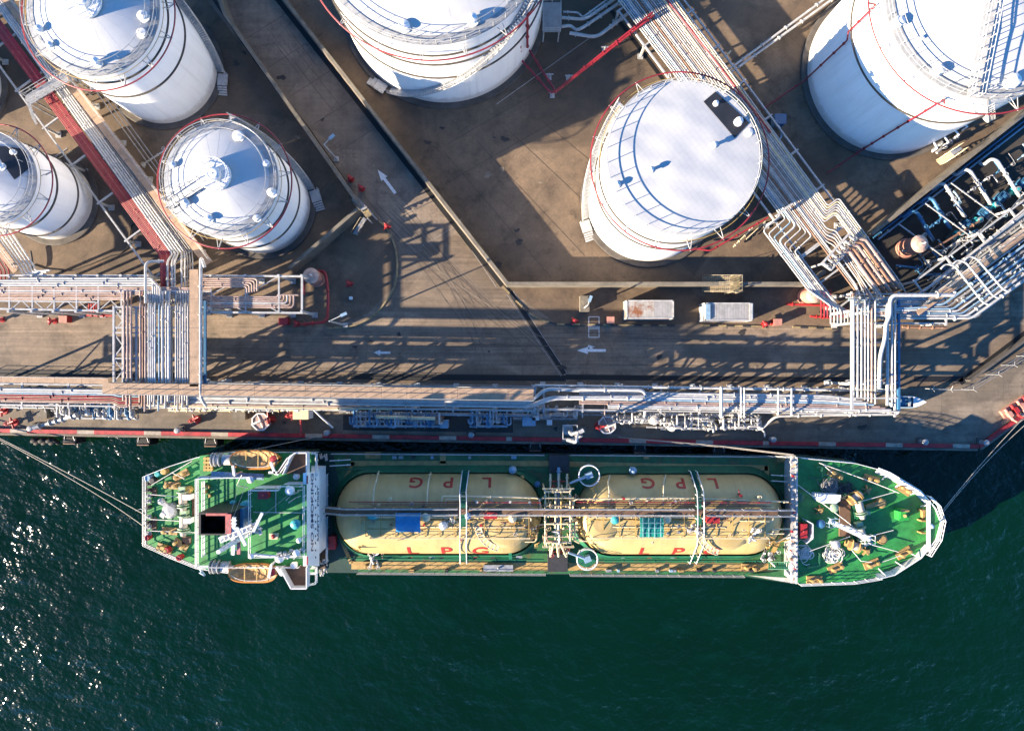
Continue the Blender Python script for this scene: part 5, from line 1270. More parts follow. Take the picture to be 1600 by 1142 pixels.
for x0, x1, y in ((332, 362, 718), (330, 360, 885)):
    s = MB(); s.tube([W(x0 + 2, y, ZB + .4), W(x0 + 12, y, ZB + .4)], .55, 12); s.tube([W(x1 - 13, y, ZB + .3), W(x1, y, ZB + .3)], .62, 14)
    for d in (0, 5, 12): s.tube([W(x0 + d, y, ZB + .4), W(x0 + d + 1, y, ZB + .4)], .8, 14)
    sp(s, 'boat_winch', whitep)
for pts in ([(455, 712), (437, 738), (420, 738)], [(450, 716), (433, 742)], [(366, 742), (364, 727)], [(430, 740), (423, 722)], [(424, 882), (420, 902)], [(440, 898), (432, 886)]):
    s = MB(); P = [W(x, y, ZB + 1.3) for x, y in pts]
    for p, q in zip(P, P[1:]): s.bar(p, q, .25, .28)
    s.tube([Vector((P[0].x, P[0].y, ZB - .8)), P[0]], .14, 8); sp(s, 'davit', white)
# lifeboats hanging in the davits
def lifeboat(x, y, label):
    z = ZB + .9; c = W(x, y, z); t_ = thing('lifeboat', label, 'lifeboat', Vector((c.x, c.y, z - 1.9)), 'orange lifeboats of the tanker')
    L, B = 2.75, 1.12; n = 20; s = MB(); pr = []
    def out(i, k, zz): 
        f = -1 + 2 * i / n; w_ = B * (1 - abs(f) ** 2.6) ** .62
        return f * L * k, w_ * k, zz
    secs = []
    for i in range(n + 1):
        f = -1 + 2 * i / n; w_ = B * max(.02, (1 - abs(f) ** 3.6)) ** .5; sh = .25 * f * f
        secs.append([(f * L, w_ * a, zz + (sh if zz > -1.2 else 0)) for a, zz in ((-.82, 0), (-.86, .0), (-1, .02), (-1, -.12), (-.85, -.7), (-.4, -1.25), (0, -1.4 + .5 * abs(f) ** 3), (.4, -1.25), (.85, -.7), (1, -.12), (1, .02), (.86, 0), (.82, 0))])
    m_ = len(secs[0])
    s.add([c + Vector(v) for q in secs for v in q], [(i * m_ + k, (i + 1) * m_ + k, (i + 1) * m_ + k + 1, i * m_ + k + 1) for i in range(n) for k in range(m_ - 1)], 0, True); s.build('hull', orange, t_)
    s = MB()     # canvas well cover sagging between the gunwales
    gv = []
    for i in range(n + 1):
        f = -1 + 2 * i / n; w_ = B * max(.02, (1 - abs(f) ** 3.2)) ** .55 * .84; sh = .25 * f * f
        for k in range(7):
            a = -1 + k / 3; gv.append(c + Vector((f * L, w_ * a, sh + .02 - .45 * (1 - a * a) * (1 - f * f) + .025 * math.sin(i * 2.3 + k * 1.7))))
    s.add(gv, [(i * 7 + k, (i + 1) * 7 + k, (i + 1) * 7 + k + 1, i * 7 + k + 1) for i in range(n) for k in range(6)], 0, False); s.build('canvas', M('ochre_canvas', (.6, .36, .14), .8, var=.35, scale=2.2, bump=.6), t_)
    for f in (-.35, .15, .6):
        s = MB(); w_ = B * (1 - abs(f) ** 3.2) ** .55; s.bar(c + Vector((f * L, -w_ * .9, .1)), c + Vector((f * L, w_ * .9, .1)), .12, .06); s.build('thwart', yel, t_)
    s = MB(); s.lathe(c + Vector((.78 * L, .1, .1)), [(0, 0), (.4, 0), (.4, .15), (.4, .15), (0, .2)], 10); s.build('red_locker', red, t_)
    s = MB(); s.tube([c + Vector((L * (-.9 + .1 * k), -B * .75 * max(.1, 1 - abs(-.9 + .1 * k) ** 3), .12)) for k in range(19)], .035, 5); s.build('grab_line', ropew, t_)
    return t_
lifeboat(398, 718, 'orange lifeboat in davits on the quay side of the ship'); lifeboat(396, 895, 'orange lifeboat in davits on the open-water side of the ship')
spipe([(310, 886, ZF + .4), (322, 900, ZF + 1.2), (312, 894, ZF + 1)], .12, lbluep, flange=0, nm='accommodation_ladder_davit')
# mooring ropes
def rope(pts, label, sag=.4, r=.045, group='mooring ropes of the ship'):
    P = [W(*p) for p in pts]; Q_ = []
    for a, b in zip(P, P[1:]):
        for i in range(12):
            t_ = i / 12; q = a.lerp(b, t_); q.z -= sag * 4 * t_ * (1 - t_); Q_.append(q)
    Q_.append(P[-1]); s = MB(); s.tube(Q_, r, 6); s.build('mooring_rope', rope_m, label=label, cat='rope', group=group)
rope([(230, 806, 4.2), (-60, 655, .5)], 'stern mooring rope to the left edge of the quay, upper of two')
rope([(230, 826, 4.2), (100, 742, 2.2), (-40, 668, .5)], 'stern mooring rope to the left edge of the quay, lower of two')
rope([(330, 713, 4.4), (400, 702, 3), (512, 679, .6)], 'mooring rope from the lifeboat side to the quay bollard', .1)
rope([(1240, 710, 4.5), (1120, 696, 2.5), (966, 683, .6)], 'mooring rope from the forecastle break to the quay, left strand', .1)
rope([(1243, 712, 4.5), (1125, 698, 2.5), (990, 686, .6)], 'mooring rope from the forecastle break to the quay, right strand', .1)
rope([(1470, 801, 4.4), (1612, 640, .6)], 'bow mooring rope to the red hooks at the right edge, left strand')
rope([(1470, 805, 4.4), (1622, 646, .6)], 'bow mooring rope to the red hooks at the right edge, right strand', .8)
# extra piping and fittings over the cargo tanks
rr = random.Random(4); goldp = M('ochre_pipe_paint', (.42, .27, .07), .5, var=.3, scale=1.4)
for x0, x1 in ((560, 838), (915, 1205)):
    for k, (y, z, r) in enumerate(((808, 6.5, .07), (812, 6.45, .06), (823, 6.1, .08), (826, 6.0, .06), (843, 4.9, .07), (848, 4.4, .06))):
        a_ = x0 + rr.uniform(0, 70); b_ = x1 - rr.uniform(0, 80)
        spipe([(a_, y + rr.uniform(5, 12), z - .8), (a_, y, z), (b_, y + .6, z), (b_, y + rr.uniform(6, 14), z - 1.0)], r, [creamp, goldp, creamp, goldp, whitep, goldp][k], flange=2)
    for k in range(16):
        x = rr.uniform(x0 + 10, x1 - 10); y = rr.choice((rr.uniform(806, 848), rr.uniform(772, 790))); z = 6.2 - abs(y - 800) * .02
        s = MB(); c = W(x, y, z); s.tube([c - Vector((0, 0, .6)), c + Vector((0, 0, .35))], rr.uniform(.07, .14), 7)
        if k % 2: s.wheel(c + Vector((0, 0, .2)), rr.uniform(.16, .26))
        else: s.tube([c, c + Vector((rr.uniform(-1, 1), rr.uniform(-1, 1), -.1))], .07, 6); s.box(c + Vector((0, 0, .4)), (.28, .28, .3), k)
        sp(s, 'tank_fitting', [whitep, creamp, red, rustp, steel][k % 5])
    for k in range(10):
        x = rr.uniform(x0 + 20, x1 - 20); s = MB(); p = W(x, 868, ZD); s.tube([p, p + Vector((0, 0, .5))], .09, 6); s.box(p + Vector((0, 0, .55)), (rr.uniform(.3, .8), .3, .15)); sp(s, 'deck_fitting', [gdark, dark, red, steel][k % 4])
        s = MB(); y = rr.choice((714, 890)); p = W(x + rr.uniform(-9, 9), y, ZD); s.box(p + Vector((0, 0, .25)), (rr.uniform(.3, .7), .35, .5)); sp(s, 'deck_box', [steel, dark, yelb, lbluep][k % 4])
# deck piping along the starboard side and the white flare plating at the forecastle break
spipe([(530, 872), (850, 874)], .1, gdark, 1.6); spipe([(895, 875), (1195, 876)], .1, gdark, 1.6); spipe([(530, 733), (850, 734)], .1, gdark, 1.6); spipe([(895, 735), (1190, 737)], .1, gdark, 1.6)
for ys in ((898.5, 911, 903), (711, 713, 716)):
    s = MB(); s.add([W(1168, ys[0], ZD + .1), W(1240, ys[1], ZF + 1.2), W(1240, ys[2], ZF + .8), W(1200, (ys[0] + ys[2]) / 2, ZD + .4)], [(0, 1, 2, 3), (3, 2, 1, 0)]); sp(s, 'flare_plate', whitep)

# dense cream pipework round the midship manifold
rr = random.Random(12)
for k in range(26):
    x = rr.choice((850, 854, 862, 868, 879, 884, 890, 896)) + rr.uniform(-1.5, 1.5); y = rr.uniform(770, 846); z = rr.uniform(2.5, 6.2); dx = rr.choice((-1, 1)) * rr.uniform(5, 16); dy = rr.choice((-1, 1)) * rr.uniform(6, 22)
    spipe([(x, y, z - 1), (x, y, z), (x + dx, y, z), (x + dx, y + dy, z), (x + dx, y + dy, z - 1.2)], rr.choice((.06, .08, .1)), [creamp, creamp, yel, rustp, creamp, whitep][k % 6], flange=1)
for x0, x1 in ((848, 896),):
    for y in (762, 776, 836, 852):
        s = MB(); s.rail([W(x0, y, 5.2), W(x1, y, 5.2)], .9, 1.2, (1, .5), .045); sp(s, 'manifold_railing', creamp)
for k in range(14):
    s = MB(); c = W(rr.uniform(852, 892), rr.uniform(742, 870), 3.4); s.wheel(c, rr.uniform(.2, .3)); s.tube([c - Vector((0, 0, 1.2)), c], .1, 6); sp(s, 'manifold_valve', [red, creamp, steel][k % 3])

# lattice of slim ochre pipes, supports and walkway rails over the cargo tanks
rr = random.Random(31)
for x0, x1 in ((560, 838), (905, 1208)):
    for k in range(22):
        x = rr.uniform(x0, x1); y = rr.uniform(803, 846); z = 6.6 - .03 * abs(y - 800) - (1.2 if y > 838 else 0); L = rr.uniform(15, 75); dy = rr.uniform(-7, 7)
        spipe([(x, y, z - .9), (x, y, z), (min(x1, x + L), y, z), (min(x1, x + L), y + dy, z), (min(x1, x + L), y + dy, z - 1)], rr.choice((.045, .06, .075)), [goldp, creamp, goldp, rustp][k % 4], flange=2)
    for k in range(12):
        x = x0 + (x1 - x0) * (k + .5) / 12; s = MB()
        s.bar(W(x, 804, 6.9), W(x, 838, 5.9), .07, .07); s.bar(W(x, 838, 5.9), W(x, 838, 4.6), .07, .07); s.bar(W(x, 821, 6.4), W(x, 821, 5.4), .07, .07); sp(s, 'pipe_support', goldp)
    s = MB(); s.rail([W(x0 + 20, 838, 5.6), W(x1 - 10, 839, 5.6)], .9, 1.8, (1, .5), .04); sp(s, 'tank_top_railing', creamp)
    s = MB(); s.bar(W(x0 + 24, 836, 5.5), W(x1 - 14, 837, 5.5), .5, .05); sp(s, 'tank_top_walkway', goldp)
    s = MB()
    x = rr.uniform(x0 + 30, x1 - 40); s.bar(W(x, 851, 3.6), W(x + 1, 874, 1.6), .4, .05); sp(s, 'side_ladder', gdark)
for cx, m in ((565, goldp), (833, goldp), (915, goldp), (1205, goldp)):
    for k in range(5):
        x = cx + rr.uniform(-10, 10); y = rr.uniform(808, 856)
        s = MB(); c = W(x, y, 4.6); s.tube([c, c + Vector((rr.uniform(-.9, .9), rr.uniform(-.7, .7), .6)), c + Vector((rr.uniform(-1.4, 1.4), rr.uniform(-1, 1), .2))], .07, 6); s.wheel(c, .2); sp(s, 'tank_fitting', m)
# ---------------------------------------------------------------- road markings and kerbs
def mark(poly, name, label=None, m=None, z=.009):
    s = MB(); P = [W(x, y, z) for x, y in poly]; n = len(P)
    A = sum(P[i].x * P[(i + 1) % n].y - P[(i + 1) % n].x * P[i].y for i in range(n))
    if A < 0: P.reverse()
    s.add(P, [tuple(range(n))]); return s.build(name, m or markw, kind='structure')
def arrow(x, y, deg, L, wd, head, branch=False):
    a = math.radians(deg); u = (math.cos(a), -math.sin(a)); v = (-u[1], u[0])
    def T(p, q): return (x + u[0] * p + v[0] * q, y + u[1] * p + v[1] * q)
    mark([T(-L / 2, -wd / 2), T(L / 2 - head, -wd / 2), T(L / 2 - head, -wd * 1.3), T(L / 2, 0), T(L / 2 - head, wd * 1.3), T(L / 2 - head, wd / 2), T(-L / 2, wd / 2)], 'painted_arrow')
    if branch: mark([T(L * .02, wd * .55), T(L * .1, wd * 1.2), T(L * .16, wd * .8), T(L * .1, wd * 2.0), T(-L * .14, wd * 1.3), T(0, wd * 1.2), T(-L * .08, wd * .55)], 'painted_arrow')
arrow(604, 284, 127, 46, 4.5, 17); arrow(597, 551, 180, 26, 3.4, 10); arrow(924, 547.5, 180, 45, 4.2, 17, True)
def stripline(pts, w_, z, name, m): 
    s = MB()
    for a, b in zip(pts, pts[1:]): s.bar(W(*a, z), W(*b, z), w_ / 12, .004)
    return s.build(name, m, kind='structure')
stripline([(920, 495), (936, 495), (936, 527), (920, 527), (920, 495)], 1, .011, 'painted_box', markw)
for k in range(7): stripline([(921, 509 + .9 * k), (935, 509 + .9 * k)], .35, .011, 'painted_box', markw)
stripline([(792, 460), (877, 588)], .7, .012, 'drain_edge_line', M('faded_white_line', (.4, .38, .35), .8, var=.5, scale=3)); stripline([(802, 455), (886, 583)], .7, .012, 'drain_edge_line', MAT['faded_white_line'])
stripline([(700, 336), (775, 448)], .8, .012, 'road_edge_line', MAT['faded_white_line'])
stripline([(660, 384), (720, 349)], .6, .009, 'slab_joint', MAT['faded_white_line']); stripline([(660, 430), (630, 392)], .6, .009, 'slab_joint', MAT['faded_white_line'])
def kerb(pts, label, m, dashed=None, w_=.22, h=.13):
    P = [W(*p) for p in pts]; s = MB()
    for a, b in zip(P, P[1:]):
        L = (b - a).length; n = max(1, int(L / 1.0)) if dashed else 1
        for k in range(n):
            p, q = a.lerp(b, k / n), a.lerp(b, (k + 1) / n); s.bar(Vector((p.x, p.y, h / 2)), Vector((q.x, q.y, h / 2)), w_, h, m=(k % 2) if dashed else 0)
    return s.build('kerb', [m, dashed] if dashed else m, label=label, cat='kerb')
arc = [(592, 345), (604, 356), (613, 372), (619, 392), (621, 412), (620, 432), (616, 449), (607, 466), (594, 483), (578, 498), (560, 507), (540, 512), (512, 513)]
kerb(arc, 'curved ochre kerb where the diagonal road meets the quay road', marky)
kerb([(786, 448), (806, 470), (826, 489), (846, 500), (870, 506.5), (918, 507.5), (978, 508), (1054, 508.5)], 'kerb with black and tan dashes sweeping past the rusty container', marky, dark)
kerb([(1096, 508.5), (1186, 510), (1196, 512)], 'short dashed kerb below the grey container', marky, dark)
kerb([(1238, 511), (1312, 514)], 'short dashed kerb near the right road crossing', marky, dark)
# painted kerb beam along the quay edge, alternately red and pale
def edge(pts, label):
    s = MB(); s2 = 0
    for a, b in zip(pts, pts[1:]):
        P, R_ = W(*a), W(*b); L = (R_ - P).length; t_ = 0; k = 0
        while t_ < L:
            d = min(L, t_ + (6.5 if k % 2 == 0 else 2.2)); p, q = P.lerp(R_, t_ / L), P.lerp(R_, d / L)
            s.bar(Vector((p.x, p.y, .14)), Vector((q.x, q.y, .14)), .5, .28, m=k % 2); t_ = d; k += 1
        u = (R_ - P) / L; v = Vector((u.y, -u.x, 0)) * .46
        s.bar(P + v + Vector((0, 0, .02)), R_ + v + Vector((0, 0, .02)), .3, .16, m=2)
    return s.build('quay_kerb', [M('faded_red_kerb', (.46, .025, .035), .7, var=.5, scale=1.5), M('pale_kerb', (.45, .38, .3), .8, var=.35, scale=1.5), conc], label=label, cat='kerb')
edge([(-60, 671.5), (400, 679), (800, 685.5), (1200, 692), (1527, 697)], 'red and pale painted kerb beam along the quay edge above the ship'); edge([(1529, 697), (1640, 617)], 'painted kerb beam on the slanting quay edge at the right')
# fenders
for x, y, kind in ((70, 681, 1), (116, 680, 0), (230, 682, 0), (334, 684, 0), (836, 691, 0), (998, 694, 0), (1120, 697, 0)):
    c = W(x, y, -1.2); t_ = None; lab = {70: 'bunch of black tyres hanging on the quay at far left', 116: 'black quay fender just right of the hanging tyres', 230: 'black quay fender left of the ship stern', 334: 'black quay fender by the stern lifeboat', 836: 'black quay fender above the left end of the ship manifold', 998: 'black quay fender above the second cargo tank', 1120: 'black quay fender nearest the ship forecastle'}[x]
    if kind:
        t_ = thing('fender', lab, 'fender', Vector((c.x, c.y - .9, -2.4)))
        for k in range(3):
            for j in range(2):
                s = MB(); q = Vector((c.x - 1.0 + k * 1.0, c.y - .55 - .35 * j, -1.0 - .6 * j)); s.tube([q + Vector((.42 * math.cos(i * PI / 8), .12 * math.sin(i * PI / 4), .42 * math.sin(i * PI / 8))) for i in range(16)], .26, 8, closed=True); s.build('tyre', black, t_)
    else:
        t_ = thing('fender', lab, 'fender', Vector((c.x, c.y - .7, -2.6)))
        s = MB(); s.box((c.x, c.y - .55, -1.3), (1.7, .8, 2.2)); s.build('rubber_block', black, t_)
        s = MB(); s.box((c.x, c.y - 1.0, -1.3), (1.5, .12, 2.4)); s.build('face_panel', rustp, t_)
        for d in (-.75, .75):
            s = MB(); s.tube([(c.x + d, c.y - .9, -.3), (c.x + d * .7, c.y + .1, -.1)], .05, 5); s.build('chain', steel, t_)
# mooring bollards
def bollard():
    c = W(57, 668); t_ = thing('mooring_bollard', 'grey bollard near the quay edge holding the stern ropes', 'bollard', c, 'mooring bollards along the quay')
    s = MB(); s.box(c + Vector((0, 0, .1)), (1.0, 1.0, .2)); s.build('base', concd, t_)
    s = MB(); s.lathe(c + Vector((0, 0, .2)), [(.28, 0), (.22, .5), (.24, .8), (.38, .95), (.38, 1.1), (.25, 1.2), (0, 1.22)], 18); s.build('post', steel, t_); return t_
bl = bollard()
for x, y, lab in ((284, 671, 'grey bollard on the quay left of the red monitor'), (514, 675, 'grey bollard on the quay beside the blue manifold'), (737, 678, 'grey bollard at the right end of the blue manifold'), (1203, 685, 'grey bollard casting a shadow below the right skid'), (1437, 689, 'grey bollard in the shadow of the ship bow'), (1531, 690, 'grey bollard at the corner of the quay')):
    clone(bl, W(x, y), 0, lab)
# ---------------------------------------------------------------- containers, lamps, small plant
rustroof = M('rusty_container_roof', (.6, .56, .5), .6, var=.2, scale=1.2, spots=((.36, .13, .045), .45, .46))
greyroof = M('grey_container_roof', (.4, .385, .37), .6, var=.3, scale=.8)
def container(x0, y0, x1, y1, label, mr, half=None):
    z = 2.59; t_ = thing('container', label, 'container', W((x0 + x1) / 2, (y0 + y1) / 2))
    a, b = W(x0, y1, z), W(x1, y0, z); cx, cy = (a.x + b.x) / 2, (a.y + b.y) / 2; L, B = b.x - a.x, b.y - a.y
    s = MB(); s.box((cx, cy, z / 2 - .03), (L - .12, B - .12, z - .16)); s.build('body', mr, t_)
    n = 34; s = MB(); sx = cx - L / 2 if not half else cx - L / 2
    for k in range(n): s.box((cx - L / 2 + .08 + (L - .16) * (k + .5) / n, cy, z - .07 + (.008 if k % 2 else 0)), ((L - .16) / n, B - .2, .05), m=1 if half and k > n * .56 else 0)
    s.build('roof', [mr, greyroof], t_)
    for (px_, py_, sx_, sy_) in ((cx, cy - B / 2 + .06, L, .12), (cx, cy + B / 2 - .06, L, .12), (cx - L / 2 + .06, cy, .12, B - .24), (cx + L / 2 - .06, cy, .12, B - .24)):
        for zz in (z - .07, .09):
            s = MB(); s.box((px_, py_, zz), (sx_, sy_, .16)); s.build('rail', whitep, t_)
    for dx in (-1, 1):
        for dy in (-1, 1):
            s = MB(); s.box((cx + dx * (L / 2 - .08), cy + dy * (B / 2 - .08), z / 2), (.17, .17, z + .02)); s.build('corner_post', whitep, t_)
    return t_
container(979, 469, 1053, 498, 'pale container with a rusty roof beside the quay road', rustroof, True)
ct = container(1101, 473, 1177, 501, 'grey-roofed container beside the quay road, right of the rusty one', greyroof)
s = MB(); s.prect(1103, 475, 1110, 499, 2.62, 2.75); s.build('roof_box', lbluep, ct); s = MB(); s.prect(1171, 474, 1176, 500, 2.62, 2.7); s.build('end_rail', whitep, ct)
def lamp(x, y, deg, arm, label, h=7, head=lbluep):
    c = W(x, y); t_ = thing('street_lamp', label, 'street lamp', c); a = math.radians(deg); u = Vector((math.cos(a), math.sin(a), 0))
    s = MB(); s.tube([c, c + Vector((0, 0, h))], [.12, .08], 8); s.box(c + Vector((0, 0, .1)), (.6, .6, .2)); s.build('post', steel_w, t_)
    s = MB(); s.tube([c + Vector((0, 0, h - .1)), c + Vector((0, 0, h + .1)) + u * arm], .06, 6); s.build('arm', steel_w, t_)
    s = MB(); s.box(c + u * (arm + .3) + Vector((0, 0, h + .1)), (.8, .35, .18), a); s.build('lamp_head', head, t_)
lamp(526, 249, 42, 1.0, 'lamp post on the bund wall edge of the diagonal road', 6)
lamp(540, 508, 24, 1.6, 'white lamp post in the shade inside the curved kerb', 8, lbluep)
lamp(912, 482, 70, .5, 'lamp post on a pale plinth left of the rusty container', 5)
s = MB(); s.box(W(913, 475, .6), (1.2, 2.0, 1.2)); s.box(W(915, 470, 1.3), (.9, .7, .2), .5); s.build('plinth', conc, label='pale concrete plinth at the foot of the lamp left of the rusty container', cat='plinth')
def hydrant(x, y, label, rz=0):
    c = W(x, y); t_ = thing('fire_hydrant', label, 'hydrant', c); s = MB(); s.tube([c, c + Vector((0, 0, 1.0))], .2, 10); s.lathe(c + Vector((0, 0, .95)), [(.28, 0), (.28, .1), (.2, .22), (0, .28)], 12); s.lathe(c, [(.36, 0), (.36, .1), (.36, .1), (0, .1)], 12); s.build('barrel', red, t_)
    for k in (0, 2.2, 4.1):
        s = MB(); u = Vector((math.cos(k + rz), math.sin(k + rz), 0)); s.tube([c + u * .1 + Vector((0, 0, .7)), c + u * .55 + Vector((0, 0, .7))], .13, 8); s.build('outlet', red, t_)
def rbox(x, y, w_, d_, h_, label, m=None, lid=None, name='hose_cabinet', cat='cabinet'):
    c = W(x, y); t_ = thing(name, label, cat, c); s = MB(); s.box(c + Vector((0, 0, h_ / 2)), (w_, d_, h_)); s.build('body', m or red, t_)
    s = MB(); s.box(c + Vector((0, 0, h_ + .03)), (w_ + .08, d_ + .08, .06)); s.box(c + Vector((0, -d_ / 2 - .03, h_ * .55)), (w_ * .8, .05, h_ * .7)); s.build('lid', lid or m or red, t_); return t_
hydrant(86, 502, 'red hydrant beside the pink-topped box on the left road'); rbox(107, 499.5, .95, .8, 1.1, 'red hose cabinet with pink lid on the left road', red, salmon)
hydrant(897, 502, 'red hydrant on the dashed kerb left of the painted box'); rbox(952, 501, .9, .8, 1.1, 'salmon-topped hose cabinet right of the painted box', red, salmon)
hydrant(1193, 507, 'red hydrant right of the grey container'); rbox(1210, 504, 1.0, .75, 1.1, 'red and white hose cabinet near the salmon tank at right', red, salmon)
hydrant(466, 506, 'red hydrant at the foot of the red pipe by the foam tank'); rbox(447, 503, 1.1, .8, 1.1, 'red hose cabinet below the left horizontal rack')
hydrant(566, 296, 'red hydrant on the diagonal road, nearer the stair'); hydrant(549, 281, 'red hydrant on the diagonal road, farther from the stair'); hydrant(4, 500, 'red hydrant cut by the left edge of the road')
hydrant(547, 444, 'small red hydrant alone in the shade inside the kerb'); hydrant(606, 355, 'small red post by the curved kerb below the stair')
def foamtank(x, y, r, h, label):
    c = W(x, y); t_ = thing('foam_tank', label, 'tank', c); s = MB(); s.lathe(c, [(r, .25), (r, h)], 24); s.lathe(c, [(r + .2, 0), (r + .2, .25), (r + .2, .25), (0, .25)], 24); s.build('shell', salmon, t_)
    s = MB(); s.lathe(c, [(r + .06, h), (r * .6, h + .3), (0, h + .42)], 24)
    for k in range(4): a = k * PI / 2 + .4; s.tube([c + Vector((0, 0, h + .45)), c + Vector((math.cos(a) * r, math.sin(a) * r, h + .05))], .035, 4)
    s.build('roof', M('pale_salmon', (.62, .42, .33), .55, var=.25, scale=1.5), t_)
    s = MB(); s.tube([c + Vector((.2, 0, h + .3)), c + Vector((.2, 0, h + .9))], .1, 8); s.build('vent', white, t_)
foamtank(495, 435, .95, 2.6, 'salmon foam tank beside the nested pipe bends'); foamtank(1259, 464, .95, 2.4, 'salmon foam tank at the left of the right pipe junction'); foamtank(1414, 388, 1.05, 3.2, 'pink-topped drum tank in the pump yard')
pipe([(478, 424), (508, 424), (511, 440), (513, 470), (511, 503), (472, 507)], .2, red, 'red fire main looping round the salmon foam tank', z=.8, flange=1.5)
pipe([(475, 426), (475, 460)], .12, red, 'short red pipe left of the salmon foam tank', z=.8)
pipe([(1228, 475), (1262, 476), (1310, 478)], .17, red, 'red fire main left of the right pipe junction', z=.8, flange=1.5)
for i in range(4): pipe([(1283 + 5 * i, 452, 3), (1283 + 5 * i, 496, 1.0), (1283 + 5 * i, 497, .3)], .1, redp, 'red drop pipe, %s from the left at the right junction' % ORD[i], 'red drop pipes at the right junction')
pipe([(1266, 494), (1300, 496)], .16, red, 'red header under the four drop pipes', z=.6, flange=1); pipe([(1304, 480), (1305, 493), (1320, 495), (1322, 480)], .13, redp, 'red U-shaped pipe at the right junction', z=1.5)
pipe([(1410, 511), (1478, 512)], .15, rustp, 'reddish pipe on the ground right of the right crossing', z=.7, flange=1.5)
for i in range(5): pipe([(139 + 4 * i, 474, 4.6), (139 + 4 * i, 491, 1.0), (139 + 4 * i, 492, .4)], .09, redp, 'red drop pipe, %s from the left under the left rack' % ORD[i], 'red drop pipes under the left rack')
pipe([(136, 492), (176, 493)], .16, red, 'red header under the drop pipes of the left rack', z=.5, flange=1)
# red pipe run from the top tank to the right bundle, on white stanchions
pipe([(824, 14, 15), (824, 72, 5), (824, 74, 1.3), (866, 140, 1.3), (866, 146, 1.3), (1022, 24, 4)], .14, redp, 'red double-run pipe from the top tank to the diagonal bundle, right strand', flange=3)
pipe([(813, 72, 6), (813, 92, 1.3), (862, 147, 1.3), (1020, 20, 4)], .14, redp, 'red double-run pipe from the top tank to the diagonal bundle, left strand', flange=3)
for i, (x, y) in enumerate(((858, 122), (888, 124), (944, 80), (863, 150))):
    c = W(x, y); t_ = thing('pipe_stanchion', ['white pipe stanchion under the red run, nearest the top tank', 'white pipe stanchion at the middle of the red run', 'white pipe stanchion near the diagonal bundle end of the red run', 'white pipe stanchion at the corner of the red run'][i], 'stanchion', c)
    s = MB(); s.tube([c, c + Vector((0, 0, 1.2))], .12, 8); s.box(c + Vector((0, 0, .05)), (.6, .6, .1)); s.build('post', steel_w, t_); s = MB(); s.bar(c + Vector((-.5, 0, 1.1)), c + Vector((.5, 0, 1.1)), .14, .1); s.build('saddle', steel_w, t_)
pipe([(1200, 340, 2.4), (1110, 392, 1.2), (1075, 384, 15)][:2] + [(1084, 388, 1.0)], .11, redp, 'red pipe from the right rack to the foot of the flat-roofed tank', flange=3)
pipe([(776, 163, .4), (925, 57, .6)], .03, steel_w, 'thin pale cable line lying across the yard under the top tank', flange=0, n=5)
# pipes and platform beside the top tank
def plat():
    t_ = thing('platform', 'grey steel platform with a rust patch right of the top tank', 'platform', W(862, 25)); s = MB(); s.prect(848, 4, 876, 50, 3.0, 3.12); s.build('deck', M('patched_grey_deck', (.4, .38, .36), .6, var=.2, scale=1, spots=((.3, .12, .05), .5, .6)), t_)
    s = MB(); s.rail([W(x, y, 3.12) for x, y in ((848, 4), (876, 4), (876, 50), (848, 50))], 1.0, 1.2, (1, .5), .045, closed=True); s.build('railing', steel_w, t_)
    for x, y in ((850, 6), (874, 6), (850, 48), (874, 48)):
        s = MB(); p = W(x, y, 3); s.bar((p.x, p.y, 0), p, .16, .16); s.build('post', steel_w, t_)
plat()
for i, pts in enumerate(([(880, 19), (904, 20), (910, 28), (968, -14)], [(878, 28), (914, 31), (976, -12)], [(878, 42), (892, 40), (900, 48), (910, 44), (990, -10)], [(890, 52), (932, 59), (986, 18)])):
    pipe(pts, [.12, .2, .2, .22][i], whitep, 'white pipe right of the top tank platform, %s from the top' % ORD[i], 'white pipes by the top tank platform', z=1.5, flange=2.5)
for i, (p, q) in enumerate((((1140, 108), (1320, -24)), ((1143, 113), (1330, -22)), )): pipe([p, q], .16, whitep, 'white pipe crossing the yard left of the largest tank, %s of two' % ['upper', 'lower'][i], 'white pipes crossing the yard', z=1.2, flange=4)
pipe([(1160, 132), (1122, 90), (1130, 92), (1142, 80)], .1, creamp, 'cream pipe twisting off the diagonal bundle by the yard pipes', z=2.5, flange=1.2)
# stairs over the bund wall
def stair2(x0, y0, x1, y1, label, z=3.0, pf=14):
    t_ = thing('stairway', label, 'stairs', W((x0 + x1) / 2, (y0 + y1) / 2))
    s = MB(); s.prect(x1 - pf, y0, x1, y1, z, z + .08); s.build('landing', marky, t_); yc = (y0 + y1) / 2
    for ya, yb in ((y0 + .5, yc - 1.5), (yc + 1.5, y1 - .5)):
        s = MB(); n = 14
        for k in range(n): s.prect(x1 - pf - (k + 1) * 3.2, ya, x1 - pf - k * 3.2 - .9, yb, z - .1 - .2 * k, z - .05 - .2 * k)
        s.build('steps', M('tan_steps', (.42, .34, .22), .7, var=.3), t_)
        for yy in (ya, yb):
            s = MB(); s.rail([W(x1 - pf, yy, z + .05), W(x1 - pf - n * 3.2, yy, .25)], 1, 1.3, (1,), .03); s.build('handrail', marky2, t_)
    s = MB(); s.rail([W(x, y, z + .08) for x, y in ((x1 - pf, y0), (x1, y0), (x1, y1), (x1 - pf, y1))], 1, 1, (1, .5), .045); s.build('railing', marky2, t_)
    for x, y in ((x1 - pf + 1, y0 + 1), (x1 - 1, y0 + 1), (x1 - 1, y1 - 1), (x1 - pf + 1, y1 - 1)):
        s = MB(); p = W(x, y, z); s.bar((p.x, p.y, 0), p, .15, .15); s.build('post', marky2, t_)
marky2 = M('tan_handrail', (.36, .3, .2), .5, var=.25)
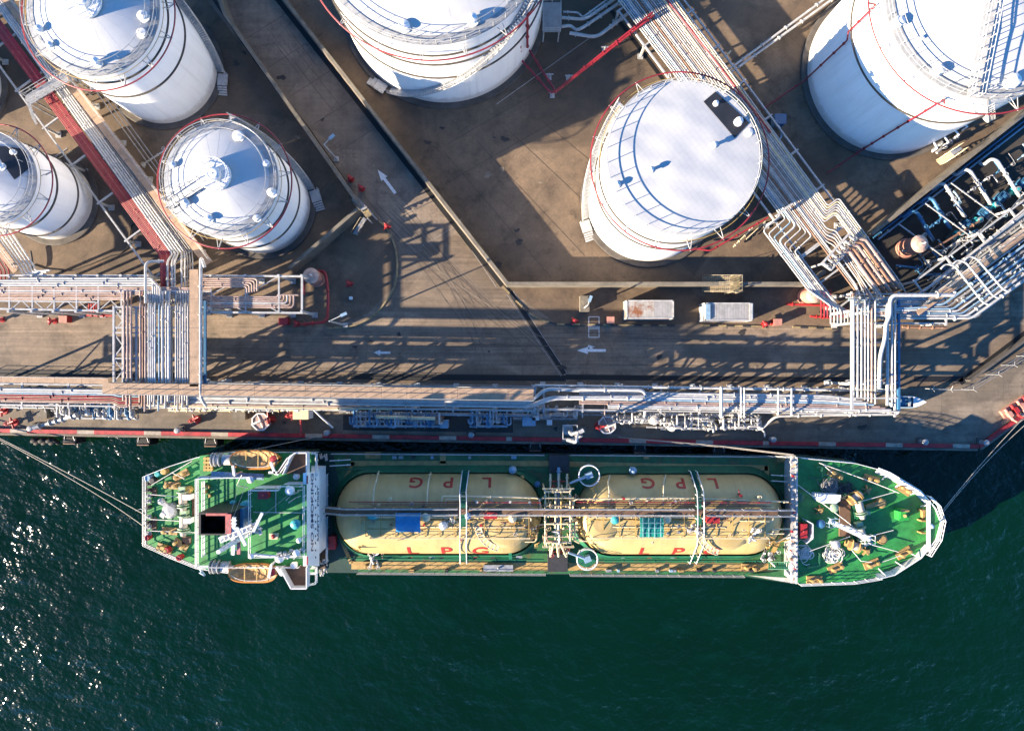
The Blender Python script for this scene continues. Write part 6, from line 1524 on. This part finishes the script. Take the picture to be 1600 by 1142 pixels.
stair2(1096, 431, 1156, 457, 'tan steel stair crossing the bund wall above the grey container')
def stair3():
    t_ = thing('stairway', 'stair with yellow landing crossing the bund wall beside the diagonal road', 'stairs', W(572, 330)); z = 3.0
    s = MB(); P = [W(x, y, z) for x, y in ((567, 331), (575, 327), (582, 336), (574, 341))]; s.prism(P, z, z + .08); s.build('landing', marky, t_)
    s = MB(); s.rail(P, 1, 1, (1, .5), .03, closed=True); s.build('railing', marky2, t_)
    s = MB()
    for k in range(13): a, b = lerp2((565, 329), (550, 313), k / 12), lerp2((573, 323), (558, 307), k / 12); s.bar(W(*a, z - .1 - .2 * k), W(*b, z - .1 - .2 * k), .26, .05)
    s.build('steps', steel, t_); s = MB()
    for k in range(13): a, b = lerp2((567, 341), (552, 364), k / 12), lerp2((572, 344), (559, 366), k / 12); s.bar(W(*a, z - .1 - .2 * k), W(*b, z - .1 - .2 * k), .26, .05)
    s.build('steps', steel, t_)
    for pts in (((565, 331, z), (550, 315, .3)), ((573, 325, z), (558, 309, .3)), ((566, 342, z), (551, 366, .3)), ((573, 345, z), (560, 368, .3))):
        s = MB(); s.rail([W(*p) for p in pts], 1, 1.3, (1,), .028); s.build('handrail', marky2, t_)
    for p in P:
        s = MB(); s.bar((p.x, p.y, 0), p, .14, .14); s.build('post', steel_w, t_)
stair3()
# base stair, valves and stanchions at the foot of the largest tank
def basestair():
    t_ = thing('stairway', 'pale steel step platform at the foot of the largest tank', 'stairs', W(1482, 244)); s = MB()
    for k in range(9): a, b = lerp2((1464, 251), (1484, 238), k / 8), lerp2((1470, 257), (1490, 244), k / 8); s.bar(W(*a, .3 + .2 * k), W(*b, .3 + .2 * k), .2, .05)
    s.build('steps', creamp, t_); s = MB(); s.pprism([(1484, 236), (1498, 227), (1504, 233), (1490, 243)], 2.0, 2.08); s.build('landing', steel, t_)
    for pts in (((1463, 250, .3), (1484, 236, 2.1), (1498, 227, 2.1)), ((1471, 257, .3), (1491, 244, 2.1), (1505, 234, 2.1))):
        s = MB(); s.rail([W(*p) for p in pts], 1, 1.2, (1, .5), .04); s.build('handrail', creamp, t_)
    for k, (x, y) in enumerate(((1472, 232), (1480, 225), (1466, 228), (1490, 218))):
        s = MB(); c = W(x, y, .5); s.tube([c + Vector((-.7, -.6, 0)), c + Vector((.5, .5, 0))], .2, 8); s.wheel(c + Vector((0, 0, .2)), .28); s.tube([c, c + Vector((0, 0, .9))], .12, 6); s.build('valve', steel, t_)
basestair()
for i, a in enumerate((-66, -58, -50, -43, -37)):
    t, c, r, h, dm = tE; an = math.radians(a); u = Vector((math.cos(an), math.sin(an), 0)); s = MB(); s.tube([c + u * (r + .05) + Vector((0, 0, 2.2)), c + u * (r + .9) + Vector((0, 0, 2.3)), c + u * (r + 1.0) + Vector((0, 0, 1.2))], .12, 7); s.build('nozzle', white, t)
# ---------------------------------------------------------------- quay side plant
def skid(name, label, cat, x0, y0, x1, y1, m, m2, n=14, z0=.4, z1=2.2, frame=True, seed=1, long_=False, vessel=None):
    """loading manifold: looped branch pipes with flanges and valves on a steel frame"""
    rr = random.Random(seed); t_ = thing(name, label, cat, W((x0 + x1) / 2, (y0 + y1) / 2))
    if frame:
        for (p, q) in (((x0, y0), (x1, y0)), ((x0, y1), (x1, y1)), ((x0, y0), (x0, y1)), ((x1, y0), (x1, y1))):
            s = MB(); s.bar(W(*p, z1), W(*q, z1), .14, .16); s.build('frame_beam', m, t_)
        for x in (x0, (x0 * 2 + x1) / 3, (x0 + 2 * x1) / 3, x1):
            for y in (y0, y1):
                s = MB(); p = W(x, y, z1); s.bar((p.x, p.y, 0), p, .14, .14); s.build('post', m, t_)
    for k in range(n):
        x = x0 + (x1 - x0) * (k + .5) / n + rr.uniform(-1.5, 1.5); r = rr.choice((.1, .13, .17)); ya = y0 + rr.uniform(-4, 3); yb = y1 - rr.uniform(0, (y1 - y0) * .35); z = rr.uniform(1.2, z1 + .6); dx = rr.choice((-6, -4, 4, 6))
        s = MB()
        if not long_ or k % 2: s.tube([W(x, ya, z1 + .3), W(x, ya + 3, z), W(x, yb, z), W(x + dx, yb, z), W(x + dx, yb - rr.uniform(5, 12), z - .3)], r, 8, bend=.35, flange=2.2)
        else:
            y = y0 + (y1 - y0) * rr.uniform(.1, .95); xb = min(x1, x + rr.uniform(12, 40)); s.tube([W(x, y + 3, z - .6), W(x, y, z), W(xb, y, z), W(xb, y + rr.choice((-4, 4)), z - .4)], r, 8, bend=.3, flange=1.5)
        if k % 3 == 0: s.wheel(W(x, (ya + yb) / 2 + rr.uniform(-3, 3), z + r), rr.uniform(.16, .24))
        s.build('branch_pipe', [m, m2, steel, whitep, m][k % 5], t_)
    if vessel:
        s = MB(); c = W(*vessel, .3); s.lathe(c, [(.62, 0), (.62, 1.6), (.62, 1.6), (.5, 1.85), (0, 1.95)], 18); s.tube([c + Vector((0, 0, 1.9)), c + Vector((0, 0, 2.3))], .16, 8); s.build('filter_vessel', whitep, t_)
    for y in (y0 + (y1 - y0) * .3, y0 + (y1 - y0) * .62, y1 - 2):
        s = MB(); s.tube([W(x0 + 2, y, z0 + .2), W(x1 - 2, y, z0 + .2)], .16, 8, flange=1.6); s.build('header', m2, t_)
    return t_
skid('loading_manifold', 'dark valve manifold on the quay at left near the crossing', 'manifold', 117, 628, 214, 655, bluep, steel, 18, seed=3, frame=False)
skid('loading_manifold', 'long blue loading manifold of looped pipes on the shaded quay', 'manifold', 550, 643, 690, 668, bluep, lbluep, 24, seed=5, frame=False)
skid('loading_manifold', 'short blue loading manifold right of the long one', 'manifold', 732, 643, 795, 668, bluep, lbluep, 12, seed=6, frame=False)
skid('loading_manifold', 'white valve skid on the quay beside the octagonal platform', 'manifold', 956, 645, 1030, 662, whitep, steel, 13, seed=8, long_=True, frame=False, vessel=(1019, 655))
skid('loading_manifold', 'white pump skid on the sunlit quay with long horizontal pipes', 'manifold', 1030, 648, 1116, 672, whitep, steel, 16, seed=9, long_=True, frame=False, vessel=(1046, 665))
skid('loading_manifold', 'white valve skid at the right end of the quay rack', 'manifold', 1124, 650, 1188, 671, whitep, steel, 12, seed=10, long_=True, frame=False)
pipe([(588, 651), (676, 654), (680, 654)], .22, creamp, 'cream pipe lying over the long blue manifold', z=2.8, flange=3); s = MB()
rbox(696, 661, .95, .95, 1.6, 'pale blue cabinet at the right end of the long blue manifold', lbluep, lbluep, 'control_cabinet'); rbox(689, 655, .9, .8, 2.4, 'rusty brown cabinet above the pale blue cabinet', rustp, rustp, 'control_cabinet')
rbox(826, 657, 1.6, 1.0, 1.8, 'pale blue cabinet left of the loading arm', lbluep, lbluep, 'control_cabinet'); rbox(836, 649, .8, .9, 1.8, 'white cabinet beside the pale blue cabinet', white, white, 'control_cabinet'); rbox(858, 659, .6, .6, .9, 'small pale box by the loading arm', lbluep, white, 'control_cabinet')
rbox(478, 646, 1.9, 1.1, 2.2, 'white louvred cabinet on the quay right of the octagon', white, creamp, 'control_cabinet'); rbox(73, 646, 1.2, 1.1, .9, 'tan concrete box on the quay at far left', conc, conc, 'equipment_box', 'box'); rbox(39, 634, .6, .6, .8, 'small white box on the quay at far left', white, white, 'equipment_box', 'box')
rbox(377, 648, 1.6, 1.2, .8, 'tan concrete box on the quay left of the octagon', conc, conc, 'equipment_box', 'box'); rbox(909, 671, .95, .85, .6, 'tan square box between loading arm and octagon', yel, conc, 'equipment_box', 'box')
pipe([(470, 655, .8), (470, 681, .8)], .13, red, 'red pipe from the white louvred cabinet to the quay kerb', flange=1)
pipe([(490, 640, 2.5), (500, 650, 2.0), (520, 668, .8)], .12, white, 'white gangway pole slanting down beside the white louvred cabinet', flange=0)
def octagon(x, y, label, m):
    c = W(x, y); t_ = thing('monitor_platform', label, 'platform', c); s = MB(); s.lathe(c, [(1.15, 0), (1.15, .9), (1.15, .9), (0, .9)], 8, a0=PI / 8, smooth=False); s.build('base', m, t_)
    s = MB(); s.lathe(c + Vector((0, 0, .9)), [(1.22, 0), (1.22, .1), (1.05, .1), (1.05, .1), (1.05, 0)], 8, a0=PI / 8, smooth=False); s.build('kerb', white, t_)
    s = MB(); s.tube([c + Vector((0, 0, .9)), c + Vector((0, 0, 2.6))], .16, 8); s.tube([c + Vector((-.5, -.2, 2.6)), c + Vector((.8, .3, 3.0))], .13, 8); s.build('monitor', whitep, t_)
    s = MB()
    for k in range(4): s.tube([c + Vector((0, 0, 1.0)), c + Vector((1.1 * math.cos(k * 1.57 + .4), 1.1 * math.sin(k * 1.57 + .4), .95))], .05, 5)
    s.build('spokes', white, t_)
octagon(411, 658, 'faded pink octagonal platform on the quay above the ship stern', M('faded_pink', (.5, .36, .32), .7, var=.3)); octagon(947, 663, 'faded pink octagonal platform on the quay right of the loading arm', MAT['faded_pink'])
pipe([(945, 605, 4), (945, 652, 3)], .1, pinkp, 'pink pipe running from the quay rack to the right octagon', flange=2)
def arm(x, y):
    c = W(x, y); t_ = thing('loading_arm', 'white jointed loading arm folded upright at the quay edge', 'loading arm', c)  # root of the jointed loading arm, which has no tower
    s = MB(); s.tube([c, c + Vector((0, 0, 6))], .24, 12); s.lathe(c, [(.7, 0), (.7, .3), (.7, .3), (0, .3)], 14); s.build('riser', whitep, t_)
    s = MB(); s.tube([c + Vector((0, 0, 6)), c + Vector((.6, .5, 8.5)), c + Vector((.2, -.6, 9.5)), c + Vector((-.3, -1.0, 3.2))], .15, 8, bend=.4, flange=1.2); s.build('arm', whitep, t_)
    s = MB(); s.tube([c + Vector((.5, -.2, 6)), c + Vector((.9, .2, 9)), c + Vector((.3, -1.0, 4))], .14, 8, flange=1.2); s.box(c + Vector((.9, .6, 8.6)), (.6, .4, .5), .5); s.build('counterweight', whitep, t_)
    s = MB(); s.rail([c + Vector((-.9, -.8, 3)), c + Vector((.9, -.8, 3)), c + Vector((.9, .9, 3)), c + Vector((-.9, .9, 3))], 1, .9, (1, .5), .05, closed=True); s.build('railing', steel_w, t_)
    s = MB()
    for k in range(9): s.box(c + Vector((.75, -1.0, .3 + .33 * k)), (.5, .06, .05))
    s.build('ladder', steel_w, t_)
arm(887, 671)
def monitor(x, y, rz, label):
    c = W(x, y); t_ = thing('fire_monitor', label, 'fire monitor', c); u = Vector((math.cos(rz), math.sin(rz), 0)); s = MB(); s.tube([c, c + Vector((0, 0, 1.2))], .2, 8); s.lathe(c, [(.5, 0), (.45, .2), (.45, .2), (0, .22)], 12); s.build('stand', red, t_)
    s = MB(); s.tube([c - u * .5 + Vector((0, 0, 1.3)), c + u * .2 + Vector((0, 0, 1.35)), c + u * 1.1 + Vector((0, 0, 1.8))], [.2, .17, .1], 8); s.ring(c + Vector((0, 0, 1.55)), .3, .04, 12); s.build('nozzle', red, t_)
    s = MB(); v = Vector((-u.y, u.x, 0)); s.tube([c - v * .7 + Vector((0, 0, .6)), c + v * .7 + Vector((0, 0, .6))], .12, 8, flange=.5); s.build('inlet', red, t_)
monitor(308, 655, .4, 'red fire monitor on the quay above the lifeboat'); monitor(425, 655, 1.5, 'red fire monitor beside the left octagon'); monitor(8, 642, 0, 'red fire monitor at the left edge of the quay'); monitor(24, 660, .3, 'small red monitor near the quay edge at far left'); monitor(934, 666, .2, 'red monitor left of the right octagon'); monitor(457, 648, .2, 'low red monitor left of the white louvred cabinet')
s = MB(); s.tube([W(120, 648, 3.0), W(70, 663, 1.2), W(52, 668, 1.3)], [.3, .22, .3], 10, flange=1.5); s.build('slanting_hose', steel, label='grey hose slanting down to the far left bollard', cat='hose')
def hooks():
    c = W(1584, 637); t_ = thing('mooring_hooks', 'red quick-release mooring hooks at the right edge of the quay', 'mooring hooks', c); d = Vector((.8, .55, 0)).normalized(); v = Vector((-d.y, d.x, 0))
    s = MB(); s.bar(c - d * 1.9 + Vector((0, 0, .2)), c + d * 1.9 + Vector((0, 0, .2)), 1.5, .4); s.build('base', salmon, t_)
    for k in range(4):
        s = MB(); q = c + d * (-1.4 + .95 * k); s.tube([q + v * .8 + Vector((0, 0, .6)), q - v * .9 + Vector((0, 0, .8))], .2, 8); s.box(q + Vector((0, 0, .8)), (.5, .7, .7), .6); s.tube([q - v * .9 + Vector((0, 0, .8)), q - v * 1.2 + Vector((0, 0, 1.3))], .13, 8); s.build('hook', red if k % 2 else salmon, t_)
hooks()
# small boat laid up on the quay
def boat():
    c = W(1420, 628, .9); t_ = thing('small_boat', 'small blue and white open boat laid up on the quay under the right crossing', 'boat', Vector((c.x, c.y, 0))); L, B = 2.1, .78; n = 16; s = MB(); vs = []
    for i in range(n + 1):
        f = i / n; x = -L + 2 * L * f; w_ = B * (1 if f < .5 else max(.02, 1 - ((f - .5) / .5) ** 2.2)); sh = .25 * f * f
        for a, z in ((-.84, 0 + sh), (-1, .0 + sh), (-.9, -.5), (-.3, -.85 + .3 * f), (.3, -.85 + .3 * f), (.9, -.5), (1, 0 + sh), (.84, 0 + sh)): vs.append(c + Vector((x, w_ * a, z)))
    s.add(vs, [(i * 8 + k, (i + 1) * 8 + k, (i + 1) * 8 + k + 1, i * 8 + k + 1) for i in range(n) for k in range(7)], 0, True); s.add(vs[:8], [(0, 1, 2, 3, 4, 5, 6, 7)]); s.build('hull', lbluep, t_)
    s = MB(); vs = []
    for i in range(n + 1):
        f = i / n; x = -L + 2 * L * f; w_ = B * (1 if f < .5 else max(.02, 1 - ((f - .5) / .5) ** 2.2)) * .85
        for a in (-1, 1): vs.append(c + Vector((x, w_ * a, -.32 + .2 * f * f)))
    s.add(vs, [(2 * i, 2 * i + 2, 2 * i + 3, 2 * i + 1) for i in range(n)]); s.build('floor', bluep, t_)
    s = MB(); P = []
    for i in range(10, n + 1):
        f = i / n; P.append((-L + 2 * L * f, B * max(.02, 1 - ((f - .5) / .5) ** 2.2) * .9, .25 * f * f + .03))
    s.add([c + Vector((x, w_ * a, z)) for x, w_, z in P for a in (-1, 1)], [(2 * i, 2 * i + 2, 2 * i + 3, 2 * i + 1) for i in range(len(P) - 1)]); s.build('foredeck', white, t_)
    for f in (-.6, .05):
        s = MB(); s.box(c + Vector((f * L, 0, -.05)), (.28, B * 1.7, .06)); s.build('thwart', whitep, t_)
    s = MB(); s.box(c + Vector((-L - .15, .1, .1)), (.35, .3, .7)); s.build('outboard_motor', dark, t_)
boat()
# fences
def fence(pts, label, arms=True, h=1.8, step=1.7, m=None):
    P = [W(*p) for p in pts]; t_ = thing('fence', label, 'fence', P[0]); m = m or steel_w
    for k in (1.0, .66, .33):
        s = MB(); s.tube([p + Vector((0, 0, h * k)) for p in P], .03, 5); s.build('wire', m, t_)
    for a, b in zip(P, P[1:]):
        L = (b - a).length; n = max(1, int(L / step)); u = (b - a) / L; v = Vector((-u.y, u.x, 0))
        for k in range(n):
            q = a + u * (L * k / n); s = MB(); s.tube([q, q + Vector((0, 0, h))], .05, 6)
            if arms: s.tube([q + Vector((0, 0, h)) - v * .02, q + Vector((0, 0, h + .4)) + v * .5], .035, 5); s.tube([q + Vector((0, 0, h)), q + Vector((0, 0, h + .4)) - v * .3], .035, 5)
            s.build('post', m, t_)
fence([(1444, 607), (1500, 609)], 'barbed fence with angled arms below the right drain', True, 1.8, 2.2); fence([(1502, 608), (1540, 585), (1612, 542)], 'barbed fence with forked arms slanting up to the right edge', True, 2.4, 1.9, steel)
fence([Q(-30, 589), Q(170, 589)], 'low fence on the road side of the left quay rack', False, 1.1, 2.5); fence([Q(330, 590.5), Q(830, 590.5)], 'low fence on the road side of the long tan walkway', False, 1.1, 2.5, greyp)
fence([Q(1290, 590.5), Q(1326, 590.5)], 'short barbed fence left of the right crossing', True, 1.8, 1.8)
def parapet(pts, label, h=1.1):
    s = MB(); 
    for a, b in zip(pts, pts[1:]): s.bar(W(*a) + Vector((0, 0, h / 2)), W(*b) + Vector((0, 0, h / 2)), .3, h)
    s.build('low_wall', concd, label=label, cat='wall')
parapet([(1508, 594), (1610, 520)], 'dark low wall slanting up beside the forked-arm fence'); 
# little loose things
pipe([(228, 340), (206, 352), (200, 388), (186, 398), (170, 401)], .06, black, 'black hose trailing over the ground below the left-edge tank', z=.08, flange=0)
pipe([(170, 401), (140, 414), (110, 424), (70, 420), (52, 414)], .06, black, 'black hose running along beside the left rack', z=.08, flange=0)
pipe([(48, 392), (51, 410), (49, 424)], .12, dark, 'short dark pipe standing beside the black hose', z=.6, flange=0)
pipe([(106, 232, .5), (92, 242, .5), (72, 254, .5)], .12, greyp, 'grey pipe leading from the diagonal rack toward the left-edge tank', flange=1.5); pipe([(112, 236, .5), (84, 252, .5)], .07, creamp, 'thin cream pipe beside the grey pipe near the left-edge tank', flange=0)
pipe([(262, 232, .8), (222, 258, .8), (226, 262, .8)], .1, whitep, 'white pipe from the smaller domed tank to the diagonal rack', flange=1.5, valves=((258, 234, .9), (226, 258, .9)))
pipe([(1176, 356, .6), (1146, 386, .6)], .1, creamp, 'cream pipe on stands right of the flat-roofed tank', flange=1); pipe([(1196, 346, .6), (1166, 374, .6)], .07, creamp, 'thin cream pipe beside the one on stands', flange=0)
pipe([(1196, 190, 1), (1204, 214, 1), (1210, 226, 1), (1222, 214, 1), (1216, 190, 1)], .1, lbluep, 'bluish pipe loop at the right of the wide diagonal bundle', flange=0)
rbox(1213, 192, 1.4, 1.2, 1.4, 'pale blue cabinet right of the wide diagonal bundle', lbluep, bluep, 'control_cabinet')
rbox(549, 466, .35, .3, .3, 'tiny white box on the ground by the shaded lamp', white, white, 'equipment_box', 'box')

# long low pipes tying the quay skids together
for i, (y0, x0, x1, z, r, m, cw) in enumerate(((626, 830, 905, 2.2, .1, whitep, 'white'), (628.5, 880, 1000, 1.6, .13, whitep, 'white'), (631, 1010, 1180, 1.8, .13, whitep, 'white'), (634, 905, 1120, 1.4, .1, steel, 'steel'), (642, 1020, 1115, 1.2, .14, whitep, 'white'), (652, 1010, 1190, .9, .12, whitep, 'white'), (646, 1040, 1110, 1.6, .16, steel, 'steel'))):
    pipe([Q(x0, y0), Q(x1, y0), Q(x1 + 5, y0 + 6), Q(x1 + 5, y0 + 13)], r, m, '%s pipe low beside the right quay skids, %s from the road side' % (cw, ORD[i]), 'low pipes beside the right quay skids', z=z, flange=1.8, valves=(Q((x0 + x1) / 2, y0) + (z + .1,),))
for i, (y0, x0, x1, z, r) in enumerate(((628, 256, 470, 2.4, .1), (630.5, 216, 470, 2.2, .08), (633, 216, 540, 2.0, .09), (635.5, 530, 830, 2.4, .1), (638, 560, 826, 2.0, .08))):
    pipe([Q(x0, y0), Q(x1, y0), Q(x1 + 3, y0 + 4)], r, [whitep, creamp, whitep, greyp, lbluep][i], '%s pipe along the seaward side of the tan walkway rack, %s from the road' % (['white', 'cream', 'white', 'grey', 'bluish'][i], ORD[i]), 'low pipes seaward of the tan walkway', z=z, flange=2.0)
for i, (y0, x0, x1) in enumerate(((633, -40, 70), (636, -40, 100), (640, 110, 180))):
    pipe([Q(x0, y0), Q(x1, y0), Q(x1 + 2, y0 + 10)], .1, [greyp, whitep, steel][i], '%s pipe low on the quay at far left, %s from the road' % (['grey', 'white', 'steel'][i], ORD[i]), 'low pipes on the far left quay', z=1.6, flange=2)

sheet('apron_shade', [(536, 640), (800, 642), (802, 676), (536, 672)], .008, ground_mat('apron_shade_concrete', (.035, .032, .03), (.06, .055, .05), (.1, .088, .075), joints=False))  # dark sheet: the shade beneath the blue manifolds put into the paving colour
# tyre scuffs sweeping round the junction, oil spots and paler repairs on the paving
scuff = M('tyre_scuff', (.13, .1, .075), .9, var=.5, scale=1.2); pale = M('pale_repair', (.235, .185, .135), .9, var=.35, scale=1.0); oil = M('oil_stain', (.035, .03, .026), .7, var=.5, scale=1.5)
rr = random.Random(77)
def ribbon(pts, wm, name, m, z):
    s = MB(); P = [W(x, y, z) for x, y in pts]; vs = []
    for i, p in enumerate(P):
        d = (P[min(i + 1, len(P) - 1)] - P[max(i - 1, 0)]).normalized(); n = Vector((-d.y, d.x, 0)); w_ = wm * (.25 + .75 * math.sin(PI * (i + .5) / len(P))) * rr.uniform(.7, 1.2)
        vs += [p + n * w_ / 2, p - n * w_ / 2]
    s.add(vs, [(2 * i + 1, 2 * i + 3, 2 * i + 2, 2 * i) for i in range(len(P) - 1)]); return s.build(name, m, kind='structure')
for k in range(16):
    o = rr.uniform(-30, 34); a, b, c_ = (590 + o, 300 + rr.uniform(-10, 30)), (690 + o * 1.2, 430 + rr.uniform(-10, 10)), (800 + rr.uniform(-60, 90), 545 + o * .5)
    pts = [((1 - t) ** 2 * a[0] + 2 * t * (1 - t) * b[0] + t * t * c_[0], (1 - t) ** 2 * a[1] + 2 * t * (1 - t) * b[1] + t * t * c_[1]) for t in [i / 22 for i in range(23)]]
    ribbon(pts, rr.uniform(.06, .16), 'tyre_mark', scuff if k % 3 else pale, .0128 + .0004 * k)
for k in range(12):
    y = rr.uniform(518, 572); x0 = rr.uniform(330, 1100); L = rr.uniform(80, 260)
    ribbon([(x0 + L * i / 12, y + .015 * L * i / 12 + rr.uniform(-.6, .6)) for i in range(13)], rr.uniform(.06, .16), 'tyre_mark', scuff if k % 3 else pale, .02 + .0004 * k)
for k in range(9):
    a = (430 + rr.uniform(-26, 26), 20 + rr.uniform(0, 60)); L = rr.uniform(60, 190)
    ribbon([(a[0] + .62 * L * i / 12, a[1] + .79 * L * i / 12 + rr.uniform(-.5, .5)) for i in range(13)], rr.uniform(.06, .16), 'tyre_mark', scuff if k % 2 else pale, .026 + .0004 * k)
def blot(x, y, r, m, name, z, pts=18):
    ph = [rr.uniform(0, 6) for _ in range(3)]
    poly = []
    for i in range(pts):
        a = 2 * PI * i / pts; q = r * (1 + .25 * math.sin(2 * a + ph[0]) + .18 * math.sin(3 * a + ph[1]) + .1 * math.sin(5 * a + ph[2])); poly.append((x + q * math.cos(a) * 1.4, y + q * math.sin(a)))
    mark(poly, name, None, m, z)
for k, (x, y) in enumerate([(rr.uniform(590, 900), rr.uniform(180, 420)) for _ in range(12)] + [(rr.uniform(360, 560), rr.uniform(80, 320)) for _ in range(8)] + [(rr.uniform(330, 1300), rr.uniform(505, 575)) for _ in range(14)] + [(rr.uniform(1190, 1340), rr.uniform(180, 330)) for _ in range(6)] + [(rr.uniform(200, 1500), rr.uniform(655, 672)) for _ in range(12)]):
    blot(x, y, rr.uniform(1, 4.5), oil if k % 3 else pale, 'oil_stain' if k % 3 else 'paving_repair', .031 + .0003 * k)
for k in range(7):       # long slab joints in the tank yard
    x = 640 + 52 * k; stripline([(x, 250 - 15 * k), (x + 170, 470 - 35 * k)] if k < 5 else [(700, 225 + 60 * (k - 5)), (900, 110 + 60 * (k - 5))], .5, .0135 + .0004 * k, 'slab_joint', M('joint_dark', (.05, .042, .035), .9, var=.4))
for k in range(5):
    x = 380 + 36 * k; stripline([(x + 3, 62 + 44 * k), (x + 88, 8 + 44 * k)], .5, .0175 + .0004 * k, 'slab_joint', MAT['joint_dark'])

skid('loading_manifold', 'low pale pipework on the quay between the blue manifolds and the loading arm', 'manifold', 800, 636, 905, 656, whitep, steel, 14, seed=14, long_=True, frame=False)
skid('loading_manifold', 'low pale pipework on the sunlit quay behind the left octagon', 'manifold', 262, 632, 466, 643, whitep, creamp, 20, seed=15, long_=True, frame=False)
skid('loading_manifold', 'mixed grey pipework on the far left quay beside the tan box', 'manifold', 84, 634, 116, 652, steel, whitep, 7, seed=16, long_=True, frame=False)
pipe([(1182, 671, .8), (1190, 670, 1.6), (1212, 650, 2.2), (1300, 648, 2.2), (1404, 647, 2.2), (1405, 622, 4)], .17, whitep, 'white pipe from the right skid running seaward of the right quay rack', flange=4)
for i, x in enumerate((1127, 1158, 1163, 1216, 1237)):
    pipe([Q(x, 588), Q(x, 600), Q(x, 628), (x, 652 if x < 1200 else 647, 3)], .12 if i else .2, whitep, 'white pipe laid across the right quay rack, %s from the left' % ORD[i], 'white pipes laid across the right quay rack', z=5.4, flange=2.5)
